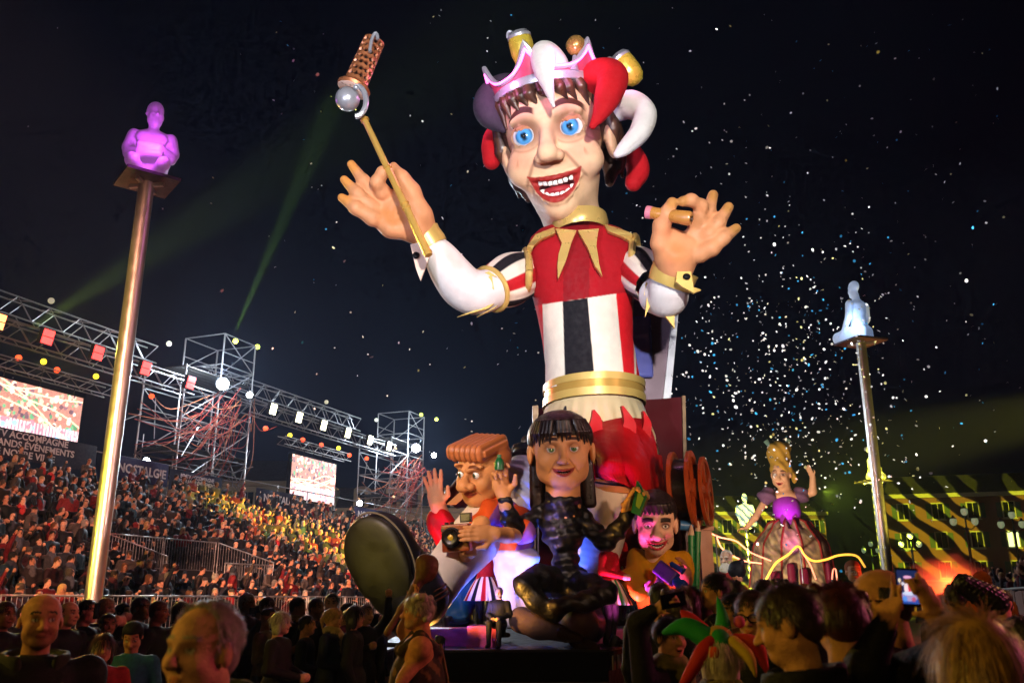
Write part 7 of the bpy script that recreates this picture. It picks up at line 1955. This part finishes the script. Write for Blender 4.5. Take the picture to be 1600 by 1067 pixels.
o, Wm, HM, en = near(1234, 911, 3.05, -112, 'short', '#33241a', '#0c0b0e', D2, 'short-haired man in black and tan jacket seen from behind', skin='#b88258', pitch=-.25, faceopt=dict(ear=1.25, jaw=.18, nose=1.1)); collar(o, HM, hx('#0c0b0e'), .16, .07)
sd = Sdf(.03); TN = hx('#8a5a28'); sd.chain([(-.22, .03, 1.36), (-.12, .1, 1.38), (.1, .1, 1.38), (.22, .03, 1.36)], [.075, .07, .07, .075], TN); V, Q, K = sd.build(.014); child_mesh(o, 'tan_yoke', V, Q, M_CLOTHP, K)
near(1308, 908, 3.25, 172, 'curly', '#3c120c', '#120a10', D2, 'woman with curly red-brown hair seen from behind')
# man filming with a phone
PH = W(1418, 917, 3.1)
o, Wm, HM, en = near(1376, 882, 3.45, -104, 'balding', '#1c120c', '#0a0a0d', ((None, W(1352, 1045, 3.15), W(1379, 985, 3.1)), (None, W(1490, 1020, 3.05), W(1468, 972, 3.0))), 'balding man with black glasses in profile filming with a phone', skin='#b88056', faceopt=dict(ear=1.1, nose=1.1)); glasses(o, HM)
rt = root('smartphone', PH, 'phone with a lit picture of the jester figure, held up in the foreground', 'phone')
PR = Matrix.Rotation(R(-14), 4, 'Z') @ Matrix.Rotation(R(-12), 4, 'X') @ Matrix.Rotation(R(3), 4, 'Y')
boxo('case', PH, (.072, .010, .128), M_BLACK, rt, rot=PR)
n, m = 40, 70; im = np.tile(np.array((.01, .02, .09)), (m, n, 1)); yy, xx = np.mgrid[0:m, 0:n] / np.array((m, n)).reshape(2, 1, 1)
def blob(cx, cy, rx, ry, c): im[((xx - cx) / rx) ** 2 + ((yy - cy) / ry) ** 2 < 1] = c
im[yy < .22] = (.02, .08, .4); blob(.5, .2, .42, .13, (.35, .3, .6)); blob(.3, .14, .12, .08, (.1, .3, .9)); blob(.72, .13, .1, .07, (.5, .1, .2)); blob(.5, .45, .2, .16, (.9, .75, .85)); blob(.55, .45, .07, .14, (.7, .05, .1)); blob(.52, .67, .15, .09, (.95, .8, .75)); blob(.52, .78, .2, .045, (.8, .4, .7)); blob(.22, .58, .11, .05, (.8, .8, 1.0)); blob(.12, .68, .06, .06, (.85, .75, .6)); blob(.82, .55, .09, .05, (.85, .75, .8)); blob(.5, .3, .3, .05, (.6, .7, 1.0))
Rp = np.array(PR.to_3x3()); P = np.array([[np.array(PH) + Rp @ np.array(((i / (n - 1) - .5) * .064, -.0062, (j / (m - 1) - .5) * .112)) for i in range(n)] for j in range(m)])
e = MB(); e.grid(P, im); e.obj('display', mat('phone picture', None, .3, vary=.0, emis='col', estr=1.0), rt)
for sgn, wp, dirp, side in ((-1, W(1388, 968, 3.08), W(1402, 922, 3.08), -1), (1, W(1462, 962, 3.0), W(1432, 930, 3.05), 1)):
    pass
near(1516, 952, 2.25, 176, 'long', '#8a6430', '#0c0a0c', D2, 'fair-haired woman seen from behind at the right, close to the camera')
k_ = 0
for px, py, Y, hd, hair, hc, coat, lab in ((1030, 909, 7.6, 165, 'short', '#1a120e', '#120f12', 'dark-haired head beside the filming man figure'), (1056, 918, 6.2, 178, 'curly', '#2c1a10', '#120f12', 'curly brown-haired person behind the raised phone'), (1076, 914, 7.0, 170, 'bob', '#3a1f12', '#16100e', 'brown bob seen from behind left of the profile man'), (1097, 928, 7.2, 185, 'short', '#5a3a20', '#14110f', 'light brown head left of the profile man'),
                                          (1148, 906, 8.6, 180, 'short', '#0e0a0a', '#0e0c10', 'black-haired head under the bearded giant head'), (1192, 904, 7.8, 176, 'short', '#140e0c', '#0e0c10', 'dark head directly under the queen figure'), (1216, 903, 8.6, 185, 'curly', '#1c1210', '#100e12', 'curly dark head right under the queen figure'), (1256, 908, 9.0, 180, 'balding', '#6a4a28', '#141214', 'balding head left of the red-brown curls'), (1268, 912, 7.4, 172, 'short', '#7a5428', '#141214', 'fair short-haired head left of the red-brown curls'),
                                          (1346, 903, 8.4, 190, 'short', '#120c0a', '#0c0c10', 'dark head between curly woman and balding man'), (1490, 910, 8.0, 160, 'short', '#1a120c', '#101014', 'dark head left of the fair-haired woman'), (1532, 892, 11.5, 150, 'hood', '#b04a10', '#c05a14', 'person in orange jacket by the board fence'), (1560, 918, 7.0, 170, 'hat', '#0c0c0e', '#0c0c10', 'person in black furry hat behind the fair-haired woman'), (1590, 960, 5.0, 200, 'short', '#1a1210', '#123848', 'person in teal jacket at the right edge')):
    stand(px, py, Y, hd, hair, hc, coat, D2, lab, 'people in the foreground crowd', h=.024, fine=.011, fat=1.1)
# camera operator's furry microphone
rt = root('furry_microphone', W(1520, 935, 6.4), 'black furry microphone cover sticking up beside the board fence', 'microphone'); sd = Sdf(.02)
a, b = W(1505, 912, 6.4), W(1552, 938, 6.4); sd.cap(a, b, .07, .1, hx('#0c0c0c')); sd.obj('fur_cover', .012, M_HAIR, rt, disp=lambda G_: .012 * np.sin(G_[..., 0] * 120) * np.sin(G_[..., 2] * 130 + G_[..., 1] * 110)); e = MB(); e.tube([b, b + np.array((.05, .1, -.8))], .015, 8); e.obj('pole', M_BLACK, rt)

# ================================================================== the queen's float farther down the street
def queen():
    Y = 65.0; s = S(800, Y); rt = root('queen_figure', W(1228, 905, Y), 'distant queen figure with tall hair, violet bodice and paper panelled gown, one arm raised', 'carnival figure')
    SKQ = hx('#d0a07c'); HM = cam_frame(1220, 741, Y - .3, 44, R(-12), R(-4), R(-2)); hs = np.linalg.norm(HM[:3, 0]); T = lambda *q: HM[:3, :3] @ np.array(q, float) + HM[:3, 3]
    sd = Sdf(); head_prims(sd, HM, SKQ, dict(open=.06, mouth_w=.13, smile=.04, jaw=.13), 1); sd.chain([W(1224, 752, Y), W(1227, 772, Y)], [.42, .5], SKQ, .2); sd.ell(W(1228, 776, Y), (22 * s, .7, 9 * s), SKQ, .3)
    sd.obj('head', .085, M_SKINPAINT, rt, kc=.03, paint=head_paint(HM, dict(lips=hx('#a02830'), brow=hx('#4a2a1a'), shade=hx('#7a4a3a'), white=hx('#e8e4e0'), mouth_w=.13, open=.06, smile=.04)))
    hr = Sdf(.4); HC = hx('#b08a34'); hr.ell(T(0, .1, .2), np.array((.37, .42, .34)) * hs, HC); hr.ell(W(1217, 713, Y), (17 * s, .8, 20 * s), HC); hr.ell(W(1217, 702, Y), (18 * s, .8, 12 * s), HC); hr.ell(W(1240, 745, Y), (4 * s, .3, 12 * s), HC); hr.obj('tall_hair', .1, M_CLOTHP, rt, disp=lambda G_: .05 * np.sin(G_[..., 0] * 9 + G_[..., 2] * 6))
    for a, b in (((1205, 700), (1196, 688)), ((1228, 698), (1232, 687))):
        e = MB(); e.tube([W(*a, Y), W(*b, Y)], [.12, .2], 8, hx('#5a7a70')); e.obj('feather', M_CLOTHP, rt)
    b = Sdf(.4); VI = hx('#8a2aa0'); b.chain([W(1228, 790, Y), W(1230, 800, Y), W(1233, 818, Y)], [20 * s, 19 * s, 16 * s], VI); b.obj('bodice', .1, M_SATIN, rt)
    for x, yy in ((1198, 775), (1250, 774)):
        p = Sdf(.3); p.ell(W(x, yy, Y), (14 * s, .8, 13 * s), hx('#6a4a6a')); p.obj('puffed_sleeve', .12, M_SATIN, rt, disp=lambda G_: .08 * np.sin(G_[..., 2] * 9 + G_[..., 0] * 3))
    a = Sdf(.15); a.chain([W(1258, 773, Y), W(1270, 768, Y - .5), W(1270, 745, Y - .8)], [7 * s, 6 * s, 4.5 * s], SKQ); hand_prims(a, W(1270, 745, Y - .8), W(1259, 724, Y - .8) - W(1270, 745, Y - .8), (-.6, -.7, 0), 22 * s, SKQ, (.2, .15, .2, .3), .2, 1); a.obj('raised_arm', .09, M_SKINPAINT, rt)
    a = Sdf(.15); a.chain([W(1192, 788, Y), W(1180, 808, Y - .4), W(1166, 824, Y - .8)], [5.5 * s, 5 * s, 4 * s], SKQ); hand_prims(a, W(1166, 824, Y - .8), W(1150, 828, Y - .8) - W(1166, 824, Y - .8), (0, -.4, -.9), 18 * s, SKQ, (.3, .3, .3, .3), .2, 1); a.obj('lowered_arm', .09, M_SKINPAINT, rt)
    # gown: bell of panels with red seams
    n, m = 72, 20; P = np.zeros((m, n, 3)); K = np.zeros((m, n, 3)); g = np.random.default_rng(5)
    base = np.array([hx('#9a8058'), hx('#7a6448'), hx('#b09a74'), hx('#6a5a48'), hx('#8a6a5a')])
    for i in range(m):
        t = i / (m - 1); py = 818 + 100 * t; hw = (22 + 30 * min(1, t * 3) ** .6 + 14 * t)
        for j in range(n):
            th = j / n * 2 * math.pi; c = W(1233 + 6 * t, py, Y); P[i, j] = c + np.array((hw * s * math.cos(th), hw * s * math.sin(th), .25 * math.cos(th * 12) * (t < .08))); K[i, j] = base[g.integers(5)] * g.uniform(.7, 1.2)
    e = MB(); e.grid(P, K, True); e.obj('gown', M_CLOTHP, rt)
    for k in range(12):
        j = k * 6; e = MB(); e.tube(P[:, j] + (P[:, j] - P[:, j].mean(0)) * 0.0, .08, 6, hx('#802018')); e.obj('seam', M_CLOTHP, rt)
    for px, w_, p0, p1 in ((1237, 12, 882, 905), (1257, 13, 889, 905), (1212, 14, 894, 905), (1295, 8, 880, 905)):
        q = Sdf(); A = W(px, (p0 + p1) / 2 + 8, Y - 3.4); q.box(A, (w_ * s * .5, .2, (p1 - p0) * s * .5 + .4), .18, hx('#5a1028')); V, Q, K2 = q.build(.12); link('red_door', mesh_np('red_door', V, Q, M_SATIN, K2), rt)
    e = MB(); th = np.arange(24) / 24 * 6.283; e.lathe([(74 * s, .3), (78 * s, 1.2), (70 * s, 1.25), (2, 1.3)], np.array(Matrix.Translation((W(1240, 930, Y)[0], Y, 0))), 24, hx('#2a1418')); e.obj('float_base', M_CLOTHP, rt)
    # glowing garland wires
    MW = mat('glowing garland', hx('#ffc848'), .4, emis=hx('#ffb848'), estr=.8); MWP = mat('pink garland', hx('#ff9a80'), .4, emis=hx('#ff8a70'), estr=.45)
    for i, (pts, m_) in enumerate((([(1197, 905), (1212, 880), (1232, 866), (1247, 853), (1258, 868), (1272, 876), (1290, 874), (1312, 867), (1338, 868), (1352, 886)], MW), ([(1100, 826), (1122, 838), (1150, 845), (1172, 862), (1205, 876)], MWP), ([(1118, 835), (1130, 858), (1160, 875), (1190, 880)], MWP), ([(1250, 858), (1265, 880), (1275, 905)], MWP), ([(1300, 905), (1302, 890), (1306, 890), (1308, 906)], MWP))):
        r2 = root('light_garland', W(*pts[0], Y - 6), ('yellow glowing garland looping in front of the queen gown', 'pink garland from the pillar to the queen gown', 'lower pink garland left of the queen', 'short pink garland on the queen gown', 'small pink light loop right of the queen')[i], 'garland', 'light garlands on the queen float')
        e = MB(); e.tube(crom([W(a, b, Y - 6) for a, b in pts], 6), .075 if i == 0 else .055, 6); e.obj('tube', m_, r2)
        e = MB(); e.tube([W(pts[0][0], pts[0][1], Y - 6), np.array((W(pts[0][0], pts[0][1], Y - 6)[0], Y - 6, 0))], .05, 6); e.obj('pole', M_DARKM, r2)
    spot(W(1228, 850, Y - 5) - np.array((0, 2, 3)), W(1228, 800, Y), 8000, (.9, .08, 1.0), 15, .6, .3)
    spot(W(1150, 905, Y - 14), W(1228, 800, Y), 14000, (1, .76, .55), 60, .5, .3)
queen()
def giant_head(px, py, Y, H, label, skin, hair, yaw, bits):
    HM = cam_frame(px, py, Y, H, R(yaw)); hs = np.linalg.norm(HM[:3, 0]); T = lambda *q: HM[:3, :3] @ np.array(q, float) + HM[:3, 3]; Rm = HM[:3, :3] / hs
    rt = root('giant_head_figure', W(px, 905, Y), label, 'carnival figure', 'giant heads on the far floats')
    sd = Sdf(); head_prims(sd, HM, hx(skin), dict(nose=1.4, smile=.03), 1); sd.obj('head', .04 * hs, M_SKINPAINT, rt, paint=head_paint(HM, dict(lips=hx('#a03830'), brow=hx(hair), shade=hx(skin) * .5, white=hx('#e8e8e8'))))
    if 'hair' in bits: h = Sdf(.05 * hs); hair_prims(h, HM, 'short', hx(hair)); h.box(T(0, -.5, -.15), np.array((.3, .4, .4)) * hs, 0, None, 0, Rm, True); h.obj('hair', .045 * hs, M_CLOTHP, rt)
    if 'beard' in bits: h = Sdf(.1 * hs); h.ell(T(0, -.25, -.45), np.array((.3, .22, .3)) * hs, hx('#d0c8c0')); h.ell(T(0, -.36, -.2), np.array((.2, .08, .05)) * hs, hx('#d0c8c0')); h.ell(T(0, .2, .3), np.array((.34, .3, .25)) * hs, hx('#d0c8c0')); h.obj('white_beard', .05 * hs, M_CLOTHP, rt, disp=lambda G_: .03 * hs * np.sin(G_[..., 0] * 8 / hs) * np.sin(G_[..., 2] * 9 / hs))
    if 'hat' in bits: h = Sdf(.1 * hs); h.cap(T(0, 0, .3), T(0, 0, .34), .55 * hs, .5 * hs, hx('#141014')); h.ell(T(0, 0, .5), np.array((.34, .36, .3)) * hs, hx('#141014')); h.ell(T(.3, -.1, .7), np.array((.2, .15, .25)) * hs, hx('#2a2024')); h.obj('black_hat', .05 * hs, M_SATIN, rt)
    b = Sdf(.2 * hs); b.ell(T(0, .1, -.95), np.array((.6, .4, .45)) * hs, hx(bits.get('coat', '#8a2018') if isinstance(bits, dict) else '#8a2018')); b.obj('shoulders', .07 * hs, M_CLOTHP, rt)
giant_head(1134, 874, 40, 28, 'distant white-bearded giant head beside the pink pillar', '#c89a84', '#d0c8c0', -20, {'beard': 1})
giant_head(1152, 898, 36, 26, 'distant giant head in a black plumed hat under the bearded head', '#c07858', '#3a2018', -5, {'hat': 1, 'hair': 1})
giant_head(1334, 893, 46, 34, 'distant brown-haired giant head puppet right of the queen figure', '#b8805c', '#8a4a28', 20, {'hair': 1, 'coat': '#1a3a5a'})

# ================================================================== confetti in the air
def confetti():
    g = np.random.default_rng(21); pts = []
    for k in range(1500):
        if k < 800: px, py = g.normal(1225, 105), g.normal(600, 115)
        elif k < 1180: px, py = g.normal(1160, 200), g.normal(500, 190)
        else: px, py = g.uniform(420, 1560), g.uniform(10, 800)
        if py > 905 or py < 4 or px < 20 or px > 1595: continue
        pts.append((px, py))
    pts += [(44, 198), (90, 44), (20, 590), (225, 412), (330, 318), (333, 278), (445, 376), (598, 446), (497, 296), (640, 546), (376, 85)]
    pts += [(g.uniform(60, 1580), g.uniform(20, 860), 'near') for _ in range(18)]
    V, Q, K = [], [], []
    cols = [hx('#f4f2f0')] * 8 + [hx('#2a9ad8')] * 2 + [hx('#e0d890')]
    for px, py, *nr in pts:
        Y = g.uniform(21.5, 33) if px > 1000 else g.uniform(21.5, 27)
        if Y > 20 and px < 1130: Y = g.uniform(22, 26)
        if nr: Y = g.uniform(3.5, 7)
        o = W(px, py, Y); r = g.uniform(.02, .042) * (Y / 22) ** .8 * g.choice((.8, 1, 1, 1.35))
        a = g.normal(size=3); a /= np.linalg.norm(a); b = np.cross(a, g.normal(size=3)); b /= np.linalg.norm(b); n = np.cross(a, b)
        i = len(V); c = cols[g.integers(len(cols))]
        for th in np.arange(6) / 6 * 6.283: V.append(o + r * (a * math.cos(th) + b * .8 * math.sin(th)) + n * r * .12 * math.cos(2 * th)); K.append(c)
        Q.append(tuple(range(i, i + 6)))
    mc = mat('paper confetti', None, .8, vary=.05)
    link('confetti', mesh_np('confetti', np.array(V), np.array(Q), mc, np.array(K), False), None, label='white, blue and yellow paper confetti drifting in the night air', cat='confetti', kind='stuff')
confetti()

# ================================================================== smoky air over the square
hz = MB(); hz.box((0, 70, 13), (300, 230, 28))
m = bpy.data.materials.new('smoky air'); m.use_nodes = True; nt = m.node_tree
for n in list(nt.nodes):
    if n.type == 'BSDF_PRINCIPLED': nt.nodes.remove(n)
pv = nt.nodes.new('ShaderNodeVolumePrincipled'); pv.inputs['Density'].default_value = .00045; pv.inputs['Color'].default_value = (.5, .66, 1.0, 1); pv.inputs['Anisotropy'].default_value = .35
nt.links.new(pv.outputs[0], next(n for n in nt.nodes if n.type == 'OUTPUT_MATERIAL').inputs['Volume'])
hz.obj('haze', m, None, smooth=False, label='thin smoky haze hanging over the square', cat='haze', kind='stuff')
spot(TOWER_LIGHTS[6] + np.array((0, -.3, .3)), W(452, 322, TOWER_LIGHTS[6][1] - 3), 900000, (.5, .85, .08), 8, .9, .1)
spot(G(8.2, SB - .6, 11.9), W(560, 190, 24), 330000, (.42, .5, .05), 11, 1.0, .1)

# red smoke round a flare at the right: thin at the edges
for px, py, Y, r in ((1480, 916, 44, (2.4, 2.4, 1.7)), (1503, 926, 43.2, (1.7, 1.7, 1.1))):
    sm = MB(); sm.ell(W(px, py, Y), r, n=20)
    ms = bpy.data.materials.new('flare smoke'); ms.use_nodes = True; nt = ms.node_tree
    for n in list(nt.nodes):
        if n.type == 'BSDF_PRINCIPLED': nt.nodes.remove(n)
    N, L = nt.nodes.new, nt.links.new; ps = N('ShaderNodeVolumePrincipled'); ps.inputs['Color'].default_value = (.9, .85, .85, 1)
    tc = N('ShaderNodeTexCoord'); vs = N('ShaderNodeVectorMath'); vs.operation = 'DISTANCE'; vs.inputs[1].default_value = (.5, .5, .5); L(tc.outputs['Generated'], vs.inputs[0])
    no = N('ShaderNodeTexNoise'); no.inputs['Scale'].default_value = 5; L(tc.outputs['Generated'], no.inputs['Vector']); ad = N('ShaderNodeMath'); ad.operation = 'MULTIPLY_ADD'; ad.inputs[1].default_value = .35; L(no.outputs['Fac'], ad.inputs[0]); L(vs.outputs['Value'], ad.inputs[2])
    mr = N('ShaderNodeMapRange'); mr.inputs['From Min'].default_value = .15; mr.inputs['From Max'].default_value = .62; mr.inputs['To Min'].default_value = .28; mr.inputs['To Max'].default_value = 0; L(ad.outputs[0], mr.inputs['Value']); L(mr.outputs[0], ps.inputs['Density'])
    L(ps.outputs[0], next(n for n in nt.nodes if n.type == 'OUTPUT_MATERIAL').inputs['Volume'])
    sm.obj('flare_smoke', ms, None, label='red glowing smoke puff low beside the board fence, %s' % ('larger' if r[0] > 2 else 'smaller, nearer the fence'), cat='smoke', kind='stuff')
